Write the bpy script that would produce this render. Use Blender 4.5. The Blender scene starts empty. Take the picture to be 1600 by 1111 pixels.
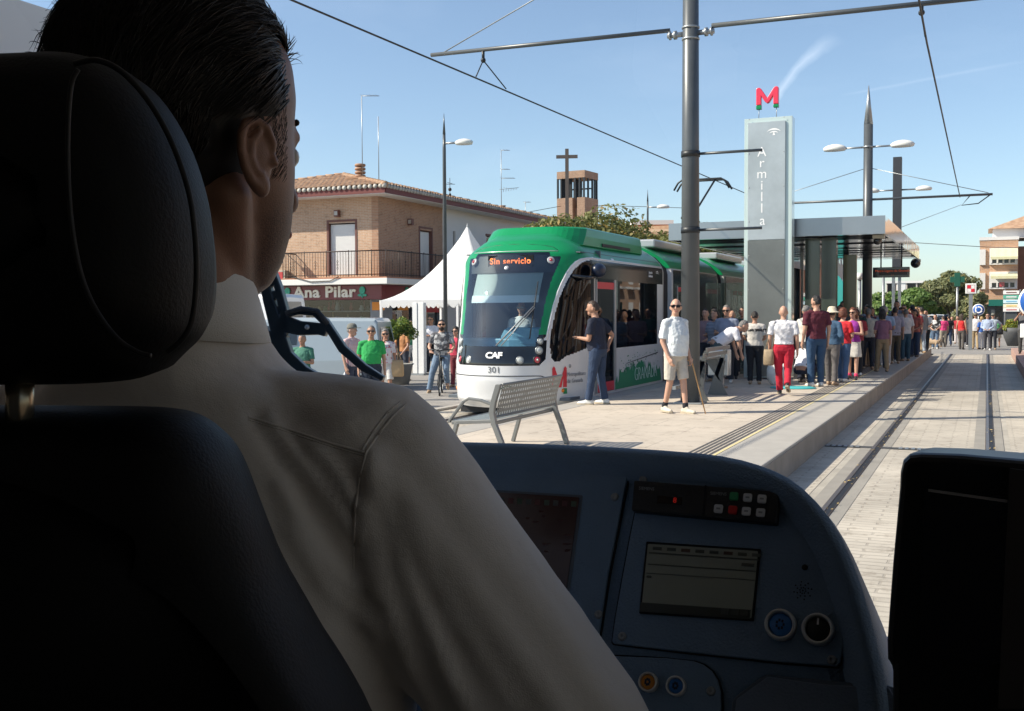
import bpy, bmesh, math, random
from mathutils import Vector, Matrix, noise
SC = bpy.context.scene
R = math.radians
# ---------------------------------------------------------------- camera, sky, sun, exposure
YAW, PITCH, ROLL = R(23.7), R(-2.30), R(0.3)
CAMH = 1.9
FPX = 1690.0
fw = Vector((-math.sin(YAW)*math.cos(PITCH), math.cos(YAW)*math.cos(PITCH), math.sin(PITCH)))
r0 = Vector((math.cos(YAW), math.sin(YAW), 0)); u0 = r0.cross(fw)
rt = r0*math.cos(ROLL)-u0*math.sin(ROLL); up = u0*math.cos(ROLL)+r0*math.sin(ROLL)
CAM = Vector((0, 0, CAMH))
cd = bpy.data.cameras.new('camera'); cam = bpy.data.objects.new('camera', cd); SC.collection.objects.link(cam)
m = Matrix((rt, up, -fw)).transposed().to_4x4(); m.translation = CAM; cam.matrix_world = m
cd.sensor_width = 36; cd.lens = FPX/1600*36; cd.clip_start = .02; cd.clip_end = 3000
SC.camera = cam

def ray(px, py): return fw*FPX+rt*(px-800)-up*(py-555.5)
def on_depth(px, py, d): return CAM+ray(px, py)*(d/FPX)
def on_plane(px, py, p0, n):
    d = ray(px, py); return CAM+d*((p0-CAM).dot(n)/d.dot(n))
def on_y(px, py, Y): d = ray(px, py); return CAM+d*(Y/d.y)
def on_x(px, py, X): d = ray(px, py); return CAM+d*(X/d.x)
def on_z(px, py, z): d = ray(px, py); return CAM+d*((z-CAMH)/d.z)

SUN_EL = R(40)
SDIR = Vector((-.87, -.49, 0)).normalized()
sunv = SDIR*math.cos(SUN_EL)+Vector((0, 0, math.sin(SUN_EL)))
w = bpy.data.worlds.new('World'); SC.world = w; w.use_nodes = True
nt = w.node_tree; nt.nodes.clear()
N = nt.nodes.new; LK = nt.links.new
out = N('ShaderNodeOutputWorld'); bg = N('ShaderNodeBackground'); sky = N('ShaderNodeTexSky')
sky.sky_type = 'NISHITA'; sky.sun_disc = False; sky.sun_elevation = SUN_EL
sky.sun_rotation = math.atan2(sunv.x, sunv.y) % (2*math.pi)
sky.altitude = 600; sky.air_density = 1.0; sky.dust_density = 1.0; sky.ozone_density = 1.5
bg.inputs[1].default_value = SKY_STRENGTH = 0.108
# thin cirrus and one contrail, laid out by direction in the sky
tc = N('ShaderNodeTexCoord'); mp = N('ShaderNodeMapping'); mp.inputs['Scale'].default_value = (1.2, 3.0, 5.0); mp.inputs['Rotation'].default_value = (.2, .3, .5)
nz = N('ShaderNodeTexNoise'); nz.inputs['Scale'].default_value = 2.2; nz.inputs['Detail'].default_value = 7; nz.inputs['Roughness'].default_value = .6
rp = N('ShaderNodeValToRGB'); rp.color_ramp.elements[0].position = .50; rp.color_ramp.elements[1].position = .85
rp.color_ramp.elements[1].color = (.09, .09, .09, 1)
LK(tc.outputs['Generated'], mp.inputs[0]); LK(mp.outputs[0], nz.inputs[0]); LK(nz.outputs[0], rp.inputs[0])

def vm(op, a, b=None):
    n = N('ShaderNodeVectorMath'); n.operation = op
    LK(a, n.inputs[0])
    if b is not None: n.inputs[1].default_value = b
    return n
def mt(op, a, b, c=None):
    n = N('ShaderNodeMath'); n.operation = op
    for i, v in enumerate((a, b, c)):
        if v is None: continue
        if hasattr(v, 'links'): LK(v, n.inputs[i])
        else: n.inputs[i].default_value = v
    return n.outputs[0]
def streak(pa, pb, wa, wb, amp, bend=0):
    a = ray(*pa).normalized(); b = ray(*pb).normalized()
    n = a.cross(b).normalized(); t = (b-a).normalized(); L = (b-a).length
    vv = vm('NORMALIZE', tc.outputs['Generated'])
    dn = vm('DOT_PRODUCT', vv.outputs[0], n).outputs['Value']
    s = vm('SUBTRACT', vv.outputs[0], a); u = mt('DIVIDE', vm('DOT_PRODUCT', s.outputs[0], t).outputs['Value'], L)
    off = mt('MULTIPLY', mt('MULTIPLY', u, mt('SUBTRACT', 1.0, u)), bend)
    nn = N('ShaderNodeTexNoise'); nn.inputs['Scale'].default_value = 60; LK(vv.outputs[0], nn.inputs[0])
    wob = mt('MULTIPLY', mt('SUBTRACT', nn.outputs[0], .5), wb*.8)
    d = mt('ABSOLUTE', mt('ADD', mt('SUBTRACT', dn, off), wob), 0)
    wd = mt('ADD', wa, mt('MULTIPLY', u, wb-wa))
    k = mt('MAXIMUM', mt('SUBTRACT', 1.0, mt('DIVIDE', d, wd)), 0)
    e = mt('MULTIPLY', mt('GREATER_THAN', u, 0.0), mt('LESS_THAN', u, 1.0))
    f = mt('MULTIPLY', mt('MULTIPLY', mt('SMOOTH_MIN', mt('MULTIPLY', u, 8.0), 1.0, .2), mt('SMOOTH_MIN', mt('MULTIPLY', mt('SUBTRACT', 1.0, u), 3.0), 1.0, .2)), e)
    return mt('MULTIPLY', mt('MULTIPLY', k, f), amp)
s1 = streak((1205, 172), (1312, 55), .003, .009, .26, -.03)
s2 = streak((1310, 150), (1640, 88), .0016, .0022, .07)
tot = mt('ADD', mt('ADD', s1, s2), rp.outputs[0])
mx = N('ShaderNodeMix'); mx.data_type = 'RGBA'; mx.inputs[7].default_value = (7.6, 8.2, 9.0, 1)
hs = N('ShaderNodeHueSaturation'); hs.inputs['Saturation'].default_value = .90
LK(sky.outputs[0], hs.inputs['Color'])
ml = N('ShaderNodeMix'); ml.data_type = 'RGBA'; ml.blend_type = 'MULTIPLY'; ml.inputs[0].default_value = 1; ml.inputs[7].default_value = (.90, .96, 1.0, 1); LK(hs.outputs[0], ml.inputs[6])
LK(tot, mx.inputs[0]); LK(ml.outputs[2], mx.inputs[6]); LK(mx.outputs[2], bg.inputs[0]); LK(bg.outputs[0], out.inputs[0])
sl = bpy.data.lights.new('sun', 'SUN'); sl.energy = 4.7; sl.angle = R(.5); sl.color = (1, .90, .755)
so = bpy.data.objects.new('sun', sl); SC.collection.objects.link(so)
so.rotation_mode = 'QUATERNION'; so.rotation_quaternion = sunv.to_track_quat('Z', 'Y'); so.location = (-30, -20, 40)
SC.view_settings.view_transform = 'Standard'; SC.view_settings.look = 'None'; SC.view_settings.exposure = 0.72
SC.render.engine = 'CYCLES'; SC.cycles.use_denoising = True
SC.cycles.max_bounces = 10; SC.cycles.transparent_max_bounces = 16; SC.cycles.sample_clamp_indirect = 6
# ---------------------------------------------------------------- materials
def mat(name, col, rough=.6, metal=0, var=0, vs=3, bump=0, bs=40, spec=.5, emit=None, es=1, stretch=(1, 1, 1), trans=0, coat=0, col2=None, coords='Object', dirt=0):
    """principled material; var mixes towards col2 (or a darker col) by noise, bump adds grain"""
    M = bpy.data.materials.get(name)
    if M: return M
    M = bpy.data.materials.new(name); M.use_nodes = True
    t = M.node_tree; p = t.nodes['Principled BSDF']
    p.inputs['Base Color'].default_value = (*col, 1); p.inputs['Roughness'].default_value = rough
    p.inputs['Metallic'].default_value = metal; p.inputs['Specular IOR Level'].default_value = spec
    if coat: p.inputs['Coat Weight'].default_value = coat; p.inputs['Coat Roughness'].default_value = .08
    if trans: p.inputs['Transmission Weight'].default_value = trans
    if emit: p.inputs['Emission Color'].default_value = (*emit, 1); p.inputs['Emission Strength'].default_value = es
    if var or bump:
        c = t.nodes.new('ShaderNodeTexCoord'); mp = t.nodes.new('ShaderNodeMapping'); mp.inputs['Scale'].default_value = stretch
        t.links.new(c.outputs[coords], mp.inputs[0])
    if var:
        n = t.nodes.new('ShaderNodeTexNoise'); n.inputs['Scale'].default_value = vs; n.inputs['Detail'].default_value = 6; n.inputs['Roughness'].default_value = .62
        t.links.new(mp.outputs[0], n.inputs[0])
        x = t.nodes.new('ShaderNodeMix'); x.data_type = 'RGBA'
        c2 = col2 or tuple(v*(1-var) for v in col)
        rr = t.nodes.new('ShaderNodeValToRGB'); rr.color_ramp.elements[0].position = .32; rr.color_ramp.elements[1].position = .68
        t.links.new(n.outputs[0], rr.inputs[0]); t.links.new(rr.outputs[0], x.inputs[0])
        x.inputs[6].default_value = (*c2, 1); x.inputs[7].default_value = (*col, 1)
        t.links.new(x.outputs[2], p.inputs['Base Color'])
    if bump:
        n = t.nodes.new('ShaderNodeTexNoise'); n.inputs['Scale'].default_value = bs; n.inputs['Detail'].default_value = 4
        t.links.new(mp.outputs[0], n.inputs[0])
        b = t.nodes.new('ShaderNodeBump'); b.inputs['Strength'].default_value = bump; b.inputs['Distance'].default_value = .02
        t.links.new(n.outputs[0], b.inputs['Height']); t.links.new(b.outputs[0], p.inputs['Normal'])
    return M
def glass(name, tint=(.9, .95, .95), gloss=.5, rough=.0, ior=1.45):
    """thin window pane: light passes tinted, the sky reflects by Fresnel"""
    M = bpy.data.materials.get(name)
    if M: return M
    M = bpy.data.materials.new(name); M.use_nodes = True; t = M.node_tree; t.nodes.clear()
    o = t.nodes.new('ShaderNodeOutputMaterial'); a = t.nodes.new('ShaderNodeBsdfTransparent'); a.inputs[0].default_value = (*tint, 1)
    g = t.nodes.new('ShaderNodeBsdfGlossy'); g.inputs['Roughness'].default_value = rough; g.inputs[0].default_value = (.95, .97, 1, 1)
    f = t.nodes.new('ShaderNodeFresnel'); f.inputs[0].default_value = ior
    k = t.nodes.new('ShaderNodeMath'); k.operation = 'MULTIPLY_ADD'; k.inputs[1].default_value = 1.0; k.inputs[2].default_value = gloss
    x = t.nodes.new('ShaderNodeMixShader')
    t.links.new(f.outputs[0], k.inputs[0]); t.links.new(k.outputs[0], x.inputs[0]); t.links.new(a.outputs[0], x.inputs[1]); t.links.new(g.outputs[0], x.inputs[2]); t.links.new(x.outputs[0], o.inputs[0])
    return M
def brick_mat(name, c1, c2, mortar, scale=1.0, axis='X', bw=.24, bh=.065, offset=.5, ms=.012, bump=.3, var=.25, rough=.85):
    """coursed brick / pavers in object coordinates; axis picks the wall's own horizontal"""
    M = bpy.data.materials.get(name)
    if M: return M
    M = bpy.data.materials.new(name); M.use_nodes = True; t = M.node_tree; p = t.nodes['Principled BSDF']; p.inputs['Roughness'].default_value = rough
    c = t.nodes.new('ShaderNodeTexCoord'); s = t.nodes.new('ShaderNodeSeparateXYZ'); q = t.nodes.new('ShaderNodeCombineXYZ')
    t.links.new(c.outputs['Object'], s.inputs[0])
    h, v = {'X': (0, 2), 'Y': (1, 2), 'G': (0, 1), 'H': (1, 0)}[axis]
    t.links.new(s.outputs[h], q.inputs[0]); t.links.new(s.outputs[v], q.inputs[1])
    b = t.nodes.new('ShaderNodeTexBrick'); b.inputs['Scale'].default_value = 1; b.inputs['Brick Width'].default_value = bw; b.inputs['Row Height'].default_value = bh
    b.inputs['Mortar Size'].default_value = ms; b.inputs['Color1'].default_value = (*c1, 1); b.inputs['Color2'].default_value = (*c2, 1); b.inputs['Mortar'].default_value = (*mortar, 1)
    b.offset = offset; b.inputs['Mortar Smooth'].default_value = .2
    t.links.new(q.outputs[0], b.inputs[0])
    n = t.nodes.new('ShaderNodeTexNoise'); n.inputs['Scale'].default_value = .7; n.inputs['Detail'].default_value = 8; t.links.new(c.outputs['Object'], n.inputs[0])
    x = t.nodes.new('ShaderNodeMix'); x.data_type = 'RGBA'; x.blend_type = 'MULTIPLY'; x.inputs[0].default_value = 1
    rr = t.nodes.new('ShaderNodeValToRGB'); rr.color_ramp.elements[0].position = .3; rr.color_ramp.elements[1].position = .7
    rr.color_ramp.elements[0].color = (1-var, 1-var, 1-var, 1)
    t.links.new(n.outputs[0], rr.inputs[0]); t.links.new(b.outputs[0], x.inputs[6]); t.links.new(rr.outputs[0], x.inputs[7])
    n2 = t.nodes.new('ShaderNodeTexNoise'); n2.inputs['Scale'].default_value = 5; n2.inputs['Detail'].default_value = 5; n2.inputs['Roughness'].default_value = .75; t.links.new(c.outputs['Object'], n2.inputs[0])
    r2 = t.nodes.new('ShaderNodeValToRGB'); r2.color_ramp.elements[0].position = .34; r2.color_ramp.elements[1].position = .47; r2.color_ramp.elements[0].color = (.72, .70, .68, 1)
    x2 = t.nodes.new('ShaderNodeMix'); x2.data_type = 'RGBA'; x2.blend_type = 'MULTIPLY'; x2.inputs[0].default_value = 1
    t.links.new(n2.outputs[0], r2.inputs[0]); t.links.new(x.outputs[2], x2.inputs[6]); t.links.new(r2.outputs[0], x2.inputs[7]); t.links.new(x2.outputs[2], p.inputs['Base Color'])
    u = t.nodes.new('ShaderNodeBump'); u.inputs['Strength'].default_value = bump; u.inputs['Distance'].default_value = .01; u.invert = True
    t.links.new(b.outputs['Fac'], u.inputs['Height']); t.links.new(u.outputs[0], p.inputs['Normal'])
    return M
def pattern(name, c1, c2, kind='check', sc=20, rough=.85, c3=None):
    """cloth patterns in object space: check, stripe, floral, blotch"""
    M = bpy.data.materials.get(name)
    if M: return M
    M = bpy.data.materials.new(name); M.use_nodes = True; t = M.node_tree; p = t.nodes['Principled BSDF']; p.inputs['Roughness'].default_value = rough
    c = t.nodes.new('ShaderNodeTexCoord')
    x = t.nodes.new('ShaderNodeMix'); x.data_type = 'RGBA'; x.inputs[6].default_value = (*c1, 1); x.inputs[7].default_value = (*c2, 1)
    if kind == 'band':
        s = t.nodes.new('ShaderNodeSeparateXYZ'); t.links.new(c.outputs['Object'], s.inputs[0])
        m1 = t.nodes.new('ShaderNodeMath'); m1.operation = 'COMPARE'; m1.inputs[1].default_value = 1.30; m1.inputs[2].default_value = .035; t.links.new(s.outputs[2], m1.inputs[0])
        v = t.nodes.new('ShaderNodeTexNoise'); v.inputs['Scale'].default_value = sc; t.links.new(c.outputs['Object'], v.inputs[0])
        m2 = t.nodes.new('ShaderNodeMath'); m2.operation = 'GREATER_THAN'; m2.inputs[1].default_value = .42; t.links.new(v.outputs[0], m2.inputs[0])
        m3 = t.nodes.new('ShaderNodeMath'); m3.operation = 'MULTIPLY'; t.links.new(m1.outputs[0], m3.inputs[0]); t.links.new(m2.outputs[0], m3.inputs[1]); f = m3.outputs[0]
    elif kind in ('check', 'stripe', 'vstripe'):
        def wave(d):
            v = t.nodes.new('ShaderNodeTexWave'); v.bands_direction = d; v.inputs['Scale'].default_value = sc; v.wave_profile = 'SIN'; t.links.new(c.outputs['Object'], v.inputs[0])
            k = t.nodes.new('ShaderNodeMath'); k.operation = 'GREATER_THAN'; k.inputs[1].default_value = .62; t.links.new(v.outputs['Fac'], k.inputs[0]); return k.outputs[0]
        if kind == 'check':
            k = t.nodes.new('ShaderNodeMath'); k.operation = 'ADD'; t.links.new(wave('X'), k.inputs[0]); t.links.new(wave('Z'), k.inputs[1])
            k2 = t.nodes.new('ShaderNodeMath'); k2.operation = 'MULTIPLY'; k2.inputs[1].default_value = .5; t.links.new(k.outputs[0], k2.inputs[0]); f = k2.outputs[0]
        else: f = wave('Z' if kind == 'stripe' else 'X')
    else:
        v = t.nodes.new('ShaderNodeTexNoise'); v.inputs['Scale'].default_value = sc; v.inputs['Detail'].default_value = 2; t.links.new(c.outputs['Object'], v.inputs[0])
        rr = t.nodes.new('ShaderNodeValToRGB'); a = .56 if kind == 'floral' else .48
        rr.color_ramp.elements[0].position = a; rr.color_ramp.elements[1].position = a+.05; t.links.new(v.outputs[0], rr.inputs[0]); f = rr.outputs[0]
    t.links.new(f, x.inputs[0]); t.links.new(x.outputs[2], p.inputs['Base Color'])
    return M
# ---------------------------------------------------------------- mesh building
COL = SC.collection
class MB:
    def __init__(s): s.v = []; s.f = []; s.mi = []; s.sm = []
    def add(s, vs, fs, mi=0, smooth=False):
        k = len(s.v); s.v += [tuple(p) for p in vs]
        for f in fs: s.f.append(tuple(i+k for i in f)); s.mi.append(mi); s.sm.append(smooth)
        return s
    def box(s, a, b, mi=0, M=None, taper=None):
        x0, y0, z0 = [min(a[i], b[i]) for i in range(3)]; x1, y1, z1 = [max(a[i], b[i]) for i in range(3)]
        vs = [Vector(p) for p in ((x0, y0, z0), (x1, y0, z0), (x1, y1, z0), (x0, y1, z0), (x0, y0, z1), (x1, y0, z1), (x1, y1, z1), (x0, y1, z1))]
        if taper:
            cx, cy = (x0+x1)/2, (y0+y1)/2
            for i in (4, 5, 6, 7): vs[i].x = cx+(vs[i].x-cx)*taper[0]; vs[i].y = cy+(vs[i].y-cy)*taper[1]
        if M: vs = [M @ p for p in vs]
        return s.add(vs, [(3, 2, 1, 0), (4, 5, 6, 7), (0, 1, 5, 4), (1, 2, 6, 5), (2, 3, 7, 6), (3, 0, 4, 7)], mi)
    def ring_loft(s, rings, mi=0, smooth=True, cap=True, closed=True):
        n = len(rings[0]); k = len(s.v)
        vs = [p for r in rings for p in r]; fs = []
        for i in range(len(rings)-1):
            for j in range(n if closed else n-1):
                a = i*n+j; b = i*n+(j+1) % n; fs.append((a, b, b+n, a+n))
        if cap and closed: fs.append(tuple(range(n-1, -1, -1))); fs.append(tuple(range((len(rings)-1)*n, len(rings)*n)))
        return s.add(vs, fs, mi, smooth)
    def tube(s, pts, r, n=8, mi=0, smooth=True, cap=True):
        pts = [Vector(p) for p in pts]; rs = r if isinstance(r, (list, tuple)) else [r]*len(pts)
        rings = []; prev = None
        for i, p in enumerate(pts):
            d = (pts[min(i+1, len(pts)-1)]-pts[max(i-1, 0)])
            if d.length < 1e-9: d = Vector((0, 0, 1))
            d.normalize()
            if prev is None:
                a = Vector((0, 0, 1)) if abs(d.z) < .9 else Vector((1, 0, 0)); a = (a-d*a.dot(d)).normalized()
            else:
                a = prev-d*prev.dot(d); a = a.normalized() if a.length > 1e-6 else d.orthogonal().normalized()
            prev = a; b = d.cross(a)
            rings.append([p+(a*math.cos(2*math.pi*j/n)+b*math.sin(2*math.pi*j/n))*rs[i] for j in range(n)])
        return s.ring_loft(rings, mi, smooth, cap)
    def lathe(s, prof, c=(0, 0, 0), n=16, mi=0, smooth=True, M=None, cap=True):
        rings = [[Vector((c[0]+r*math.cos(2*math.pi*j/n), c[1]+r*math.sin(2*math.pi*j/n), c[2]+z)) for j in range(n)] for r, z in prof]
        if M: rings = [[M @ p for p in r] for r in rings]
        return s.ring_loft(rings, mi, smooth, cap)
    def ell(s, c, r, nu=14, nv=9, mi=0, M=None, f=None):
        c = Vector(c); rings = []
        for i in range(nv+1):
            ph = -math.pi/2+math.pi*i/nv; ph = max(-math.pi/2+.03, min(math.pi/2-.03, ph))
            ring = []
            for j in range(nu):
                th = 2*math.pi*j/nu; d = Vector((math.cos(ph)*math.cos(th), math.cos(ph)*math.sin(th), math.sin(ph)))
                k = f(d) if f else 1
                p = Vector((d.x*r[0]*k, d.y*r[1]*k, d.z*r[2]*k))
                ring.append(c+(M @ p if M else p))
            rings.append(ring)
        return s.ring_loft(rings, mi, True)
    def prism(s, poly, a, b, mi=0, M=None):
        """poly of (u, v) pairs; a/b: functions or offsets along the third axis (y); poly lies in xz"""
        n = len(poly); vs = [Vector((u, a, v)) for u, v in poly]+[Vector((u, b, v)) for u, v in poly]
        if M: vs = [M @ p for p in vs]
        fs = [tuple(range(n-1, -1, -1)), tuple(range(n, 2*n))]+[(i, (i+1) % n, (i+1) % n+n, i+n) for i in range(n)]
        return s.add(vs, fs, mi)
    def build(s, name, mats, parent=None, bevel=0, seg=2, fix=False):
        me = bpy.data.meshes.new(name); me.from_pydata(s.v, [], s.f)
        if not isinstance(mats, (list, tuple)): mats = [mats]
        for x in mats: me.materials.append(x)
        me.polygons.foreach_set('material_index', s.mi); me.polygons.foreach_set('use_smooth', s.sm)
        if fix:
            bm = bmesh.new(); bm.from_mesh(me); bmesh.ops.recalc_face_normals(bm, faces=bm.faces); bm.to_mesh(me); bm.free()
        me.update()
        o = bpy.data.objects.new(name, me); COL.objects.link(o)
        if parent is not None:
            o.parent = parent
            if parent.type != 'EMPTY' or True: pass
        if bevel:
            b = o.modifiers.new('bevel', 'BEVEL'); b.width = bevel; b.segments = seg; b.limit_method = 'ANGLE'; b.angle_limit = R(40)
            b.harden_normals = False
        return o
def tag(o, label, cat, group=None, kind=None):
    if label: o['label'] = label
    if cat: o['category'] = cat
    if group: o['group'] = group
    if kind: o['kind'] = kind
    return o
def thing(name, label, cat, loc=(0, 0, 0), rz=0, group=None, kind=None, s=1):
    o = bpy.data.objects.new(name, None); COL.objects.link(o); o.empty_display_size = .2
    o.location = loc; o.rotation_euler = (0, 0, rz); o.scale = (s, s, s)
    return tag(o, label, cat, group, kind)
def structure(o): o['kind'] = 'structure'; return o
def wparent(o, p):
    """parent while keeping world coordinates of the mesh (things built in world space)"""
    o.parent = p; o.matrix_parent_inverse = Matrix.LocRotScale(p.location, p.rotation_euler, p.scale).inverted(); return o
def dup(o, parent=None, **kw):
    c = o.copy(); COL.objects.link(c)
    if parent is not None: c.parent = parent
    for ch in list(o.children): dup(ch, c)
    for k, v in kw.items(): c[k] = v
    return c
PENDING = []   # meshes whose modifiers are baked once at the end
def remesh(o, vox, smooth=4, disp=0, dsz=.2, dec=0):
    r_ = o.modifiers.new('r', 'REMESH'); r_.mode = 'VOXEL'; r_.voxel_size = vox; r_.use_smooth_shade = True
    if smooth: s_ = o.modifiers.new('s', 'SMOOTH'); s_.factor = .5; s_.iterations = smooth
    if disp:
        t = bpy.data.textures.new('folds', 'CLOUDS'); t.noise_scale = dsz; t.noise_depth = 2
        d = o.modifiers.new('d', 'DISPLACE'); d.texture = t; d.strength = disp; d.mid_level = .5; d.texture_coords = 'LOCAL'
    PENDING.append(o); return o
def text(name, body, size, m, parent, loc, rot, ext=.004, offset=0, align='CENTER', spacing=1, shear=0, sx=1):
    c = bpy.data.curves.new(name, 'FONT'); c.body = body; c.size = size; c.extrude = ext; c.align_x = align; c.align_y = 'CENTER'
    c.offset = offset; c.space_character = spacing; c.resolution_u = 3; c.shear = shear
    o = bpy.data.objects.new(name, c); COL.objects.link(o); c.materials.append(m)
    o.location = loc; o.rotation_euler = rot; o.scale = (sx, 1, 1)
    o.parent = parent
    TEXTS.append(o); return o
TEXTS = []
def flush():
    """bake text curves and modifier stacks into plain meshes, once"""
    bpy.context.view_layer.update(); dg = bpy.context.evaluated_depsgraph_get()
    done = []
    for o in PENDING: done.append((o, bpy.data.meshes.new_from_object(o.evaluated_get(dg))))
    tx = [(o, bpy.data.meshes.new_from_object(o.evaluated_get(dg))) for o in TEXTS]
    for o, me in done: o.modifiers.clear(); o.data = me
    for o, me in tx:
        n = bpy.data.objects.new('tmp', me); COL.objects.link(n); n.parent = o.parent; n.location = o.location; n.rotation_euler = o.rotation_euler; n.scale = o.scale
        n.matrix_parent_inverse = o.matrix_parent_inverse.copy()
        for k in o.keys():
            if k in ('label', 'category', 'group', 'kind'): n[k] = o[k]
        nm = o.name; bpy.data.objects.remove(o); n.name = nm
        for p_ in me.polygons: p_.use_smooth = False
    PENDING.clear(); TEXTS.clear()
rnd = random.Random(7)
# ---------------------------------------------------------------- shared materials
ZP = .33
m_steel = mat('brushed_steel', (.50, .51, .52), .32, .9, bump=.05, bs=200)
m_greymetal = mat('painted_grey_metal', (.10, .115, .125), .42, .3, var=.2, vs=2)
m_polegrey = mat('pole_paint', (.095, .105, .112), .38, .2, var=.25, vs=1.5)
m_darkmetal = mat('dark_metal', (.03, .033, .036), .45, .4)
m_black = mat('black_rubber', (.012, .012, .013), .6)
m_white = mat('white_paint', (.78, .78, .77), .4, var=.08, vs=2)
m_galv = mat('galvanised', (.36, .38, .39), .4, .7, var=.15, vs=3)
m_wire = mat('wire_metal', (.05, .05, .05), .5, .5)
m_green = mat('green_paint', (.006, .25, .085), .28, 0, spec=.35, coat=.15, var=.12, vs=1.5)
m_red = mat('red_paint', (.62, .02, .04), .35)
# ---------------------------------------------------------------- ground
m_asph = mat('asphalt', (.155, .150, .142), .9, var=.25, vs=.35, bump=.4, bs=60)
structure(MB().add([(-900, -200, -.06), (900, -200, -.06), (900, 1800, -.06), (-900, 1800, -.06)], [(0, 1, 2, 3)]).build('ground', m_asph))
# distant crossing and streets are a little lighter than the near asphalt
m_plaza = brick_mat('plaza_paving', (.33, .31, .285), (.28, .265, .245), (.17, .16, .15), axis='G', bw=.6, bh=.4, ms=.008, bump=.12, var=.22)
structure(MB().box((-60, 4, -.055), (-9.62, 75, 0)).build('plaza', m_plaza))
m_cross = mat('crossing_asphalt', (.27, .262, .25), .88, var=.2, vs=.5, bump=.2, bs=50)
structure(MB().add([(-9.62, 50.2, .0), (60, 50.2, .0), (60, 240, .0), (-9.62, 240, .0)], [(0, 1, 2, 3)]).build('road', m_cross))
for k, xx in enumerate((-7.2, -5.9, -4.6, -3.3)): pass
def cobbles(name, c1, c2, mo, bw, bh):
    """rough split stone setts: brick layout warped by noise with a strong bump"""
    M = brick_mat(name, c1, c2, mo, axis='G', bw=bw, bh=bh, ms=.012, bump=.8, var=.3, rough=.9)
    t = M.node_tree; b = [n for n in t.nodes if n.type == 'TEX_BRICK'][0]; src = b.inputs[0].links[0].from_socket
    n = t.nodes.new('ShaderNodeTexNoise'); n.inputs['Scale'].default_value = 3.5; n.inputs['Detail'].default_value = 3
    c = [q for q in t.nodes if q.type == 'TEX_COORD'][0]; t.links.new(c.outputs['Object'], n.inputs[0])
    s = t.nodes.new('ShaderNodeVectorMath'); s.operation = 'MULTIPLY_ADD'; s.inputs[1].default_value = (.05, .05, 0)
    t.links.new(n.outputs['Color'], s.inputs[0]); t.links.new(src, s.inputs[2]); t.links.new(s.outputs[0], b.inputs[0])
    return M
m_sett = cobbles('track_setts', (.55, .50, .42), (.48, .435, .365), (.41, .37, .31), .42, .115)
m_slab = mat('track_slab', (.44, .405, .345), .85, var=.3, vs=2.2, bump=.3, bs=30)
m_band = mat('rail_band', (.30, .28, .245), .85, var=.2, vs=2, bump=.2, bs=60)
m_rail = mat('rail_steel', (.10, .075, .06), .6, .3, var=.4, vs=6, stretch=(1, .1, 1))
m_railtop = mat('rail_top', (.20, .17, .15), .4, .7)
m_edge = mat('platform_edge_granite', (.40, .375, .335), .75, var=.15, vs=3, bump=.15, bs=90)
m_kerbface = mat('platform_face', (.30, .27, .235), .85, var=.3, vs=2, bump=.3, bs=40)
# our track
XT = -.66
structure(MB().box((-2.07, -3, -.05), (.94, 50.2, 0)).build('track_bed', m_slab))
sb = MB()
for x0, x1 in ((-1.22, -.12), (-2.07, -1.66), (.32, .94)):
    sb.add([(x0, -3, .004), (x1, -3, .004), (x1, 49.8, .004), (x0, 49.8, .004)], [(0, 1, 2, 3)])
structure(sb.build('track_paving', m_sett))
def rails(xa, xb, y0, y1):
    bn = MB()
    for x in (xa, xb):
        bn.add([(x-.20, y0, .008), (x+.18, y0, .008), (x+.18, y1, .008), (x-.20, y1, .008)], [(0, 1, 2, 3)])
    structure(bn.build('rail_band', m_band))
    for x in (xa, xb):
        r_ = MB().box((x-.055, y0, .004), (x+.06, y1, .016)).build('rail', m_rail); structure(r_)
        t_ = MB().box((x-.045, y0, .012), (x-.005, y1, .024)).build('rail_head', m_railtop, r_)
        g_ = MB().box((x+.005, y0, .012), (x+.05, y1, .0175)).build('rail_groove', m_black, r_)
rails(-1.37, .055, -3, 49.8)
# drain grating across the track
dg_ = MB().box((-2.05, 15.50, .006), (.93, 15.68, .014)); structure(dg_.build('drain_channel', mat('drain_dark', (.05, .05, .05), .7)))
gr = MB()
x = -2.04
while x < .92:
    if not (-1.6 < x < -1.14 or -.17 < x < .29): gr.box((x, 15.51, .014), (x+.045, 15.67, .020))
    x += .08
structure(gr.build('drain_grating', m_galv))
# leaves caught along the rails
lv = MB()
for i in range(300):
    xx = rnd.choice((-1.37, .055))+rnd.gauss(.03, .035); yy = 6+rnd.random()**1.5*26; a = rnd.random()*6.28; s_ = rnd.uniform(.012, .028)
    p = [Vector((xx+math.cos(a+k*1.57)*s_*(1 if k % 2 else .5), yy+math.sin(a+k*1.57)*s_*(1 if k % 2 else .5), .027+rnd.random()*.012)) for k in range(4)]
    lv.add(p, [(0, 1, 2, 3)])
tag(lv.build('fallen_leaves', mat('dry_leaf', (.50, .36, .14), .8)), 'dry yellow leaves caught in the rail grooves', 'leaves', kind='stuff')
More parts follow.
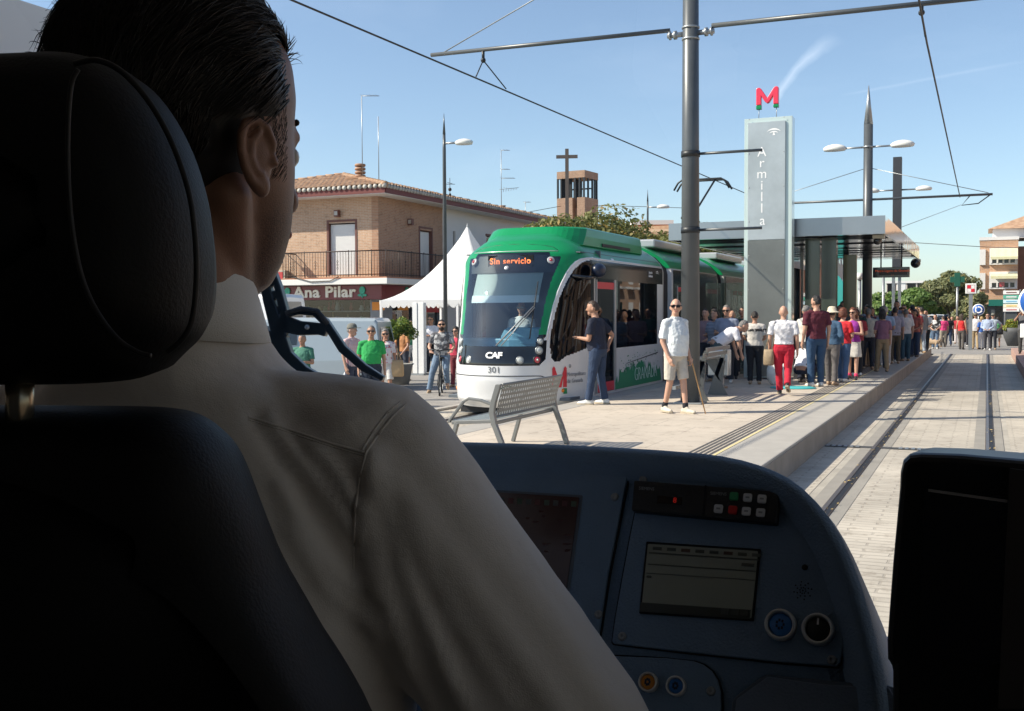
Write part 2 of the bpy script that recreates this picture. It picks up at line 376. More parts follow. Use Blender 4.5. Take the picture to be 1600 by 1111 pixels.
# platform
m_plat = brick_mat('platform_paving', (.57, .495, .405), (.54, .47, .385), (.33, .29, .24), axis='G', bw=1.2, bh=.8, ms=.006, bump=.08, var=.22)
structure(MB().box((-6.18, 6, 0), (-2.72, 47.4, ZP-.004)).build('platform', m_plat))
structure(MB().box((-2.72, 6, 0), (-2.07, 47.4, ZP)).build('platform_edge', [m_edge], bevel=.012))
structure(MB().box((-6.60, 6, 0), (-6.18, 47.4, ZP)).build('platform_edge', [m_edge], bevel=.012))
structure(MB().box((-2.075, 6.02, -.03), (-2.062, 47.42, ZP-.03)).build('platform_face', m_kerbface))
tg = MB()
for i in range(5):
    xx = -3.03+i*.062; tg.add([(xx, 6.2, ZP), (xx+.03, 6.2, ZP), (xx+.03, 47.2, ZP), (xx, 47.2, ZP)], [(0, 1, 2, 3)])
structure(tg.build('tactile_strip', mat('tactile_dark', (.085, .08, .075), .7)))
structure(MB().add([(-2.72, 6.2, ZP+.004), (-2.685, 6.2, ZP+.004), (-2.685, 47.2, ZP+.004), (-2.72, 47.2, ZP+.004)], [(0, 1, 2, 3)]).build('edge_line', mat('yellow_line', (.66, .56, .28), .6)))
# right platform with its low ramp and reddish kerb
structure(MB().box((.95, 16, 0), (5.5, 47, ZP-.03)).build('platform', m_plat))
structure(MB().box((.94, 30, 0), (1.3, 49.5, ZP-.026)).build('platform_edge', mat('reddish_kerb', (.42, .27, .22), .8, var=.2, vs=2), bevel=.012))
# far track
structure(MB().box((-9.60, -3, -.05), (-6.60, 50.2, 0)).build('track_bed', m_slab))
sb = MB()
for x0, x1 in ((-8.45, -7.45), (-9.60, -8.95), (-7.0, -6.60)):
    sb.add([(x0, -3, .004), (x1, -3, .004), (x1, 49.8, .004), (x0, 49.8, .004)], [(0, 1, 2, 3)])
structure(sb.build('track_paving', m_sett))
rails(-8.67, -7.23, -3, 49.8)
structure(MB().box((-9.78, 4, 0), (-9.62, 49, .05)).build('kerb', m_edge, bevel=.01))
# ---------------------------------------------------------------- other tram
W, YS, XC, NN = 1.25, 19.0, -7.95, 2.2
def lerp_t(ks, z):
    if z <= ks[0][0]: return ks[0][1]
    for a, b in zip(ks, ks[1:]):
        if z <= b[0]:
            t = (z-a[0])/(b[0]-a[0]); t = t*t*(3-2*t)*.35+t*.65
            return a[1]+t*(b[1]-a[1])
    return ks[-1][1]
def y0f(z): return lerp_t([(.2, 17.45), (.35, 17.27), (.7, 17.2), (1.0, 17.2), (1.3, 17.27), (2.1, 17.55), (2.95, 18.0), (3.2, 18.32), (3.42, 18.9)], z)
def wz(z):
    if z < .3: return W*(1-.03*(.3-z)/.1)
    if z < 2.75: return W
    t = min(1, (z-2.75)/.55); return W*(1-.42*t*t)
def tpt(s, z, off=0):
    w_ = wz(z); sg = 1 if s >= 0 else -1; a = abs(s)
    if a <= 1:
        th = a*math.pi/2; c_, sn = max(math.cos(th), 0), math.sin(th)
        p = Vector((XC+sg*w_*sn**(2/NN), y0f(z)+(YS-y0f(z))*(1-c_**(2/NN)), z))
    else: p = Vector((XC+sg*w_, YS+a-1, z))
    if off:
        e = .01; q = tpt(s+e, z); r_ = tpt(s, z+e); n = (q-p).cross(r_-p).normalized(); p = p+n*off
    return p
def inpoly(x, y, P):
    c = False; j = len(P)-1
    for i in range(len(P)):
        if (P[i][1] > y) != (P[j][1] > y) and x < (P[j][0]-P[i][0])*(y-P[i][1])/(P[j][1]-P[i][1])+P[i][0]: c = not c
        j = i
    return c
def interp(ks, z):
    if z <= ks[0][0]: return ks[0][1]
    for a, b in zip(ks, ks[1:]):
        if z <= b[0]: return a[1]+(b[1]-a[1])*(z-a[0])/(b[0]-a[0])
    return ks[-1][1]
G_ = [(1.30, .355), (1.5, .38), (2.04, .405), (2.5, .44), (2.8, .49), (2.98, .53)]
P_ = [(1.40, .455), (1.6, .462), (2.04, .492), (2.41, .545), (2.72, .63), (2.85, .74), (2.93, 1.2), (2.95, 5.8)]
P2_ = [(z, s+.022) for z, s in P_[:5]]+[(2.81, .77), (2.89, 1.2), (2.905, 5.8)]
SW = [(.56, 1.02), (.60, 1.03), (.66, 1.11), (.92, 1.24), (1.0, 1.235), (1.0, 2.86), (.86, 2.83), (.78, 2.79), (.68, 2.68), (.60, 2.45), (.545, 2.15), (.515, 1.9), (.495, 1.6), (.492, 1.3), (.51, 1.10), (.53, 1.04)]
def region(s, z):
    a = abs(s)
    if a > 5.72: return 'gaiter'
    if z > 2.98 or (a > .4 and z > interp([(s_, z_) for z_, s_ in P_], a) and z > 1.42 and z > 2.9): return 'roof'
    if 1.30 < z <= 2.98 and a < interp(G_, z): return 'glass'
    if z > 1.40 and a >= interp(G_, z) and a < interp(P_, z) and z <= 2.95:
        if z < 1.5 and a > .455-(1.5-z)*.3: return 'body'
        return 'pillar' if z > 1.5 else 'nose'
    if .96 < z <= 1.5 and a < .46:
        if a < .31: return 'nose'
        zl = .96+max(0, a-.41)**1.0*2.2
        if z > zl and (z < 1.31 or a > .345): return 'nose'
    if inpoly(a, z, SW): return 'sidewin'
    if 1.0 <= a < 1.02 and 1.24 < z < 2.86: return 'sidewin'
    if 1.0 <= a <= 2.42:
        if a < 1.18 or a > 2.26: return 'post' if z < 2.52 and z > .34 and (1.07 < a < 1.17 or a > 2.28) else ('bandglass' if 1.24 < z < 2.86 else 'body')
        if .36 < z < 2.52: return 'door'
        if z < 2.86 and z >= 2.52: return 'bandglass'
    if 2.42 < a < 5.30:
        if 1.17 < z < 2.50: return 'window'
        if 2.50 <= z < 2.86: return 'bandglass'
    if a >= 5.30 and z > 2.50 and z < 2.86: return 'bandglass'
    if a > .6 and z >= 2.905 and z <= 2.98: return 'roof'
    return 'body'
ss = []
v = -5.8
while v < -1: ss.append(v); v += .04
v = -1.0
while v < 1.0001: ss.append(v); v += .01
v = 1.04
while v <= 5.81: ss.append(v); v += .04
zs = [.2+i*.02 for i in range(162)]
pts = [[tpt(s, z) for s in ss] for z in zs]
regs = {}
for i in range(len(zs)-1):
    for j in range(len(ss)-1):
        regs.setdefault(region((ss[j]+ss[j+1])/2, (zs[i]+zs[i+1])/2), []).append((i, j))
tram = thing('tram', 'green and white tram standing at the far track with its blind up', 'tram', (XC, 17.2, 0))
tram['label'] = 'green and white tram standing on the far track beside the platform'
m_tw = mat('tram_white', (.72, .73, .74), .3, coat=.3, var=.12, vs=1.4)
m_tgrey = mat('tram_silver', (.45, .46, .47), .3, .4)
m_tblack = mat('tram_black_gloss', (.008, .008, .009), .12, coat=.5)
m_ws = glass('tram_windscreen', (.84, .92, .94), .07)
m_tint = glass('tram_tinted_glass', (.13, .14, .145), .015, ior=1.22)
m_band2 = mat('tram_dark_band', (.006, .006, .007), .16, spec=.25)
def sub(name, keys, m_, sel=None, off=0, parent=tram):
    mb = MB(); idx = {}
    for k in keys:
        for (i, j) in regs.get(k, []):
            if sel and not sel(ss[j], zs[i]): continue
            f = []
            for (a, b) in ((i, j), (i, j+1), (i+1, j+1), (i+1, j)):
                if (a, b) not in idx:
                    idx[(a, b)] = len(mb.v); mb.v.append(tuple(pts[a][b] if not off else tpt(ss[b], zs[a], off)))
                f.append(idx[(a, b)])
            mb.f.append(tuple(f)); mb.mi.append(0); mb.sm.append(True)
    return wparent(mb.build(name, m_), parent) if mb.f else None
body = sub('body', ['body'], m_tw)
sub('roof_shell', ['roof', 'pillar'], m_green)
sub('nose_panel', ['nose'], m_tblack)
ws = sub('windscreen', ['glass'], m_ws)
m_tint2 = glass('tram_side_glass', (.05, .055, .06), .022, ior=1.12)
sub('side_window', ['sidewin'], m_tint2, lambda s, z: s > 0); sub('side_window', ['sidewin'], m_tint2, lambda s, z: s < 0)
sub('passenger_window', ['window'], m_tint, lambda s, z: s > 0); sub('passenger_window', ['window'], m_tint, lambda s, z: s < 0)
for sg in (1, -1): sub('dark_band', ['bandglass'], m_band2, lambda s, z: s*sg > 0)
for sg in (1, -1):
    d = sub('door', ['door'], m_tint, lambda s, z: s*sg > 0)
    for far in (0, 1): sub('door_post', ['post'], m_tgrey, lambda s, z: s*sg > 0 and (abs(s) > 1.8) == bool(far))
    for (z0, z1) in ((2.33, 2.46), (.37, .55)):
        for (a0, a1) in ((1.2, 2.24),):
            wparent(MB().add([tpt(sg*a0, z0, .006), tpt(sg*a1, z0, .006), tpt(sg*a1, z1, .006), tpt(sg*a0, z1, .006)], [(0, 1, 2, 3)]).build('red_edge', m_red), tram)
    q2 = MB()
    for a0 in (1.185, 2.235):
        wparent(MB().box(tpt(sg*a0, .36)-Vector((.02, 0, 0)), tpt(sg*(a0+.03), 2.5)+Vector((.02, 0, 0))).build('door_frame', m_tgrey), tram)
sub('gaiter_ring', ['gaiter'], m_tgrey)
# roof top closing surface and the raised roof pod
top = MB(); rr = [tpt(s, zs[-1]) for s in ss]; c_ = Vector((XC, 21, zs[-1]+.03))
top.add(rr+[c_], [(i, i+1, len(rr)) for i in range(len(rr)-1)], smooth=True); wparent(top.build('roof_cap', m_green), tram)
def pod(y0, y1, z0, z1, wb, wt, rake, name='roof_pod'):
    rings = []
    n = 20
    for k, (z, w_) in enumerate(((z0, wb), (z0+(z1-z0)*.5, wb*.99), (z1-.03, wt+.05), (z1, wt))):
        f = (z-z0)/(z1-z0); ya = y0+rake*f; ring = []
        for j in range(n+1):
            t = -1+2*j/n; x_ = w_*math.copysign(abs(t)**.75, t); yy = ya+.55*abs(t)**3.2
            ring.append(Vector((XC+x_, yy, z)))
        ring += [Vector((XC+w_, y1, z)), Vector((XC-w_, y1, z))]
        rings.append(ring)
    mb = MB().ring_loft(rings, smooth=False, cap=True)
    return wparent(mb.build(name, m_green, bevel=.015), tram)
pod(18.55, 22.9, 3.14, 3.50, 1.02, .93, .38)
gp = MB()
for y_ in (19.4, 21.1, 22.4): gp.box((XC+.80, y_, 3.08), (XC+.90, y_+.15, 3.2))
wparent(MB().box((XC+1.0, 20.2, 3.17), (XC+1.035, 22.0, 3.23)).build('roof_slot', m_black), tram)
# scoop recess on the cowl
def ribbon(name, path, w_, m_, off=.006, parent=tram, closed=False):
    mb = MB(); L = [(Vector((s, z)), tpt(s, z, off)) for s, z in path]
    P3 = [p for _, p in L]; return wparent(MB().tube(P3, w_, 6).build(name, m_), parent)
sc_ = [(-.50, 3.02), (-.46, 3.07), (-.38, 3.10), (-.2, 3.13), (0, 3.14), (.2, 3.13), (.38, 3.10), (.46, 3.07), (.50, 3.02)]
ribbon('cowl_seam', sc_, .006, m_darkmetal, .0)
ribbon('cowl_seam', [(s, 3.0) for s in [i*.05-.5 for i in range(21)]], .008, m_tgrey, .002)
# white piping round the side windows
for sg in (1, -1):
    path = [(sg*(s+.0), z) for z, s in [(1.42, .455), (1.55, .462), (1.75, .472), (2.04, .495), (2.25, .52), (2.41, .548), (2.6, .59), (2.72, .635), (2.80, .69)]]+[(sg*.78, 2.855), (sg*.9, 2.88), (sg*1.0, 2.89), (sg*2, 2.89), (sg*4, 2.89), (sg*5.7, 2.89)]
    ribbon('window_piping', path, .022, m_tw, -.006)
# bumper line
ribbon('bumper_seam', [(-.98, .60), (-.95, .72), (-.85, .775)]+[(s*.05, .78) for s in range(-15, 8)]+[(.42, .775), (.47, .74), (.50, .66), (.51, .5)], .009, m_darkmetal, .0)
# lights
def surf_disc(name, s, z, r_, m_, h=.02, rim=None, parent=tram, n=18):
    p = tpt(s, z); n_ = (tpt(s+.01, z)-p).cross(tpt(s, z+.01)-p).normalized()
    Mx = n_.to_track_quat('Z', 'Y').to_matrix().to_4x4(); Mx.translation = p
    mb = MB().lathe([(.0001, h*1.25), (r_*.5, h*1.15), (r_*.85, h*.8), (r_, 0), (r_, -.03)], n=n, M=Mx)
    o = wparent(mb.build(name, m_), parent)
    if rim:
        rb = MB().lathe([(r_*1.02, -.02), (r_*1.02, h*.6), (r_*1.2, h*.6), (r_*1.3, 0), (r_*1.3, -.02)], n=n, M=Mx)
        wparent(rb.build('rim', rim), parent)
    return o
m_lamp = mat('lamp_lens', (.50, .52, .50), .08, spec=.8, coat=1, emit=(.8, .85, .7), es=.02)
m_lred = mat('red_lens', (.45, .03, .05), .12, coat=1)
m_lam = mat('amber_lens', (.75, .22, .02), .2)
for sg in (1, -1):
    surf_disc('headlight', sg*.40, 1.385, .045, m_lamp, .02, m_galv)
    surf_disc('headlight', sg*.395, 1.225, .058, m_lamp, .025, m_galv)
    surf_disc('tail_light', sg*.385, 1.06, .06, m_lred, .02, m_darkmetal)
    surf_disc('inner_lens', sg*.385, 1.06, .025, m_lamp, .03)
    surf_disc('fog_light', sg*.235, 1.06, .055, m_lamp, .02, m_galv)
    surf_disc('side_lamp', sg*(.62 if sg > 0 else .62), .50, .035, m_lam, .015)
def frame_at(s, z, off=.012):
    p = tpt(s, z); ex = (tpt(s+.01, z)-p).normalized(); n_ = ex.cross(tpt(s, z+.01)-p).normalized(); ez = n_.cross(ex)
    Mx = Matrix((ex, ez, n_)).transposed().to_4x4(); Mx.translation = p+n_*off; return Mx
def stext(name, body_, size, s, z, m_, off=.012, sx=1, thick=0, spacing=1, align='CENTER', ext=.003, parent=tram):
    o = text(name, body_, size, m_, None, (0, 0, 0), (0, 0, 0), ext, thick, align, spacing)
    Mx = frame_at(s, z, off); o.location = Mx.translation; o.rotation_euler = Mx.to_euler(); o.scale = (sx, 1, 1); wparent(o, parent); return o
m_twhite = mat('sign_white', (.85, .85, .85), .5)
m_dark_letter = mat('dark_letter', (.10, .11, .12), .6)
stext('lettering', 'CAF', .15, .015, 1.135, m_twhite, .014, 1.25, .006, .85)
stext('lettering', '301', .15, .02, .885, m_dark_letter, .006, 1.1, ext=.001)
m_orange = mat('orange_led', (.9, .18, .03), .5, emit=(1, .22, .05), es=1.1)
# destination display behind the glass
ds = wparent(MB().box((XC-.42, 18.0, 2.72), (XC+.48, 18.02, 2.93)).build('destination_display', m_band2), tram)
t_ = text('lettering', 'Sin servicio', .155, m_orange, None, (XC+.03, 17.985, 2.82), (R(90), 0, 0), .002, .003, 'CENTER', 1.12); wparent(t_, tram)
hd = MB()
hb = [tpt(s*.05, 2.68, -.03) for s in range(-9, 10)]; ht = [tpt(s*.05, 2.97, -.03) for s in range(-9, 10)]
hd.ring_loft([hb, ht], closed=False); 
hd.v = []; hd.f = []; hd.mi = []; hd.sm = []
hd.ring_loft([[tpt(s*.05, z_, -.05) for s in range(-10, 11)] for z_ in (2.63, 2.75, 2.86, 2.96)], closed=False); wparent(hd.build('header_panel', mat('header_grey', (.03, .035, .04), .6)), tram)
for sg in (1, -1):
    surf_disc('camera_housing', sg*.40, 2.83, .07, mat('housing_grey', (.35, .36, .38), .4), .012)
    surf_disc('red_lamp', sg*.40, 2.83, .035, m_lred, .03)
# blind, cab interior
bl = wparent(MB().ring_loft([[tpt(s*.0385, z_, -.07) for s in range(-9, 10)] for z_ in (2.1, 2.3, 2.5, 2.66)], closed=False).build('blind', mat('blind_cloth', (.36, .42, .40), .8)), tram)
wparent(MB().ring_loft([[tpt(s*.0385, z_, -.055) for s in range(-9, 10)] for z_ in (2.08, 2.14, 2.22)], closed=False).build('blind_hem', mat('blind_hem', (.62, .70, .72), .7)), tram)
m_tin = mat('tram_interior', (.10, .12, .14), .7)
m_tdash = mat('tram_dash', (.13, .32, .44), .5, var=.15, vs=4)
db = MB().ring_loft([[Vector((XC+x_*(1.05 if z < 1.5 else .9), 17.72+.15*abs(x_)+(.25 if z < 1.5 else .4), z)) for x_ in (-1, -.6, 0, .6, 1)]+[Vector((XC+1.0, 18.75, z)), Vector((XC-1.0, 18.75, z))] for z in (.95, 1.34, 1.42)], smooth=False)
wparent(db.build('dashboard', m_tdash, bevel=.03), tram)
hb_ = MB().ring_loft([[Vector((XC+.28+x_*w_, 18.0+dy, z)) for x_, dy in ((-1, .25), (-.85, .06), (-.4, 0), (.4, 0), (.85, .06), (1, .25), (1, .6), (-1, .6))] for z, w_ in ((1.30, .58), (1.46, .56), (1.58, .48), (1.62, .38))], smooth=False)
wparent(hb_.build('instrument_hood', m_tdash, bevel=.03), tram)
wparent(MB().box((XC-1.2, 19.55, .4), (XC+1.2, 19.6, 3.05)).build('bulkhead', m_tin), tram)
wparent(MB().box((XC-1.2, 17.9, .32), (XC+1.2, 23.9, .37)).build('floor', m_tin), tram)
wparent(MB().box((XC-1.15, 18.6, 2.98), (XC+1.15, 23.9, 3.0)).build('ceiling', m_tin), tram)
for yy in (21.0, 22.4, 25.6, 27.2):
    for sx_ in (-1, 1):
        st_ = MB().box((XC+sx_*.55-.4, yy, .75), (XC+sx_*.55+.4, yy+.45, .84)).box((XC+sx_*.55-.4, yy+.4, .84), (XC+sx_*.55+.4, yy+.47, 1.45))
        wparent(st_.build('seat', mat('tram_seat', (.12, .03, .035), .7), bevel=.03), tram)
# wiper pair on the windscreen
wp = MB()
for a, b in (((.33, 1.30), (-.02+.20, 1.85)), ((.36, 1.30), (.22, 1.86))):
    pass
A, B_ = tpt(.03, 1.30, .05), tpt(.30, 1.98, .07)
wp.tube([A, B_], .014, 6); wp.tube([A+Vector((.10, 0, 0)), B_+Vector((.02, 0, -.02))], .010, 6)
wparent(wp.build('wiper_arm', mat('wiper_grey', (.25, .26, .27), .4, .5)), tram)
wparent(MB().tube([tpt(.30, 1.42, .05), tpt(.305, 1.9, .05), tpt(.31, 2.42, .05)], .011, 6).build('wiper_blade', m_black), tram)
surf_disc('badge', .0, 2.70, .045, m_tgrey, .01)
# crescent emblem, on bumper and side
def arc_emblem(s, z, r_, m_, parent=tram, off=.012):
    Mx = frame_at(s, z, off); mb = MB()
    for rr_, a0, a1, th in ((1.0, 25, 150, .10), (.72, 40, 140, .08)):
        outer = []; inner = []
        for k in range(17):
            a = R(a0+(a1-a0)*k/16); t = math.sin(math.pi*k/16)*th*1.3+.015
            outer.append(Vector((rr_*r_*math.cos(a), rr_*r_*math.sin(a), 0))); inner.append(Vector(((rr_-t)*r_*math.cos(a), (rr_-t)*r_*math.sin(a), 0)))
        mb.ring_loft([[Mx @ p for p in outer], [Mx @ p for p in inner]], closed=False)
    return wparent(mb.build('emblem', m_), parent)
arc_emblem(.13, .42, .20, mat('emblem_green', (.02, .10, .06), .5))
# side graphics: M logo, words, splash
def spoly(name, polys, m_, off=.010, parent=tram):
    """flat marks lying on the tram side, given as (s, z) outlines"""
    mb = MB()
    for P in polys: mb.add([tpt(s, z, off) for s, z in P], [tuple(range(len(P)))])
    return wparent(mb.build(name, m_), parent)
mr = .525
spoly('logo', [[(.515, .56), (.552, .56), (.55, .90), (.535, .94), (.52, .90)], [(.62, .56), (.66, .56), (.662, .90), (.65, .93), (.632, .90)], [(.535, .93), (.553, .86), (.59, .66), (.59, .56), (.575, .56)], [(.59, .56), (.59, .66), (.63, .86), (.648, .93), (.605, .56)]], m_red)
for a_, b_ in ((.515, .552), (.62, .66)): spoly('logo_foot', [[(a_, .44), (b_, .44), (b_, .54), (a_, .54)]], m_green)
m_sg = mat('side_letter_grey', (.25, .26, .28), .6)
stext('lettering', 'Metropolitano', .105, .77, .78, m_sg, .01)
stext('lettering', 'de Granada', .105, .755, .66, m_sg, .01)
surf_disc('side_sensor', .70, .93, .035, m_galv, .012)
rg = random.Random(3)
top_e = []; bot_e = []
s_ = 2.30
P = [(2.28, .36)]
while s_ < 5.60:
    P.append((s_, .52+.22*math.sin((s_-2.2)/3.4*math.pi)+rg.uniform(-.10, .16))); s_ += rg.uniform(.03, .09)
P.append((5.6, .36))
mb = MB()
for a, b in zip(P, P[1:]):
    mb.add([tpt(a[0], .36, .008), tpt(b[0], .36, .008), tpt(b[0], b[1], .008), tpt(a[0], a[1], .008)], [(0, 1, 2, 3)])
for k in range(60):
    s0 = rg.uniform(2.6, 5.4); z0 = rg.uniform(.7, 1.05); d1 = rg.uniform(.01, .035)
    mb.add([tpt(s0, z0, .008), tpt(s0+d1*2, z0+d1*.2, .008), tpt(s0+d1*1.5, z0+d1, .008), tpt(s0, z0+d1*.7, .008)], [(0, 1, 2, 3)])
wparent(mb.build('painted_splash', mat('splash_green', (.012, .22, .10), .5)), tram)
stext('lettering', 'GRANADA', .40, 4.40, .58, mat('splash_white', (.62, .68, .66), .5), .012, .86, -.010)
spoly('painted_line', [[(3.0, .84), (5.3, .98), (5.3, 1.0), (3.0, .85)]], m_darkmetal, .012)
stext('lettering', 'Junta de\nAndalucía', .075, 4.75, 2.70, m_twhite, .01); arc_emblem(5.25, 2.66, .13, m_twhite)
# mirror / camera pod on the cab side
mp_ = MB().ell(Vector((0, 0, 0)), (.13, .20, .13), 14, 8); o = mp_.build('side_camera_pod', mat('pod_dark', (.012, .02, .045), .35, spec=.4)); o.location = tpt(1.0, 2.66)+Vector((.16, -.12, 0)); wparent(o, tram)
wparent(MB().tube([tpt(.66, 2.55, .0), tpt(.80, 2.50, .16), tpt(.96, 2.56, .14)], .035, 8).build('pod_arm', m_tblack), tram)
# trailing modules
def module(y0, y1, doors, last=False):
    prof = [(W*.99, .2), (W, .3), (W, 2.75), (wz(2.9), 2.9), (wz(3.0), 3.0), (wz(3.15), 3.15), (wz(3.3), 3.3), (.45, 3.42)]
    ring = lambda y: [Vector((XC+a, y, z)) for a, z in prof]+[Vector((XC-a, y, z)) for a, z in reversed(prof)]
    wparent(MB().ring_loft([ring(y0), ring(y1)], smooth=False).build('body', m_tw), tram)
    rp = [(wz(z)+.006, z) for z in (2.9, 2.98, 3.06, 3.15, 3.22, 3.3)]+[(.45, 3.43)]
    rg_ = lambda y: [Vector((XC+a, y, z)) for a, z in rp]+[Vector((XC-a, y, z)) for a, z in reversed(rp)]
    wparent(MB().ring_loft([rg_(y0-.02), rg_(y1+.02)], smooth=False).build('roof_shell', m_green), tram)
    for sg in (1, -1):
        x_ = XC+sg*(W+.006); dk = MB(); dk.box((x_-.004, y0+.12, 2.5), (x_+.004, y1-.12, 2.86)); wparent(dk.build('dark_band', m_band2), tram)
        wd = MB(); y = y0+.12
        for (a, b) in doors:
            if a > y+.1: wd.box((x_-.004, y, 1.17), (x_+.004, a-.08, 2.5))
            y = b+.08
            dd = wparent(MB().box((x_-.004, a, .36), (x_+.006, b, 2.5)).build('door', m_band2), tram)
            e = MB().box((x_, a-.07, .36), (x_+.014, a, 2.5)).box((x_, b, .36), (x_+.014, b+.07, 2.5)).box((x_, (a+b)/2-.03, .36), (x_+.014, (a+b)/2+.03, 2.5)); wparent(e.build('door_post', m_tgrey), tram)
            wparent(MB().box((x_+.004, a, 2.36), (x_+.012, b, 2.47)).build('red_edge', m_red), tram)
        if y1-.12 > y+.1: wd.box((x_-.004, y, 1.17), (x_+.004, y1-.12, 2.5))
        q_ = wd; k_ = 0
        for c_ in range(len(wd.v)//8): wparent(MB().add(wd.v[c_*8:c_*8+8], [(3, 2, 1, 0), (4, 5, 6, 7), (0, 1, 5, 4), (1, 2, 6, 5), (2, 3, 7, 6), (3, 0, 4, 7)]).build('passenger_window', m_band2), tram)
def artic(y0, y1):
    prof = [(W-.10, .3), (W-.10, 2.75), (wz(2.9)-.10, 2.9), (wz(3.15)-.1, 3.15), (.4, 3.3)]
    rings = []
    n = 8
    for k in range(n+1):
        y = y0+(y1-y0)*k/n; d = .04 if k % 2 else 0
        rings.append([Vector((XC+a-d, y, z)) for a, z in prof]+[Vector((XC-a+d, y, z)) for a, z in reversed(prof)])
    wparent(MB().ring_loft(rings, smooth=False).build('bellows', m_black), tram)
artic(23.78, 24.5); module(24.5, 29.2, [(25.0, 26.3)]); artic(29.2, 30.0); module(30.0, 36.0, [(31.0, 32.3), (34.0, 35.3)]); artic(36, 36.8); module(36.8, 41.5, [(38, 39.3)]); artic(41.5, 42.3); module(42.3, 47.2, [])
rb = MB()
for (a, b) in ((25, 28.8), (31.5, 35), (37.2, 41)): rb.box((XC-.7, a, 3.42), (XC+.7, b, 3.62))
wparent(rb.build('roof_equipment', m_tgrey, bevel=.04), tram)
wparent(MB().box((XC-1.0, 18.0, .06), (XC+1.0, 23.4, .22)).box((XC-.62, 17.85, .10), (XC+.62, 18.2, .26)).build('underframe', m_black), tram)
for y_ in (19.6, 21.4):
    for sg in (1, -1):
        wparent(MB().lathe([(.30, -.06), (.30, .06), (.2, .07)], n=20, M=Matrix.Translation((XC+sg*.72, y_, .30)) @ Matrix.Rotation(R(90), 4, 'Y')).build('wheel', m_darkmetal), tram)
# pantograph
pg = MB()
pa, pb, pc = Vector((XC, 31.4, 3.65)), Vector((XC, 32.9, 4.55)), Vector((XC, 33.4, 5.85))
pb = Vector((XC, 30.8, 4.6)); pc = Vector((XC, 32.6, 5.88))
pg.tube([Vector((XC, 32.2, 3.62)), pb], .05, 8)
for d in (-.12, .12): pg.tube([pb+Vector((d, 0, 0)), pc+Vector((d*3.2, 0, 0))], .03, 6)
pg.tube([pb+Vector((.2, 0, 0)), pb-Vector((.2, 0, 0))], .03, 6)
for dy in (-.18, .18): pg.tube([pc+Vector((x_, dy, z_)) for x_, z_ in ((-.85, -.30), (-.72, -.08), (-.6, 0), (.6, 0), (.72, -.08), (.85, -.30))], .03, 6)
for d in (-.4, .4): pg.tube([pc+Vector((d, -.18, -.02)), pc+Vector((d, .18, -.02))], .02, 6)
wparent(pg.build('pantograph', m_darkmetal), tram)
# ---------------------------------------------------------------- catenary, poles
def pole(x, y, h, r0_, r1_, z0=ZP, name='pole_shaft', parent=None, n=20):
    mb = MB().tube([(x, y, z0), (x, y, z0+h)], [r0_, r1_], n)
    return wparent(mb.build(name, m_polegrey), parent)
cp = thing('catenary_pole', 'thick grey steel pole carrying the overhead wires beside the old man', 'pole', (-4.62, 18.08, ZP))
pole(-4.62, 18.08, 8.6, .165, .125, parent=cp)
wparent(MB().box((-4.86, 17.86, ZP), (-4.38, 18.30, ZP+.025)).build('base_plate', m_galv, bevel=.004), cp)
for z in (6.57,): wparent(MB().tube([(-4.62, 18.08, z-.11), (-4.62, 18.08, z-.08)], .15, 18).tube([(-4.62, 18.08, z+.08), (-4.62, 18.08, z+.11)], .15, 18).build('clamp', m_galv), cp)
fit = MB()
for sg in (-1, 1):
    fit.tube([(-4.62+sg*.12, 18.08, 6.57), (-4.62+sg*.40, 18.08, 6.57)], .045, 8); fit.tube([(-4.62+sg*.24, 18.08, 6.57), (-4.62+sg*.29, 18.08, 6.57)], .075, 8)
    fit.tube([(-4.62+sg*.34, 18.08, 6.57), (-4.62+sg*.37, 18.08, 6.57)], .075, 8)
wparent(fit.build('insulator', m_galv), cp)
armL = wparent(MB().tube([(-9.55, 18.08, 6.70), (-4.98, 18.08, 6.66)], .038, 10).build('cantilever_arm', m_polegrey), cp)
armR = wparent(MB().tube([(-4.26, 18.08, 6.66), (.10, 18.08, 6.63)], .042, 10).build('cantilever_arm', m_polegrey), cp)
for z in (4.55, 3.27):
    wparent(MB().tube([(-4.62, 18.08, z), (-3.42, 18.1, z)], .024, 8).build('bracket_arm', m_polegrey), cp)
    wparent(MB().tube([(-4.62, 18.08, z-.05), (-4.62, 18.08, z+.05)], .16, 18).build('clamp', m_darkmetal), cp)
wparent(MB().tube([(-9.3, 18.08, 6.72), (-6.2, 18.08, 8.0), (-4.7, 18.08, 8.7)], .012, 6).build('stay_cable', m_galv), cp)
hg = MB()
hx = on_y(755, 84, 18.08).x
hg.tube([(hx, 18.08, 6.68), (hx, 18.08, 6.50)], .03, 6).tube([(hx, 18.08, 6.5), (-8.35, 17.5, 6.08)], .012, 5).tube([(hx, 18.08, 6.5), (-8.3, 18.7, 6.08)], .012, 5)
hg.ell((hx, 18.08, 6.5), (.05, .05, .05), 8, 6)
wparent(hg.build('wire_hanger', m_darkmetal), cp)
hg = MB(); hx = on_y(1440, 13, 18.08).x
hg.tube([(hx, 18.08, 6.64), (hx, 18.08, 6.50)], .03, 6).tube([(hx, 18.08, 6.5), (-.90, 17.6, 6.02)], .014, 5).tube([(hx, 18.08, 6.5), (-.90, 18.7, 6.02)], .014, 5).ell((hx, 18.08, 6.5), (.05, .05, .05), 8, 6)
wparent(hg.build('wire_hanger', m_darkmetal), cp)
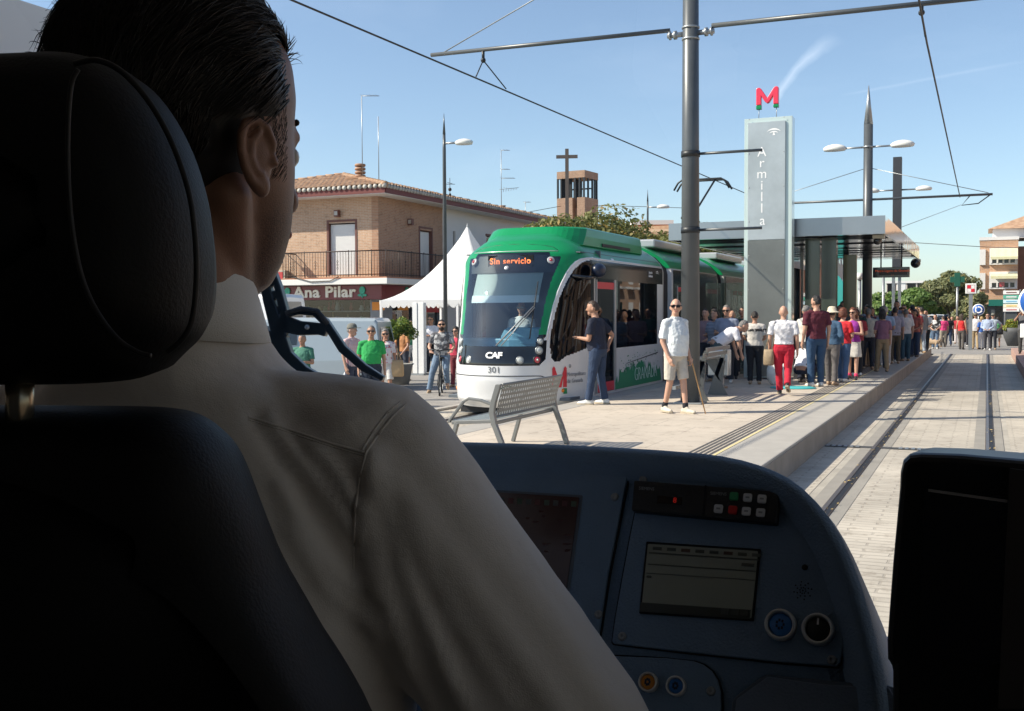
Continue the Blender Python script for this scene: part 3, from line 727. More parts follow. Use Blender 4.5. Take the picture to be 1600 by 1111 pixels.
# contact wires
wl = [(-8.55, 6, 6.0)]+[(-8.33, 18.08, 6.05), (-7.7, 39, 5.98), (-7.95, 49, 5.9)]
tag(MB().tube(wl, .016, 6).build('contact_wire', m_wire), 'dark contact wire running over the green tram', 'wire')
tag(MB().tube([(-.78, 3, 6.1), (-.90, 18.08, 6.04), tuple(on_y(1500, 308, 38.7))], .016, 6).build('contact_wire', m_wire), 'dark contact wire hanging over the empty near track', 'wire')
# second pole with spire and lamps
P2 = Vector((-3.75, 38.7, ZP))
c2 = thing('catenary_pole', 'grey pole with pointed spire and two dome lamps beyond the shelter', 'pole', P2)
pole(P2.x, P2.y, 7.85, .17, .15, parent=c2)
wparent(MB().tube([(P2.x, P2.y, 8.18), (P2.x, P2.y, 9.5)], [.15, .01], 14).build('spire', m_galv), c2)
def dome_lamp(p, d, L, parent, r_=.36, name='lamp'):
    """lamp arm with a shallow dome head at its end; d is the arm direction"""
    d = Vector(d).normalized(); e = p+d*L
    a = wparent(MB().tube([p, e], [.035, .03], 8).build('lamp_arm', m_galv), parent)
    M_ = Matrix.Translation(e+d*r_*.6+Vector((0, 0, -.03)))
    M_ = M_ @ Matrix.Rotation(math.atan2(d.y, d.x), 4, 'Z')
    mb = MB().ell((0, 0, 0), (r_*1.15, r_*.75, r_*.55), 16, 10, M=None, f=lambda q: 1 if q.z > 0 else .9)
    mb.v = [M_ @ Vector((v[0], v[1], max(v[2], -.03))) for v in mb.v]
    return wparent(mb.build('lamp_head', mat('lamp_shell', (.72, .72, .68), .35)), parent)
for d in ((-1, 0, 0), (1, 0, 0)): dome_lamp(P2+Vector((0, 0, 7.1)), d, .88, c2)
wparent(MB().tube([(P2.x, P2.y, 7.4), (P2.x, P2.y, 7.46)], .175, 16).build('clamp', m_galv), c2)
zA = on_y(1356, 312, 38.7).z
wparent(MB().tube([(-7.9, 38.7, zA), (.13, 38.7, zA)], .04, 8).build('cantilever_arm', m_polegrey), c2)
zs_ = on_y(1356, 262, 38.7).z
wparent(MB().tube([(P2.x, P2.y, zs_), (-7.6, 38.7, zA+.02)], .012, 5).tube([(P2.x, P2.y, zs_), (.0, 38.7, zA+.05)], .012, 5).build('stay_cable', m_galv), c2)
wparent(MB().tube([(-.55, 38.7, zA-.02), (-.8, 38.7, zA-.32), (-.3, 38.7, zA-.28), (.05, 38.7, zA-.02)], .02, 5).build('wire_hanger', m_darkmetal), c2)
# pull-off wire going down left
# square dark column with lamps, further on
P3 = Vector((-3.47, 47.9, ZP))
c3 = thing('lamp_column', 'square dark column with two small dome lamps beyond the shelter roof', 'lamp post', P3)
zt = on_y(1400, 246, 47.9).z
wparent(MB().box((P3.x-.17, P3.y-.17, 3.3), (P3.x+.17, P3.y+.17, zt)).build('column', mat('anthracite', (.035, .038, .045), .5), bevel=.01), c3)
for dx in (-.12, .12): wparent(MB().box((P3.x+dx-.06, P3.y-.06, 0), (P3.x+dx+.06, P3.y+.06, 3.3)).build('column_leg', m_galv), c3)
zl = on_y(1400, 297, 47.9).z
for d in ((-1, 0, 0), (1, 0, 0)): dome_lamp(Vector((P3.x, P3.y, zl)), d, .85, c3, .3)
tag(MB().tube([on_y(1403, 357, 47.9), on_y(1502, 320, 60)], .012, 5).build('span_wire', m_galv), 'thin span wire rising from the dark square column', 'wire')
tag(MB().tube([on_y(1425, 379, 70), on_y(1540, 386, 70), on_y(1700, 390, 70)], .02, 5).build('span_wire', m_wire), 'thin cable crossing the sky before the brick apartment block', 'wire')
# street lamps
def street_lamp(x, y, h, head_z, d, label, z0=0, L=1.2, r_=.30):
    t = thing('street_lamp', label, 'street lamp', (x, y, z0), group='single-arm street lamps')
    wparent(MB().tube([(x, y, z0), (x, y, head_z-.2), (x, y, h)], [.065, .05, .04], 12).tube([(x, y, h), (x, y, h+.6)], [.045, .005], 8).build('post', m_polegrey), t)
    dome_lamp(Vector((x, y, head_z)), d, L, t, r_)
l1 = on_y(694, 224, 28)
street_lamp(l1.x, l1.y, on_y(694, 210, 28).z, l1.z, (1, .15, 0), 'tall lamp post in front of the tiled-roof house', L=.45, r_=.25)
l2 = on_depth(1012, 324, 55)
street_lamp(l2.x, l2.y, l2.z+.3, l2.z, (1, .2, 0), 'distant lamp post above the trees left of the catenary pole', L=.6)
# ---------------------------------------------------------------- station sign column
YM = 25.2
mo = thing('station_sign_column', 'tall glass and steel column reading Armilla with a red M on top', 'sign', (-4.68, YM, ZP))
x0, x1 = on_y(1163, 400, YM).x, on_y(1236, 400, YM).x
zt = on_y(1200, 184, YM).z
m_gw = mat('edge_glass', (.50, .60, .58), .12, spec=.8, coat=.6)
m_panel = mat('brushed_panel_sky', (.50, .55, .57), .38, .4, var=.22, vs=1.2, bump=.02, bs=8)  # lighter base colour stands in for the sky reflected in the upper half
wparent(MB().box((x0+.05, YM, ZP+.02), (x1-.03, YM+.30, zt-.03)).build('core', m_galv), mo)
wparent(MB().box((x0, YM-.035, ZP+.02), (x1, YM-.015, zt)).build('glass_front', m_gw, bevel=.004), mo)
wparent(MB().box((x1, YM-.035, ZP+.02), (x1+.02, YM+.32, zt)).build('glass_side', m_gw, bevel=.004), mo)
xa, xb = on_y(1169, 400, YM).x, on_y(1227, 400, YM).x
zj = on_y(1200, 375, YM).z
wparent(MB().box((xa, YM-.075, zj+.006), (xb, YM-.04, zt-.10)).build('front_panel', m_panel, bevel=.003), mo)
wparent(MB().box((xa, YM-.075, ZP+.06), (xb, YM-.04, zj-.006)).build('front_panel', mat('brushed_panel_low', (.24, .25, .235), .34, .5, var=.3, vs=1.0, bump=.02, bs=8), bevel=.003), mo)  # same metal without the painted sky reflection, so darker
for z in [ZP+.5+i*.78 for i in range(8)]:
    for xx in (xa+.03, xb-.03): wparent(MB().lathe([(.0001, .008), (.012, .006), (.014, 0)], n=8, M=Matrix.Translation((xx, YM-.075, z)) @ Matrix.Rotation(R(90), 4, 'X')).build('fixing', m_galv), mo)
for i, ch in enumerate('Armilla'):
    py = (238, 255, 272, 290, 308, 326, 345)[i]; p = on_y(1189 if ch != 'a' else 1190, py, YM-.08)
    t_ = text('lettering', ch, .31, m_twhite, None, (p.x+.02, YM-.078, p.z), (R(90), 0, 0), .002, 0); wparent(t_, mo)
mb = MB(); pc_ = on_y(1209, 212, YM-.08)
for rr_, th in ((.17, .035), (.11, .03)):
    o_ = []; i_ = []
    for k in range(15):
        a = R(35+110*k/14); t = math.sin(math.pi*k/14)*th+.004
        o_.append(Vector((pc_.x+rr_*1.1*math.cos(a), YM-.080, pc_.z+rr_*math.sin(a)))); i_.append(Vector((pc_.x+(rr_-t)*1.1*math.cos(a), YM-.080, pc_.z+(rr_-t)*math.sin(a))))
    mb.ring_loft([o_, i_], closed=False)
mb.add([(pc_.x-.03, YM-.08, pc_.z+.01), (pc_.x+.035, YM-.08, pc_.z+.01), (pc_.x+.01, YM-.08, pc_.z+.08), (pc_.x-.008, YM-.08, pc_.z+.08)], [(0, 1, 2, 3)])
wparent(mb.build('emblem', m_twhite), mo)
# the red M on its two green feet, joined as one piece
pm = on_y(1181, 168, YM); pn = on_y(1216, 134, YM); zb, zt2 = pm.z, pn.z; Wm = pn.x-pm.x; cx_ = (pn.x+pm.x)/2; Hm = zt2-zb
M_letter = mat('letter_red', (.75, .03, .07), .3, coat=.5)
def uv(u, v_): return (pm.x+u*Wm, zb+v_*Hm)
Mp = [uv(0, .12), uv(0, .93), uv(.04, .99), uv(.14, 1.0), uv(.22, .94), uv(.5, .46), uv(.78, .94), uv(.86, 1.0), uv(.96, .99), uv(1, .93), uv(1, .12), uv(.77, .12), uv(.77, .56), uv(.60, .26), uv(.5, .18), uv(.40, .26), uv(.23, .56), uv(.23, .12)]
wparent(MB().prism(Mp, YM+.02, YM+.14).build('letter_m', M_letter, bevel=.012), mo)
wparent(MB().box((pm.x, YM+.02, zb-.04), (pm.x+.23*Wm, YM+.14, zb+.10*Hm)).box((pm.x+.77*Wm, YM+.02, zb-.02), (pn.x, YM+.14, zb+.10*Hm)).build('letter_foot', m_green, bevel=.01), mo)
wparent(MB().tube([(pm.x+.05, YM+.08, zt-.05), (pm.x+.06, YM+.08, zb)], .008, 6).tube([(pn.x-.05, YM+.08, zt-.05), (pn.x-.05, YM+.08, zb)], .008, 6).build('letter_rod', m_galv), mo)
# ---------------------------------------------------------------- platform shelter
YC0, YC1, XL, XR, ZB, ZT = 25.75, 39.2, -7.12, -2.12, 3.62, 4.03
sh = thing('platform_shelter', 'long metal shelter roof with mirror-like underside over the waiting crowd', 'shelter', (-4.6, YC0, ZP))
m_mirror = mat('polished_steel', (.80, .76, .70), .09, 1.0, bump=.35, bs=1.4)
m_louver = mat('louvre_steel', (.80, .80, .78), .14, 1.0, bump=.3, bs=2.0)
wparent(MB().box((XL, YC0, ZB), (XR, YC0+.05, ZT)).build('front_fascia', mat('fascia_satin', (.40, .42, .44), .28, .8, var=.12, vs=.8)), sh)
wparent(MB().box((XR-.05, YC0+.05, ZB), (XR, YC1, ZT)).build('side_fascia', m_mirror), sh)
wparent(MB().box((XL, YC0+.05, ZB), (XL+.05, YC1, ZT)).build('side_fascia', m_mirror), sh)
wparent(MB().box((XL+.05, YC0+.05, ZT-.06), (XR-.05, YC1, ZT-.02)).build('roof_deck', m_greymetal), sh)
lvb = MB(); y = YC0+.12
while y < YC1-.1:
    tl_ = rnd.uniform(-.006, .010); xs_ = [XL+.06+(XR-XL-.12)*k/6 for k in range(7)]; lvb.ring_loft([[Vector((a, y, ZB+.012+rnd.uniform(-.001, .001))) for a in xs_], [Vector((a, y+.128, ZB+.012+tl_+rnd.uniform(-.001, .001))) for a in xs_]], closed=False, smooth=False); y += .14
wparent(lvb.build('louvred_soffit', m_louver), sh)
wparent(MB().box((XL+.05, YC0+.05, ZB+.08), (XR-.05, YC1, ZB+.1)).build('soffit_back', m_black), sh)
m_sgl = mat('shelter_green_panel', (.055, .075, .06), .15, coat=.8, var=.3, vs=1)
g2 = glass('shelter_glass', (.72, .80, .76), .08)
for (xa_, xb_, ya, yb) in ((-3.62, -3.28, 26.6, 26.9), (-4.0, -3.66, 26.6, 26.9)):
    wparent(MB().box((xa_, ya, ZP), (xb_, yb, ZB)).build('panel_post', m_sgl, bevel=.006), sh)
wparent(MB().box((-3.25, 27.8, ZP), (-2.95, 27.95, ZB-.35)).build('panel_post', mat('olive_panel', (.10, .095, .04), .3, coat=.5), bevel=.005), sh)
for y in (28.2, 30.4, 32.6, 34.8): wparent(MB().box((-5.0, y, ZP+.1), (-4.97, y+2.1, 3.1)).build('glass_panel', g2), sh)
for y in (28.1, 30.3, 32.5, 34.7, 36.9): wparent(MB().box((-5.03, y, ZP), (-4.94, y+.06, ZB)).build('frame_post', m_galv), sh)
for y in (30.5, 36.5): wparent(MB().tube([(-4.2, y, ZP), (-4.2, y, ZB)], .09, 12).build('support_post', m_greymetal), sh)
wparent(MB().box((-6.5, 27, ZP), (-5.3, 27.1, 2.6)).build('glass_panel', g2), sh)
# departure display
m_led2 = mat('dim_orange_led', (.5, .10, .03), .5, emit=(1, .15, .04), es=.14)
dd = thing('departure_display', 'dark hanging display with orange letters under the shelter roof', 'display', (-2.6, 30.5, 3.2))
a_, b_ = on_y(1364, 418, 30.6), on_y(1421, 433, 30.6)
wparent(MB().box((a_.x, 30.55, b_.z), (b_.x, 30.75, a_.z)).build('housing', m_tblack, bevel=.01), dd)
wparent(MB().box((a_.x+.15, 30.54, b_.z+.06), (b_.x-.05, 30.55, a_.z-.06)).build('screen', mat('display_dark', (.02, .008, .004), .3)), dd)
t_ = text('lettering', 'Metro Ligero de Granada', .085, m_led2, None, ((a_.x+b_.x)/2+.04, 30.535, (a_.z+b_.z)/2+.035), (R(90), 0, 0), .001, 0); wparent(t_, dd)
t_ = text('lettering', '12:45', .07, m_led2, None, ((a_.x+b_.x)/2+.04, 30.535, (a_.z+b_.z)/2-.07), (R(90), 0, 0), .001, 0); t_.data.body = '- -'; wparent(t_, dd)
wparent(MB().tube([(a_.x+.2, 30.65, a_.z), (a_.x+.2, 30.65, ZB+.05)], .018, 6).tube([(b_.x-.2, 30.65, a_.z), (b_.x-.2, 30.65, ZB+.05)], .018, 6).build('hanger', m_darkmetal), dd)
def dome_cam(p, label, r_=.09, box=False):
    t = thing('security_camera', label, 'camera', p)
    wparent(MB().box(p+Vector((-.10, -.1, 0)), p+Vector((.16, .1, .08))).build('mount', mat('cam_beige', (.45, .43, .36), .5), bevel=.01), t)
    wparent(MB().ell(p+Vector((0, 0, -.05)), (r_, r_, r_), 14, 9).build('dome', m_tblack), t)
dome_cam(Vector((on_y(1371, 372, 26.2).x, 26.2, ZB-.08)), 'small beige camera with black dome at the shelter front corner')
dome_cam(Vector((XR-.07, 38.4, ZB-.12)), 'dark dome camera under the far end of the shelter roof', .16)
# black loudspeaker boxes etc. poles behind the shelter
for px_, y_, h_, r_, lab in ((1343, 41, 3.0, .06, 'slim grey post with white cap behind the shelter'), (1380, 43, 3.2, .05, 'thin grey post behind the shelter, right of the grey spire pole')):
    p = on_y(px_, 480, y_); t = thing('post', lab, 'post', (p.x, y_, ZP))
    wparent(MB().tube([(p.x, y_, ZP), (p.x, y_, h_)], r_, 10).build('shaft', m_galv), t); wparent(MB().tube([(p.x, y_, h_), (p.x, y_, h_+.25)], r_*1.6, 10).build('cap', m_white), t)
# teal banner
p = on_y(1317, 452, 42); tb = thing('banner', 'curved teal feather banner behind the waiting crowd', 'banner', (p.x, 42, ZP))
bp = [(p.x-.25, 1.2), (p.x-.25, 3.25), (p.x-.12, 3.15), (p.x+.08, 2.85), (p.x+.18, 2.4), (p.x+.22, 1.2)]
wparent(MB().prism(bp, 42, 42.01).build('cloth', mat('teal_cloth', (.05, .42, .40), .7)), tb); wparent(MB().tube([(p.x-.27, 42, ZP), (p.x-.27, 42, 3.3)], .02, 6).build('rod', m_galv), tb)
# ---------------------------------------------------------------- benches, bin
m_bench = mat('bench_paint', (.20, .205, .20), .42, .45, var=.12, vs=3)
def slotted(mb, P, u, v_, nu, nv, du, dv, th):
    """sheet with rows of slots: frame strips and bridges between slots"""
    n_ = u.cross(v_).normalized()*th; Lu, Lv = u.length, v_.length; U, V = u.normalized(), v_.normalized()
    def q(a, b, c, d):
        p = [P+U*a+V*b, P+U*c+V*b, P+U*c+V*d, P+U*a+V*d]; mb.add([x-n_ for x in p]+[x+n_ for x in p], [(3, 2, 1, 0), (4, 5, 6, 7), (0, 1, 5, 4), (1, 2, 6, 5), (2, 3, 7, 6), (3, 0, 4, 7)])
    rowh = Lv/nv; colw = Lu/nu
    y = 0
    for r_ in range(nv+1):
        y0_ = max(0, r_*rowh-(rowh-dv)/2); y1_ = min(Lv, r_*rowh+(rowh-dv)/2); q(0, y0_, Lu, y1_)
    for r_ in range(nv):
        y0_ = r_*rowh+(rowh-dv)/2; y1_ = y0_+dv
        for c in range(nu+1):
            x0_ = max(0, c*colw-(colw-du)/2); x1_ = min(Lu, c*colw+(colw-du)/2); q(x0_, y0_, x1_, y1_)
    return mb
bn = thing('bench', 'perforated grey metal bench with curved legs and armrest in the foreground', 'bench', (-4.75, 11.2, ZP))
XB, YB0, YB1 = -4.70, 10.25, 12.0
def bench_side(y, arm, name='end_frame'):
    prof = [(.20, 0), (.13, .22), (.055, .40), (.03, .52), (.045, .62), (.11, .82)]   # rear leg up to the back, x away from the seat
    mb = MB(); w_ = .026
    pl = [Vector((XB-.03+a-.03, y, ZP+b)) for a, b in prof]
    rings = [[p+Vector((dx, dy, 0)) for dx, dy in ((-.03, -w_), (.03, -w_), (.03, w_), (-.03, w_))] for p in pl]
    mb.ring_loft(rings, smooth=False)
    return wparent(mb.build(name, m_bench, bevel=.006), bn)
def flatbar(pts, w_, h_, name, m_=m_bench, parent=bn, bv=.006):
    rings = []
    for i, p in enumerate(pts):
        d = (pts[min(i+1, len(pts)-1)]-pts[max(i-1, 0)]).normalized(); s_ = Vector((0, 1, 0)); n_ = d.cross(s_).normalized()
        rings.append([p+s_*w_+n_*h_, p-s_*w_+n_*h_, p-s_*w_-n_*h_, p+s_*w_-n_*h_])
    return wparent(MB().ring_loft(rings, smooth=False).build(name, m_, bevel=bv), parent)
for y in (YB0, YB1): bench_side(y, True, 'rear_leg')
for y in (YB0, YB1):
    flatbar([Vector((XB-.02, y, ZP+.43)), Vector((XB-.50, y, ZP+.40))], .022, .02, 'seat_rail')
    flatbar([Vector((XB-.44, y, ZP+.40)), Vector((XB-.50, y, ZP+.2)), Vector((XB-.56, y, ZP))], .024, .022, 'front_leg')
y = YB0
flatbar([Vector((XB-.02, y, ZP+.60)), Vector((XB-.16, y, ZP+.645)), Vector((XB-.30, y, ZP+.66)), Vector((XB-.36, y, ZP+.63)), Vector((XB-.52, y, ZP+.43)), Vector((XB-.53, y, ZP+.40))], .022, .014, 'armrest')
flatbar([Vector((XB-.02, YB1, ZP+.60)), Vector((XB-.16, YB1, ZP+.645)), Vector((XB-.30, YB1, ZP+.66)), Vector((XB-.36, YB1, ZP+.63)), Vector((XB-.52, YB1, ZP+.43))], .022, .014, 'armrest')
wparent(slotted(MB(), Vector((XB-.005, YB0+.03, ZP+.475)), Vector((0, YB1-YB0-.06, 0)), Vector((.085, 0, .335)), 27, 6, .030, .030, .003).build('backrest', m_bench), bn)
wparent(MB().tube([(XB+.085, YB0+.02, ZP+.815), (XB+.085, YB1-.02, ZP+.815)], .014, 8).tube([(XB-.005, YB0+.02, ZP+.47), (XB-.005, YB1-.02, ZP+.47)], .014, 8).build('back_rail', m_bench), bn)
wparent(slotted(MB(), Vector((XB-.04, YB0+.03, ZP+.432)), Vector((0, YB1-YB0-.06, 0)), Vector((-.46, 0, -.015)), 27, 8, .030, .030, .003).build('seat', mat('bench_seat', (.42, .45, .44), .3, .6)), bn)
wparent(MB().box((XB-.52, YB0+.02, ZP+.375), (XB-.49, YB1-.02, ZP+.425)).box((XB-.06, YB0+.02, ZP+.38), (XB-.03, YB1-.02, ZP+.42)).build('seat_edge', m_bench, bevel=.008), bn)
# slatted bench with crossed end frames behind the big pole
b2 = thing('bench', 'slatted grey bench with crossed triangular end frames behind the thick pole', 'bench', (-4.65, 19.3, ZP))
for y in (18.6, 20.1):
    e = MB(); pr = lambda P: e.prism(P, y-.02, y+.02)
    pr([(-4.80, ZP), (-4.72, ZP), (-4.42, ZP+.88), (-4.50, ZP+.88)])
    pr([(-4.72, ZP), (-4.42, ZP), (-4.60, ZP+.36)])
    pr([(-4.86, ZP+.66), (-4.50, ZP+.70), (-4.47, ZP+.62), (-4.52, ZP+.22), (-4.60, ZP+.30)])
    wparent(e.build('end_frame', mat('bench_frame_steel', (.13, .14, .145), .4, .4)), b2)
sl = MB()
for (x_, z_) in ((-4.40, .90), (-4.45, .80)): sl.box((x_-.03, 18.4, ZP+z_-.035), (x_, 20.2, ZP+z_+.035))
for x_ in (-4.90, -4.80, -4.70, -4.60): sl.box((x_-.035, 18.4, ZP+.70), (x_+.035, 20.2, ZP+.725))
wparent(sl.build('slats', m_bench, bevel=.004), b2)
wparent(MB().box((-5.02, 18.4, ZP+.2), (-4.96, 20.2, ZP+.26)).build('foot_bar', m_galv), b2)
wb = thing('litter_bin', 'steel litter bin with a red stripe beside the slatted bench', 'litter bin', (-4.62, 20.9, ZP))
a_, b_ = on_y(1108, 546, 20.9), on_y(1140, 587, 20.9)
wparent(MB().box((a_.x, 20.75, b_.z), (b_.x, 21.05, a_.z)).build('bin_body', m_steel, bevel=.02), wb)
wparent(MB().box((on_y(1130, 560, 20.9).x, 20.742, b_.z+.02), (on_y(1133, 560, 20.9).x, 20.75, a_.z-.15)).build('stripe', m_red), wb)
wparent(MB().tube([((a_.x+b_.x)/2+.05, 20.9, ZP), ((a_.x+b_.x)/2+.05, 20.9, b_.z)], .045, 10).build('stand', m_galv), wb)
# teal round folded mat and bags on the platform
p = on_z(1238, 607, ZP); tag(MB().lathe([(.0001, .035), (.30, .035), (.36, .02), (.37, 0), (.0001, 0)], (0, 0, 0), n=28, M=Matrix.Translation((p.x, p.y+.1, ZP)) @ Matrix.Diagonal((1.25, .8, 1, 1))).build('round_mat', mat('teal_plastic', (.06, .42, .44), .5)), 'round teal mat lying flat on the platform near the red trousers', 'mat')
# ---------------------------------------------------------------- foliage
m_bark = mat('bark', (.13, .10, .075), .9, var=.3, vs=6)
def leaf_mat(name, a, b, c=None):
    M = bpy.data.materials.get(name)
    if M: return M
    M = bpy.data.materials.new(name); M.use_nodes = True; t = M.node_tree; p = t.nodes['Principled BSDF']; p.inputs['Roughness'].default_value = .6
    n = t.nodes.new('ShaderNodeNewGeometry'); r_ = t.nodes.new('ShaderNodeValToRGB'); r_.color_ramp.elements[0].color = (*a, 1); r_.color_ramp.elements[1].color = (*b, 1)
    if c: e = r_.color_ramp.elements.new(.85); e.color = (*b, 1); r_.color_ramp.elements[2].color = (*c, 1)
    t.links.new(n.outputs['Random Per Island'], r_.inputs[0]); t.links.new(r_.outputs[0], p.inputs['Base Color'])
    tr = t.nodes.new('ShaderNodeBsdfTranslucent'); t.links.new(r_.outputs[0], tr.inputs[0]); x = t.nodes.new('ShaderNodeMixShader'); x.inputs[0].default_value = .35
    o = t.nodes['Material Output']; t.links.new(p.outputs[0], x.inputs[1]); t.links.new(tr.outputs[0], x.inputs[2]); t.links.new(x.outputs[0], o.inputs[0])
    return M
def crown(mb, c, rad, n, size, rg, clumps=14, flat=.6):
    cl = []
    for i in range(clumps):
        while True:
            d = Vector((rg.uniform(-1, 1), rg.uniform(-1, 1), rg.uniform(-1, 1)))
            if .25 < d.length < 1: break
        k = rg.uniform(.55, .95); d = d.normalized()*k*rg.uniform(.7, 1)
        if d.z < -.35: d.z *= .5
        cl.append((Vector((d.x*rad[0], d.y*rad[1], d.z*rad[2])), rg.uniform(.22, .42)))
    for i in range(n):
        cc, cr = rg.choice(cl)
        while True:
            d = Vector((rg.uniform(-1, 1), rg.uniform(-1, 1), rg.uniform(-1, 1)))
            if d.length < 1: break
        d = d.normalized()*d.length**.5
        p = c+cc+Vector((d.x*rad[0]*cr, d.y*rad[1]*cr, d.z*rad[2]*cr*flat*1.3))
        nrm = (d+Vector((rg.gauss(0, .5), rg.gauss(0, .5), rg.gauss(.4, .5)))).normalized(); a = nrm.orthogonal().normalized(); a.rotate(Matrix.Rotation(rg.random()*6.28, 3, nrm)); b = nrm.cross(a)
        s_ = size*rg.uniform(.5, 1.2)
        mb.add([p-a*s_, p-b*s_*.45, p+a*s_, p+b*s_*.45], [(0, 1, 2, 3)])
    return cl
def tree(base, h, rad, label, lm, n=6000, size=.14, seed=1, group=None, clumps=16):
    rg = random.Random(seed); base = Vector(base); t = thing('tree', label, 'tree', base, group=group)
    cc = base+Vector((0, 0, h-rad[2]))
    mb = MB(); cl = crown(mb, cc, rad, n, size, rg, clumps); wparent(mb.build('crown', lm), t)
    tk = MB(); r_ = .05*h**.8*.45; fork = base+Vector((0, 0, max(.8, h-rad[2]*2.0)))
    tk.tube([base, base+(fork-base)*.5+Vector((rg.uniform(-.1, .1), 0, 0)), fork], [r_*1.3, r_, r_*.9], 9)
    for q, _ in cl[:9]: tk.tube([fork, fork.lerp(cc+q, .5)+Vector((0, 0, .1*h)), cc+q*.9], [r_*.55, r_*.3, r_*.08], 6)
    wparent(tk.build('trunk', m_bark), t); return t
lm_aut = leaf_mat('leaves_autumn', (.09, .115, .03), (.20, .20, .06), (.48, .30, .07))
lm_grn = leaf_mat('leaves_green', (.07, .14, .03), (.16, .27, .06), (.28, .34, .10))
lm_oli = leaf_mat('leaves_olive', (.11, .13, .055), (.22, .24, .11), (.36, .31, .12))
lm_yel = leaf_mat('leaves_yellow', (.10, .16, .02), (.35, .36, .05), (.55, .42, .05))
lm_bsh = leaf_mat('leaves_bush', (.05, .12, .015), (.22, .28, .04), (.36, .36, .06))
def tr(px_top, py_top, depth, wpx, label, lm, n=6000, size=.14, seed=1, group=None, zr=None, clumps=16):
    p = on_depth(px_top, py_top, depth); w_ = wpx*depth/FPX/2
    return tree((p.x, p.y, 0), p.z, (w_, w_, zr or min(w_*.8, p.z*.42)), label, lm, n, size, seed, group, clumps)
tr(920, 322, 47, 270, 'broad tree with yellowing leaves behind the tram roof', lm_aut, 15000, .13, 3, zr=2.3, clumps=40)
tr(990, 336, 50, 170, 'smaller yellowing tree right of the broad one behind the tram', lm_aut, 8000, .13, 4, zr=2.0, clumps=24)
tr(1050, 340, 46, 190, 'ochre tree behind the tram, left of the shelter roof', lm_aut, 10000, .13, 5, zr=2.3, clumps=28)
tr(1418, 447, 82, 95, 'bright green tree at the street end behind the queue', lm_grn, 6000, .2, 6, group='trees at the street end')
tr(1385, 455, 88, 90, 'green tree behind the display and pole under the shelter', lm_grn, 5000, .2, 7, group='trees at the street end')
tr(1492, 422, 98, 100, 'large olive-green tree left of the brick apartment block', lm_oli, 9000, .22, 8, group='trees at the street end', clumps=24)
tr(1515, 440, 84, 70, 'grey-green tree right behind the checkered sign', lm_oli, 5000, .17, 9, group='trees at the street end', zr=2.0)
tr(1455, 450, 110, 100, 'hazy green tree farthest down the street', lm_grn, 4000, .25, 10, group='trees at the street end')
# ---------------------------------------------------------------- corner house with tiled roof
XH, YH, ZE = -21.7, 36.57, 6.45
ho = thing('corner_house', 'two-storey brick house with tiled roof, balcony and a jeweller style shop', 'house', (XH, YH, 0))
ho['label'] = 'two-storey brick corner house with tiled roof, iron balcony and Ana Pilar shop'
bx = brick_mat('house_brick_lit', (.58, .36, .23), (.50, .30, .185), (.58, .48, .38), axis='X', bw=.25, bh=.062, ms=.009, bump=.25, var=.12)  # sunlit face: its brightness is put into the brick colour
by = brick_mat('house_brick_shaded', (.46, .25, .15), (.38, .20, .115), (.42, .33, .26), axis='Y', bw=.25, bh=.062, ms=.009, bump=.25, var=.12)  # same brick on the shaded face, the shade put into darker colours
m_ren = mat('white_render', (.72, .71, .69), .85, var=.06, vs=.6)
m_fas = mat('maroon_fascia', (.16, .035, .03), .6, var=.15, vs=2)
XE, YE, YW = -26.5, 54.5, 42.0
XBK = -30.5
# wall pieces with door openings: front (normal -y)
def wall_x(parent, xa, xb, za, zb_, y, th, openings, m_, name='wall'):
    mb = MB(); xs = sorted({xa, xb}|{o[0] for o in openings}|{o[1] for o in openings}); zz = sorted({za, zb_}|{o[2] for o in openings}|{o[3] for o in openings})
    for a, b in zip(xs, xs[1:]):
        for c, d in zip(zz, zz[1:]):
            if not any(o[0] <= a and b <= o[1] and o[2] <= c and d <= o[3] for o in openings): mb.box((a, y, c), (b, y+th, d))
    return wparent(mb.build(name, m_), parent)
def wall_y(parent, ya, yb, za, zb_, x, th, openings, m_, name='wall'):
    mb = MB(); ys = sorted({ya, yb}|{o[0] for o in openings}|{o[1] for o in openings}); zz = sorted({za, zb_}|{o[2] for o in openings}|{o[3] for o in openings})
    for a, b in zip(ys, ys[1:]):
        for c, d in zip(zz, zz[1:]):
            if not any(o[0] <= a and b <= o[1] and o[2] <= c and d <= o[3] for o in openings): mb.box((x-th, a, c), (x, b, d))
    return wparent(mb.build(name, m_), parent)
SETB = .0
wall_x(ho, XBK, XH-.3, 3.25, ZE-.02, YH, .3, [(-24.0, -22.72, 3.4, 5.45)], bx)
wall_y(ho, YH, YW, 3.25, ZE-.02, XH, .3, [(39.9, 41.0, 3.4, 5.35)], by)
wall_y(ho, YW, YE, 0, ZE-.02, XH, .3, [(43.0, 43.25, 3.4, 5.5), (46.5, 47.7, 4.1, 5.5), (50.5, 51.7, 4.1, 5.5)], m_ren)
wparent(MB().box((XBK, YE-.3, 0), (XH-.3, YE, ZE-.02)).box((XBK, YH+.3, 0), (XBK+.3, YE-.3, ZE-.02)).build('wall', m_ren), ho)
m_shut = mat('roller_shutter', (.70, .70, .69), .5)
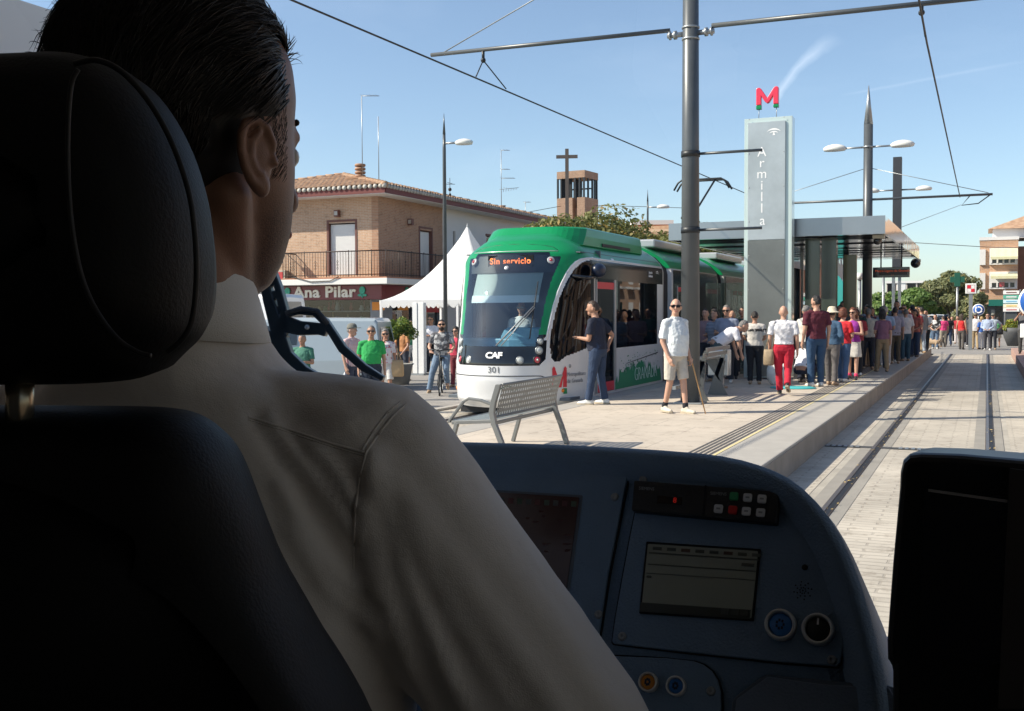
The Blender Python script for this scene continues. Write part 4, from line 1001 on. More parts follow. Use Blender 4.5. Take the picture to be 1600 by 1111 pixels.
def shutter(x0_, x1_, z0_, z1_, y, axis='x', parent=ho):
    mb = MB(); z = z0_
    while z < z1_:
        zz = min(z+.055, z1_)
        if axis == 'x': mb.add([(x0_, y, z), (x1_, y, z), (x1_, y-.008, zz), (x0_, y-.008, zz)], [(0, 1, 2, 3)]); mb.add([(x0_, y-.008, zz), (x1_, y-.008, zz), (x1_, y, zz), (x0_, y, zz)], [(0, 1, 2, 3)])
        else: mb.add([(y, x0_, z), (y, x1_, z), (y+.008, x1_, zz), (y+.008, x0_, zz)], [(0, 1, 2, 3)]); mb.add([(y+.008, x0_, zz), (y+.008, x1_, zz), (y, x1_, zz), (y, x0_, zz)], [(0, 1, 2, 3)])
        z += .055
    return wparent(mb.build('roller_shutter', m_shut), parent)
shutter(-23.95, -22.77, 3.4, 5.4, YH+.12); shutter(39.95, 40.95, 3.4, 5.3, XH-.12, 'y')
m_frm = mat('maroon_frame', (.15, .06, .045), .6)
wparent(MB().box((-24.06, YH-.02, 3.4), (-23.97, YH+.14, 5.5)).box((-22.75, YH-.02, 3.4), (-22.66, YH+.14, 5.5)).box((-24.06, YH-.02, 5.5), (-22.66, YH+.14, 5.58)).build('door_frame', m_frm), ho)
wparent(MB().box((XH-.14, 39.84, 3.4), (XH+.02, 39.93, 5.42)).box((XH-.14, 40.98, 3.4), (XH+.02, 41.07, 5.42)).box((XH-.14, 39.84, 5.42), (XH+.02, 41.07, 5.5)).build('door_frame', m_frm), ho)
for y_ in (46.5, 50.5): wparent(MB().box((XH-.14, y_, 4.1), (XH-.1, y_+1.2, 5.5)).build('window', m_tblack), ho); wparent(MB().box((XH-.02, y_-.1, 3.98), (XH+.04, y_+1.3, 4.1)).box((XH-.02, y_-.1, 5.5), (XH+.04, y_+1.3, 5.6)).build('window_trim', m_frm), ho)
wparent(MB().box((XH-.14, 43.0, 3.4), (XH-.1, 43.25, 5.5)).build('window', m_tblack), ho)
# eaves
OV = .75
m_soff = mat('soffit_white', (.70, .69, .67), .8)
wparent(MB().box((XBK-.5, YH-OV, ZE-.02), (XH+OV, YE+.5, ZE+.03)).build('soffit', m_soff), ho)
wparent(MB().box((XBK-.5, YH-OV-.02, ZE+.0), (XH+OV, YH-OV+.04, ZE+.22)).box((XH+OV-.04, YH-OV+.04, ZE), (XH+OV+.02, YE+.5, ZE+.22)).build('fascia', m_fas), ho)
# tiled hip roof as corrugated sheets
m_tile = mat('roof_tile', (.50, .34, .22), .85, var=.45, vs=2.2, col2=(.30, .165, .10), bump=.3, bs=30)
ex0, ex1, ey0, ey1 = XBK-.5, XH+OV+.05, YH-OV-.05, YE+.5
rx0 = (ex0+ex1)/2; hr = (ex1-ex0)/2; slope = .235; zr = ZE+.26
tl = MB()
def tile_face(o, u, v_, poly_w, L, seed):
    """corrugated tile slope: o eave corner, u along the eave, v_ up the slope; poly_w(t) gives (u0, u1) at height t"""
    n_ = u.cross(v_).normalized(); pitch = .23; rowl = .42; rg2 = random.Random(seed)
    nu = int(poly_w(0)[1]/pitch)
    for k in range(nu+1):
        uc = k*pitch+pitch/2; t = 0.0; wob = rg2.uniform(-.02, .02)
        while t < L:
            t1 = min(t+rowl+.05, L); a, b = poly_w(min(t+rowl*.5, L))
            if a-.1 <= uc <= b+.1:
                lift = rg2.uniform(0, .012)
                rings = []
                for tt, hh in ((t, .038), (t1, .016)):
                    rings.append([o+u*(uc+wob+math.cos(R(180-180*j/5))*pitch*.40)+v_*tt+n_*(math.sin(R(180*j/5))*pitch*.36+hh+lift) for j in range(6)])
                tl.ring_loft(rings, closed=False, smooth=True)
                rings = [[p for p in rings[0]], [p-n_*.03 for p in rings[0]]]; tl.ring_loft(rings, closed=False, smooth=False)
            t += rowl
        tl.add([o+u*(k*pitch-.04)+n_*.0, o+u*(k*pitch+.04), o+u*(k*pitch+.04)+v_*.001, o+u*(k*pitch-.04)+v_*.001], [(0, 1, 2, 3)])
base = MB()
apx0 = Vector((rx0, ey0+hr, zr+hr*slope*1.0)); apx1 = Vector((rx0, ey1-hr, apx0.z))
c00, c10, c11, c01 = [Vector(q) for q in ((ex0, ey0, zr), (ex1, ey0, zr), (ex1, ey1, zr), (ex0, ey1, zr))]
base.add([c00, c10, c11, c01, apx0, apx1], [(0, 1, 4), (1, 2, 5, 4), (2, 3, 5), (3, 0, 4, 5)])
roof = wparent(base.build('roof', m_tile), ho)
Lf = (apx0-Vector((rx0, ey0, zr))).length
vf = (apx0-Vector((rx0, ey0, zr))).normalized()
tile_face(c00, Vector((1, 0, 0)), vf, lambda t: (hr*t/Lf, 2*hr-hr*t/Lf), Lf, 1)
vs_ = (apx0-Vector((ex1, apx0.y, zr))).normalized(); LY = ey1-ey0
tile_face(c10, Vector((0, 1, 0)), vs_, lambda t: (hr*t/Lf, LY-hr*t/Lf), Lf, 2)
wparent(tl.build('tiles', m_tile), roof)
rg_ = MB()
def ridge(a, b, r_=.13):
    n = int((b-a).length/.4)
    for i in range(n):
        p, q = a.lerp(b, i/n), a.lerp(b, (i+1.15)/n); rg_.tube([p+Vector((0, 0, .06)), q+Vector((0, 0, .04))], [r_, r_*.85], 8)
ridge(c10, apx0); ridge(c00, apx0); ridge(apx0, apx1); ridge(c11, apx1)
wparent(rg_.build('ridge_tiles', m_tile), roof)
# whitewashed tile ends along the eaves
we = MB(); k = 0; x_ = ex0
while x_ < ex1: we.tube([(x_, ey0-.03, zr+.0), (x_, ey0+.10, zr+.02)], .085, 8); x_ += .23
y_ = ey0
while y_ < ey1: we.tube([(ex1+.03, y_, zr+.0), (ex1-.10, y_, zr+.02)], .085, 8); y_ += .23
wparent(we.build('eave_tile_ends', mat('lime_mortar', (.55, .52, .47), .9, var=.35, vs=5)), roof)
# balcony
zf = 3.22
m_slabw = mat('balcony_white', (.72, .71, .68), .8)
wparent(MB().box((-26.2, YH-.95, zf-.22), (XH+.92, YH, zf)).box((XH, YH, zf-.22), (XH+.92, YW, zf)).build('balcony_slab', m_slabw, bevel=.01), ho)
wparent(MB().box((-25.6, YH-.94, zf), (XH+.90, YH, zf+.05)).box((XH, YH, zf), (XH+.90, YW, zf+.05)).build('balcony_edge_tiles', mat('terracotta', (.42, .19, .11), .8)), ho)
m_iron = mat('iron_railing', (.045, .035, .032), .6, .3)
def railing(a, b, hz=1.0, step=.125):
    mb = MB(); d = (b-a); L = d.length; n = int(L/step)
    mb.tube([a+Vector((0, 0, hz)), b+Vector((0, 0, hz))], .022, 6).tube([a+Vector((0, 0, .1)), b+Vector((0, 0, .1))], .015, 6)
    for i in range(n+1):
        p = a.lerp(b, i/n)
        thick = .018 if i % 8 == 0 else .009
        mb.tube([p+Vector((0, 0, .02)), p+Vector((0, 0, hz+(.05 if i % 8 == 0 else 0)))], thick, 5)
        if i % 8 == 4:
            for j in range(3):
                c = p+Vector((0, 0, .35+j*.13)); mb.tube([c+Vector((0, 0, .06)), c+d.normalized()*.045, c-Vector((0, 0, .06)), c-d.normalized()*.045, c+Vector((0, 0, .06))], .007, 5)
    return mb
rl = railing(Vector((-25.55, YH-.88, zf+.05)), Vector((XH+.84, YH-.88, zf+.05)))
wparent(rl.build('railing', m_iron), ho)
wparent(railing(Vector((XH+.84, YH-.88, zf+.05)), Vector((XH+.84, YW, zf+.05))).build('railing', m_iron), ho)
wparent(railing(Vector((-25.55, YH-.88, zf+.05)), Vector((-25.55, YH, zf+.05))).build('railing', m_iron), ho)
for c in ((-23.5, YH-.12, 5.82), (XH+.12, 38.95, 5.60)):
    c = Vector(c); lt = wparent(MB().box(c-Vector((.10, .09, .13)), c+Vector((.10, .09, .13))).build('wall_lantern', m_frm, bevel=.01), ho)
    wparent(MB().box(c-Vector((.07, .10, .08)), c+Vector((.07, .10, .08))).build('lantern_glass', mat('frosted', (.45, .42, .38), .3)), lt)
# bracket lamp and its shadow casting plate on the front wall, red lit box
wparent(MB().tube([(-26.0, YH, 4.3), (-25.95, YH-.55, 4.45)], .02, 6).box((-26.1, YH-.75, 4.42), (-25.75, YH-.45, 4.50)).build('floodlight', m_darkmetal), ho)
bxm = wparent(MB().box((-26.25, YH-.35, 3.12), (-25.85, YH-.02, 3.62)).build('alarm_box', mat('beige_box', (.38, .34, .28), .6), bevel=.01), ho)
wparent(MB().box((-26.18, YH-.36, 3.18), (-25.95, YH-.35, 3.56)).build('red_panel', mat('dull_red', (.40, .04, .04), .5)), bxm)
cb = [Vector((-26.3, YH-.06, 3.0)), Vector((-25.0, YH-.97, 3.32)), Vector((-24.2, YH-.98, 3.12)), Vector((-23.3, YH-.98, 3.14)), Vector((-22.9, YH-.98, 3.30))]
wparent(MB().tube(cb, .018, 5).build('cable', m_wire), ho)
# shop: sign band, shop windows, letters
m_mar = mat('sign_maroon', (.155, .012, .022), .4, coat=.3)
wparent(MB().box((-26.15, YH-.30, 2.42), (XH+.30, YH-.02, 2.98)).box((XH+.02, YH-.02, 2.42), (XH+.30, 43.0, 2.98)).build('shop_sign', m_mar, bevel=.01), ho)
YS_ = YH-.31
m_let = mat('cream_letter', (.82, .78, .68), .5)
t_ = text('lettering', 'Ana Pilar', .60, m_let, None, (-24.0, YS_-.02, 2.71), (R(90), 0, 0), .03, .016, 'CENTER', 1.05); t_.scale = (1.25, 1, 1); wparent(t_, ho)
m_em = mat('emerald', (.04, .36, .24), .4)
def rose(cx, cz, y, axis='x'):
    mb = MB(); f = (lambda u, v_, o: Vector((cx+u, y-o, cz+v_))) if axis == 'x' else (lambda u, v_, o: Vector((y+o, cx+u, cz+v_)))
    def blob(u, v_, ru, rv):
        P_ = [(u+ru*math.cos(2*math.pi*k/14), v_+rv*math.sin(2*math.pi*k/14)) for k in range(14)]
        n = len(P_); vs2 = [f(a, b, 0) for a, b in P_]+[f(a, b, .05) for a, b in P_]; mb.add(vs2, [tuple(range(n-1, -1, -1)), tuple(range(n, 2*n))]+[(i, (i+1) % n, (i+1) % n+n, i+n) for i in range(n)])
    blob(0, .06, .13, .15); blob(-.10, -.13, .10, .05); blob(.10, -.13, .10, .05); blob(0, -.17, .025, .07)
    return wparent(mb.build('rose_emblem', m_em), ho)
rose(-25.75, 2.72, YS_+.005); rose(-22.25, 2.72, YS_+.005); rose(38.2, 2.72, XH+.305, 'y')
t_ = text('lettering', 'Regalos', .5, m_let, None, (XH+.33, 39.9, 2.70), (R(90), 0, R(90)), .02, .01); t_.data.body = 'Pilar'; wparent(t_, ho)
gsh = glass('shop_glass', (.55, .60, .60), .02)
m_sfr = mat('shop_stone', (.24, .25, .26), .6, var=.2, vs=3)
m_dk = mat('shop_interior', (.025, .025, .028), .8)
wall_x(ho, XBK, XH, 0, 3.0, YH, .25, [(-25.35, -22.1, .5, 2.42)], m_sfr, 'shop_front')
wall_y(ho, YH+.25, YW, 0, 3.0, XH, .25, [(37.6, 39.3, .1, 2.42), (39.9, 41.6, .1, 2.42)], m_sfr, 'shop_front')
wparent(MB().add([(-25.35, YH+.08, .5), (-22.1, YH+.08, .5), (-22.1, YH+.08, 2.42), (-25.35, YH+.08, 2.42)], [(0, 1, 2, 3)]).build('shop_window', gsh), ho)
for a_, b_ in ((37.6, 39.3), (39.9, 41.6)): wparent(MB().add([(XH-.1, a_, .1), (XH-.1, b_, .1), (XH-.1, b_, 2.42), (XH-.1, a_, 2.42)], [(0, 1, 2, 3)]).build('shop_window', gsh), ho)
wparent(MB().box((XBK+.3, YH+2.2, 0), (XH-.3, YH+2.3, 3.1)).box((XBK+.3, YH+.3, 3.0), (XH-.3, YE-.3, 3.1)).box((-25.4, YH+1.6, 0), (XH-1.8, YH+1.65, 2.6)).box((XH-1.8, YH+1.65, 0), (XH-1.75, YW, 2.6)).box((-25.4, YH+.3, .4), (XH-.3, YH+1.6, .5)).build('shop_interior', m_dk), ho)
rg3 = random.Random(11); cols = [(.6, .6, .55), (.5, .1, .1), (.1, .3, .15), (.5, .4, .2), (.15, .2, .35), (.7, .68, .6)]
for i in range(40):
    x_ = rg3.uniform(-25.2, -22.3); z_ = rg3.choice((.5, 1.05, 1.55, 1.99, 1.99)); h_ = rg3.uniform(.12, .42); w_ = rg3.uniform(.05, .14); y_ = YH+rg3.uniform(.25, .7)
    g_ = MB().lathe([(w_*.7, 0), (w_, h_*.3), (w_*.5, h_*.7), (w_*.65, h_), (.001, h_)], (x_, y_, z_), 10); wparent(g_.build('display_item', mat('shop_item_%d' % (i % 6), cols[i % 6], .5)), ho)
for z_ in (1.03, 1.53, 1.98): wparent(MB().box((-25.3, YH+.2, z_-.03), (-22.2, YH+.75, z_)).build('shelf', m_galv), ho)
wparent(MB().box((-22.0, YH-.03, 2.0), (-21.45+.0, YH-.005, 2.32)).build('orange_sign', mat('orange_sign', (.75, .25, .02), .5)), ho)
wparent(MB().box((XH+.01, 38.0, 2.0), (XH+.04, 38.8, 2.3)).build('orange_sign', mat('orange_sign', (.75, .25, .02), .5)), ho)
wparent(MB().box((XH+.01, 39.5, 1.9), (XH+.04, 41.8, 2.35)).build('red_sign', mat('shop_red', (.5, .03, .03), .5)), ho)
wparent(MB().box((-25.5, YH-.05, 0), (-25.38, YH, 2.42)).box((-25.42, YH-.03, .4), (-22.0, YH, .5)).build('window_trim', m_galv), ho)
# chimneys
pch = on_depth(563, 285, 44.5); cb_ = Vector((pch.x, pch.y, 7.2))
ch = MB().box(cb_+Vector((-.35, -.35, -.8)), cb_+Vector((.35, .35, .18)))
chm = wparent(ch.build('chimney', bx), roof)
mb = MB().box(cb_+Vector((-.42, -.42, .18)), cb_+Vector((.42, .42, .24)))
for k in range(4): mb.lathe([(.21, 0), (.23, .05), (.21, .10), (.16, .11)], cb_+Vector((0, 0, .26+k*.15)), 14)
wparent(mb.build('chimney_pot', mat('pot_clay', (.36, .21, .13), .8)), roof)
p2 = on_depth(785, 330, 58); wparent(MB().lathe([(.2, -.8), (.2, .1), (.26, .12), (.26, .18), (.15, .22), (.2, .3)], p2, 12).build('chimney_pot', mat('pot_clay', (.36, .21, .13), .8)), roof)
# aerials and weather vane (each its own thing)
def aerial(px_, pyt, pyb, d, label, bars, r_=.018, name='tv_aerial', dishes=False):
    b = on_depth(px_, pyb, d); a = on_depth(px_, pyt, d); b = Vector((a.x, a.y, b.z)); t = thing(name, label, 'aerial', b)
    wparent(MB().tube([b-Vector((0, 0, .6)), a], r_, 6).build('mast', m_galv), t)
    mb = MB()
    for (fz, l0, l1, y_) in bars:
        p = b.lerp(a, fz); u = rt.copy(); u.z = 0; u.normalize(); mb.tube([p+u*l0+Vector((0, 0, y_)), p+u*l1], r_*.8, 5)
        nn = int(abs(l1-l0)/.12)
        for i in range(nn): q = p+u*(l0+(l1-l0)*i/nn); mb.tube([q+Vector((.0, -.12, .03)), q+Vector((.0, .12, .03))], .006, 4)
    if bars: wparent(mb.build('elements', m_galv), t)
    if dishes:
        p = b.lerp(a, .3); mb = MB()
        for i in range(6): mb.tube([p+rt*(.1+i*.13)+up*(-.12+.02*i), p+rt*(.14+i*.13)+up*(.12-.01*i)], .012, 4)
        mb.tube([p-rt*.1, p+rt*.9+up*.1], .012, 4); wparent(mb.build('yagi', m_galv), t)
aerial(565, 150, 262, 44, 'tall aerial mast with one bent arm above the brick chimney', [(1, 0, .72, .0)])
aerial(591, 182, 272, 44, 'thin pointed aerial mast at the roof peak of the corner house', [])
aerial(783, 235, 322, 56, 'ladder-like television aerial above the long tiled roof', [(1, 0, .45, .0), (.66, 0, .45, .0), (.50, 0, .72, .0)], dishes=True)
aerial(821, 316, 342, 62, 'small bare aerial between the long tiled roof and church tower', [(1, -.1, .3, 0)])
wv = on_depth(703, 296, 52); t = thing('weather_vane', 'small ornate iron vane on the tiled roof beside the street lamp', 'vane', wv)
mb = MB().tube([wv-Vector((0, 0, .6)), wv+Vector((0, 0, .55))], .015, 5).ell(wv, (.09, .09, .09), 8, 6).ell(wv-Vector((0, 0, .25)), (.07, .07, .07), 8, 6).tube([wv+rt*-.25+Vector((0, 0, .25)), wv+rt*.25+Vector((0, 0, .25))], .012, 4).tube([wv+Vector((0, -.25, .3)), wv+Vector((0, .25, .3))], .012, 4)
wparent(mb.build('spindle', m_iron), t)
# ---------------------------------------------------------------- church tower and cross
D = 90
ct = thing('church_tower', 'brick bell tower with open dark lantern behind the trees', 'tower', on_depth(902, 330, D))
pa = on_depth(877, 300, D); pb_ = on_depth(928, 300, D); cx0 = (pa+pb_)/2; hw = 1.28
Mt = Matrix.Translation((cx0.x, cx0.y, 0)) @ Matrix.Rotation(R(-6), 4, 'Z')
zt_, zw, zm = on_depth(900, 270, D).z, on_depth(900, 281, D).z, on_depth(900, 311, D).z
bt = brick_mat('tower_brick', (.40, .25, .17), (.33, .20, .13), (.36, .28, .22), axis='X', bw=.3, bh=.09, var=.2)
wparent(MB().box((-hw, -hw, 0), (hw*.12, hw, zm), M=Mt).box((hw*.45, -hw, 0), (hw, hw, zm), M=Mt).box((hw*.12, -hw*.6, 0), (hw*.45, hw, zm-.8), M=Mt).build('wall', bt), ct)
wparent(MB().box((-hw, -hw, zw), (hw, hw, zt_), M=Mt).build('parapet', bt), ct)
cl_ = MB()
for x_ in (-.95, -.7, -.2, .3, .62, .92):
    for y_ in (-.95, .95): cl_.box((x_*hw-.06, y_*hw-.08, zm), (x_*hw+.06, y_*hw+.08, zw), M=Mt)
for y_ in (-.4, .2, .6):
    for x_ in (-.95, .95): cl_.box((x_*hw-.06, y_*hw-.06, zm), (x_*hw+.06, y_*hw+.06, zw), M=Mt)
cl_.box((-.05*hw, -.2*hw, zm-.5), (.12*hw, .2*hw, zw), M=Mt).box((-hw*.95, -.1, (zm+zw)/2-.05), (hw*.95, .1, (zm+zw)/2+.05), M=Mt).box((-.8*hw, -.75*hw, zm), (-.05*hw, -.65*hw, zw), M=Mt)
wparent(cl_.build('lantern_frame', m_darkmetal), ct)
pcx = on_depth(886, 300, D-3); zc = on_depth(886, 233, D-3).z; zb_ = on_depth(886, 245, D-3).z
cr = thing('church_cross', 'tall dark iron cross in front of the bell tower', 'cross', (pcx.x, pcx.y, 0))
Mc = Matrix.Translation((pcx.x, pcx.y, 0)) @ Matrix.Rotation(R(18), 4, 'Z')
wparent(MB().box((-.14, -.1, 0), (.14, .1, zc), M=Mc).box((-.86, -.09, zb_-.14), (.86, .09, zb_+.12), M=Mc).build('beam', mat('cross_iron', (.10, .085, .075), .7)), cr)
tag(MB().tube([on_depth(750, 345, 80), on_depth(877, 322, 88)], .02, 4).tube([on_depth(928, 321, 88), on_depth(1010, 323, 80), on_depth(1070, 325, 75)], .02, 4).build('cable', m_wire), 'thin sagging cable passing behind the bell tower', 'wire')
# orange flat-roofed building behind the trees
def block(name, label, M_, w_, d_, h_, m_, storeys=2, cols_=3, group=None, win=m_tblack, base=0, roofm=None, cat='building'):
    t = thing(name, label, cat, M_.translation, group=group)
    wparent(MB().box((0, 0, base), (w_, d_, h_), M=M_).build('wall', m_), t)
    wparent(MB().box((-.15, -.15, h_), (w_+.15, d_+.15, h_+.3), M=M_).build('roof', roofm or m_soff), t)
    sh_ = h_/storeys
    for s_ in range(storeys):
        for c_ in range(cols_):
            u = (c_+.5)/cols_*w_; z = s_*sh_+sh_*.35+base
            f = wparent(MB().box((u-.55, -.05, z), (u+.55, .02, z+1.3), M=M_).build('window', m_shut if (c_+s_) % 3 == 0 else win), t)
            v_ = (c_+.5)/cols_*d_; wparent(MB().box((w_-.02, v_-.55, z), (w_+.05, v_+.55, z+1.3), M=M_).build('window', win), t)
    return t
p = on_depth(1003, 360, 75)
block('terrace_house', 'orange flat-roofed house behind the yellowing trees', Matrix.Translation((p.x-.6, p.y, 0)) @ Matrix.Rotation(R(20), 4, 'Z'), 2.6, 6, on_depth(1003, 351, 75).z, mat('orange_render', (.48, .20, .12), .8, var=.1), 3, 1)
# houses along the far side of the street, seen through the shelter
specs = [(56, 68, 5.9, (.42, .25, .17), 'brown brick terrace house with dark windows seen under the shelter', 2), (68, 80, 7.2, (.50, .38, .27), 'ochre rendered house beyond the brown terrace, seen under the shelter', 2), (80, 94, 6.4, (.45, .28, .2), 'reddish house near the street end behind the waiting crowd', 2), (94, 118, 8.2, (.62, .55, .46), 'pale cream apartment house above the trees at street end', 3)]
for y0_, y1_, h_, c_, lab, st_ in specs:
    xx = -15.5 if y0_ < 90 else -13
    t = thing('terrace_house', lab, 'house', (xx, y0_, 0), group='houses along the far side of the street')
    wparent(MB().box((xx-9, y0_, 0), (xx, y1_-.05, h_)).build('wall', mat('render_%d' % y0_, c_, .85, var=.12, vs=.5)), t)
    wparent(MB().box((xx-9.2, y0_, h_), (xx+.4, y1_-.05, h_+.22)).build('roof', m_tile), t)
    yy = y0_+1.2
    while yy < y1_-1:
        for s_ in range(st_):
            z = .9+s_*2.75; w_ = wparent(MB().box((xx-.03, yy, z), (xx+.03, yy+1.0, z+1.35)).build('window', m_tblack), t)
            wparent(MB().box((xx+.03, yy-.08, z-.1), (xx+.07, yy+1.08, z)).box((xx+.03, yy, z+.9), (xx+.045, yy+1.0, z+1.35)).build('sill', m_shut), w_)
        yy += 2.4
for (px_, py_, d_, w_, h_, c_, lab) in ((1455, 445, 150, 5.2, 5.6, (.68, .60, .52), 'pale distant block above the green trees'),):
    p = on_depth(px_-70, 460, d_); block('terrace_house', lab, Matrix.Translation((p.x, p.y, 0)), w_, 10, h_, mat('pale_render', c_, .85), 3, 4)
# white and grey shop wall left of the corner house
t = thing('terrace_house', 'grey and white building at far left behind the driver\'s cheek', 'house', (-38, 33, 0))
wparent(MB().box((-44, 34, 0), (-31, 45, 6.2)).build('wall', mat('pale_grey_render', (.60, .60, .60), .85)), t)
wparent(MB().box((-44, 33.9, 0), (-31, 34, 2.9)).build('plinth', m_sfr), t)
wparent(MB().box((-33.5, 33.86, .2), (-31.8, 33.9, 2.4)).build('window', m_tblack), t)
# apartment block on the right
YA = 112
ax0, ax1 = on_y(1531, 400, YA).x, on_y(1591, 400, YA).x; za = on_y(1560, 375, YA).z
ap = thing('apartment_building', 'three-storey brick block with striped awnings at the crossing', 'building', (ax0, YA, 0))
ba = brick_mat('apartment_brick', (.56, .34, .21), (.50, .29, .175), (.5, .4, .32), axis='X', bw=.5, bh=.16, var=.1, bump=.1)
wparent(MB().box((ax0, YA, 2.4), (ax1, YA+9, za)).build('wall', ba), ap)
wparent(MB().box((ax0-.05, YA-.05, za), (ax1+.05, YA+9, za+.3)).build('parapet', m_ren), ap)
wparent(MB().box((ax1, YA+.9, 0), (ax1+12, YA+9, za-.6)).build('wall', mat('shaded_brick', (.22, .11, .075), .85, var=.2, vs=2)), ap)  # shaded part of the block, its shade put into a darker brick colour
wparent(MB().box((ax1-2.2, YA+2.5, za+.3), (ax1+9, YA+8.5, za+1.2)).build('attic_wall', m_ren), ap)
rf = MB(); q0 = Vector((ax1-2.6, YA+2, za+1.2)); rf.add([q0, q0+Vector((12, 0, 0)), q0+Vector((12, 7, 0)), q0+Vector((0, 7, 0)), q0+Vector((3.5, 3.5, 1.5)), q0+Vector((9, 3.5, 1.5))], [(0, 1, 5, 4), (1, 2, 5), (2, 3, 4, 5), (3, 0, 4), (3, 2, 1, 0)])
wparent(rf.build('roof', m_tile), ap)
aw = pattern('striped_awning', (.80, .76, .60), (.42, .42, .12), 'vstripe', 3.2)
def apx(px_): return on_y(px_, 400, YA).x
for pyt, pyb, aw_t, aw_b in ((391, 412, 389, 402), (428, 450, 428, 432)):
    zT, zB = on_y(1560, pyt, YA).z, on_y(1560, pyb, YA).z
    wparent(MB().box((apx(1546), YA-.35, zB-.1), (apx(1590), YA, zT+.2)).build('bay', m_ren), ap)
    wz_ = on_y(1560, pyb-8, YA).z
    w_ = wparent(MB().box((apx(1549), YA-.37, zB+.05), (apx(1587), YA-.35, wz_)).build('window', m_tblack), ap)
    fr = MB()
    for k in range(5): x_ = apx(1549)+(apx(1587)-apx(1549))*k/4; fr.box((x_-.07, YA-.40, zB+.05), (x_+.07, YA-.37, wz_))
    wparent(fr.build('frame', m_shut), w_)
    a, b = on_y(1560, aw_t, YA).z, on_y(1560, aw_b, YA).z
    wparent(MB().add([(apx(1548), YA-.36, a), (apx(1590), YA-.36, a), (apx(1590), YA-1.2, b), (apx(1548), YA-1.2, b), (apx(1548), YA-1.2, b-.25), (apx(1590), YA-1.2, b-.25)], [(0, 1, 2, 3), (3, 2, 5, 4)]).build('awning', aw), ap)
    wparent(MB().box((ax0, YA-.2, zB-.1), (apx(1540), YA, zT+.1)).build('side_bay', m_ren), ap)
wparent(MB().box((apx(1562), YA-.42, on_y(1560, 448, YA).z), (apx(1570), YA-.41, on_y(1560, 441, YA).z)).build('red_poster', m_lred), ap)
wparent(MB().box((ax0+.8, YA-.15, on_y(1560, 478, YA).z), (ax1, YA, on_y(1560, 468, YA).z)).build('shop_sign', mat('shop_teal', (.01, .14, .11), .4)), ap)
wparent(MB().box((ax0+.5, YA+.3, 0), (ax1, YA+1, 2.4)).box((ax0, YA, 0), (ax0+.5, YA+1, 2.4)).build('shop_front', m_greymetal), ap)
wparent(MB().box((apx(1556), YA+.25, .2), (apx(1568), YA+.3, 2.2)).build('shop_window', m_tblack), ap)
# buildings across the street on the right, beyond the frame, that the polished fascia and windows mirror
bw_ = brick_mat('right_brick', (.50, .30, .19), (.42, .25, .16), (.45, .38, .3), axis='Y', bw=.3, bh=.09)
for i, (y0_, y1_, h_) in enumerate(((14, 30, 8.5), (30.5, 48, 10.5), (48.5, 104, 11.5))):
    t = thing('apartment_building', ('low', 'higher', 'long')[i]+' brick apartment block across the street, mirrored in the shelter edge', 'building', (11, y0_, 0), group='blocks across the street')
    wparent(MB().box((12, y0_, 0), (21, y1_, h_)).build('wall', bw_), t)
    y_ = y0_+1
    while y_ < y1_-1.5:
        for s_ in range(3):
            z = 1+s_*3; wparent(MB().box((11.95, y_, z), (12.02, y_+1.1, z+1.6)).build('window', m_shut if rnd.random() < .4 else m_tblack), t)
            if s_: wparent(MB().box((11.2, y_-.3, z-.4), (12, y_+1.4, z-.25)).build('balcony', m_ren), t)
        y_ += 2.8
# ---------------------------------------------------------------- marquee
tc_ = on_depth(730, 355, 33); YT0 = 29.6
mq = thing('marquee', 'white peaked marquee tent with scalloped edge behind the tram', 'tent', (tc_.x, YT0+2.6, 0))
eL = on_y(583, 470, YT0); cxq = eL.x+2.55; hq = 2.55; ze = 2.28; zp_ = on_y(730, 355, YT0+2.55).z
cyq = YT0+2.55; cxq = on_y(730, 355, cyq).x; hq = cxq-on_y(583, 470, cyq-2.5).x
m_can = mat('tent_canvas', (.80, .80, .80), .7)
tt = m_can.node_tree; pr_ = tt.nodes['Principled BSDF']; trn = tt.nodes.new('ShaderNodeBsdfTranslucent'); trn.inputs[0].default_value = (.8, .8, .8, 1); mxs = tt.nodes.new('ShaderNodeMixShader'); mxs.inputs[0].default_value = .35
tt.links.new(pr_.outputs[0], mxs.inputs[1]); tt.links.new(trn.outputs[0], mxs.inputs[2]); tt.links.new(mxs.outputs[0], tt.nodes['Material Output'].inputs[0])
rings = []
for k in range(13):
    f = k/12; sc = (1-f); hh = ze+(zp_-ze)*(f**2.1*.72+f*.28)
    if k == 12: sc = .012
    ring = []
    for side in range(4):
        for j in range(8):
            a = -1+2*j/8; q = [(a, -1), (1, a), (-a, 1), (-1, -a)][side]; sag = 1-.05*math.sin(math.pi*(j/8))*math.sin(math.pi*min(1, f*1.3))
            ring.append(Vector((cxq+q[0]*hq*sc*sag, cyq+q[1]*hq*sc*sag, hh)))
    rings.append(ring)
wparent(MB().ring_loft(rings, smooth=True, cap=False).build('canopy', m_can), mq)
vl = MB(); nS = 84
tops, bots = [], []
for side in range(4):
    for j in range(nS):
        a = -1+2*j/nS; q = [(a, -1), (1, a), (-a, 1), (-1, -a)][side]
        sc_ = abs(math.sin(math.pi*(j % 7)/7)); p = Vector((cxq+q[0]*hq, cyq+q[1]*hq, ze)); tops.append(p+Vector((0, 0, .02))); bots.append(p+Vector((0, 0, -.10-.13*sc_)))
vl.ring_loft([tops, bots], cap=False); wparent(vl.build('valance', m_can), mq)
for q in ((-1, -1), (1, -1), (1, 1), (-1, 1), (.32, -1)): wparent(MB().box((cxq+q[0]*(hq-.04)-.035, cyq+q[1]*(hq-.04)-.035, 0), (cxq+q[0]*(hq-.04)+.035, cyq+q[1]*(hq-.04)+.035, ze)).build('pole', m_white), mq)
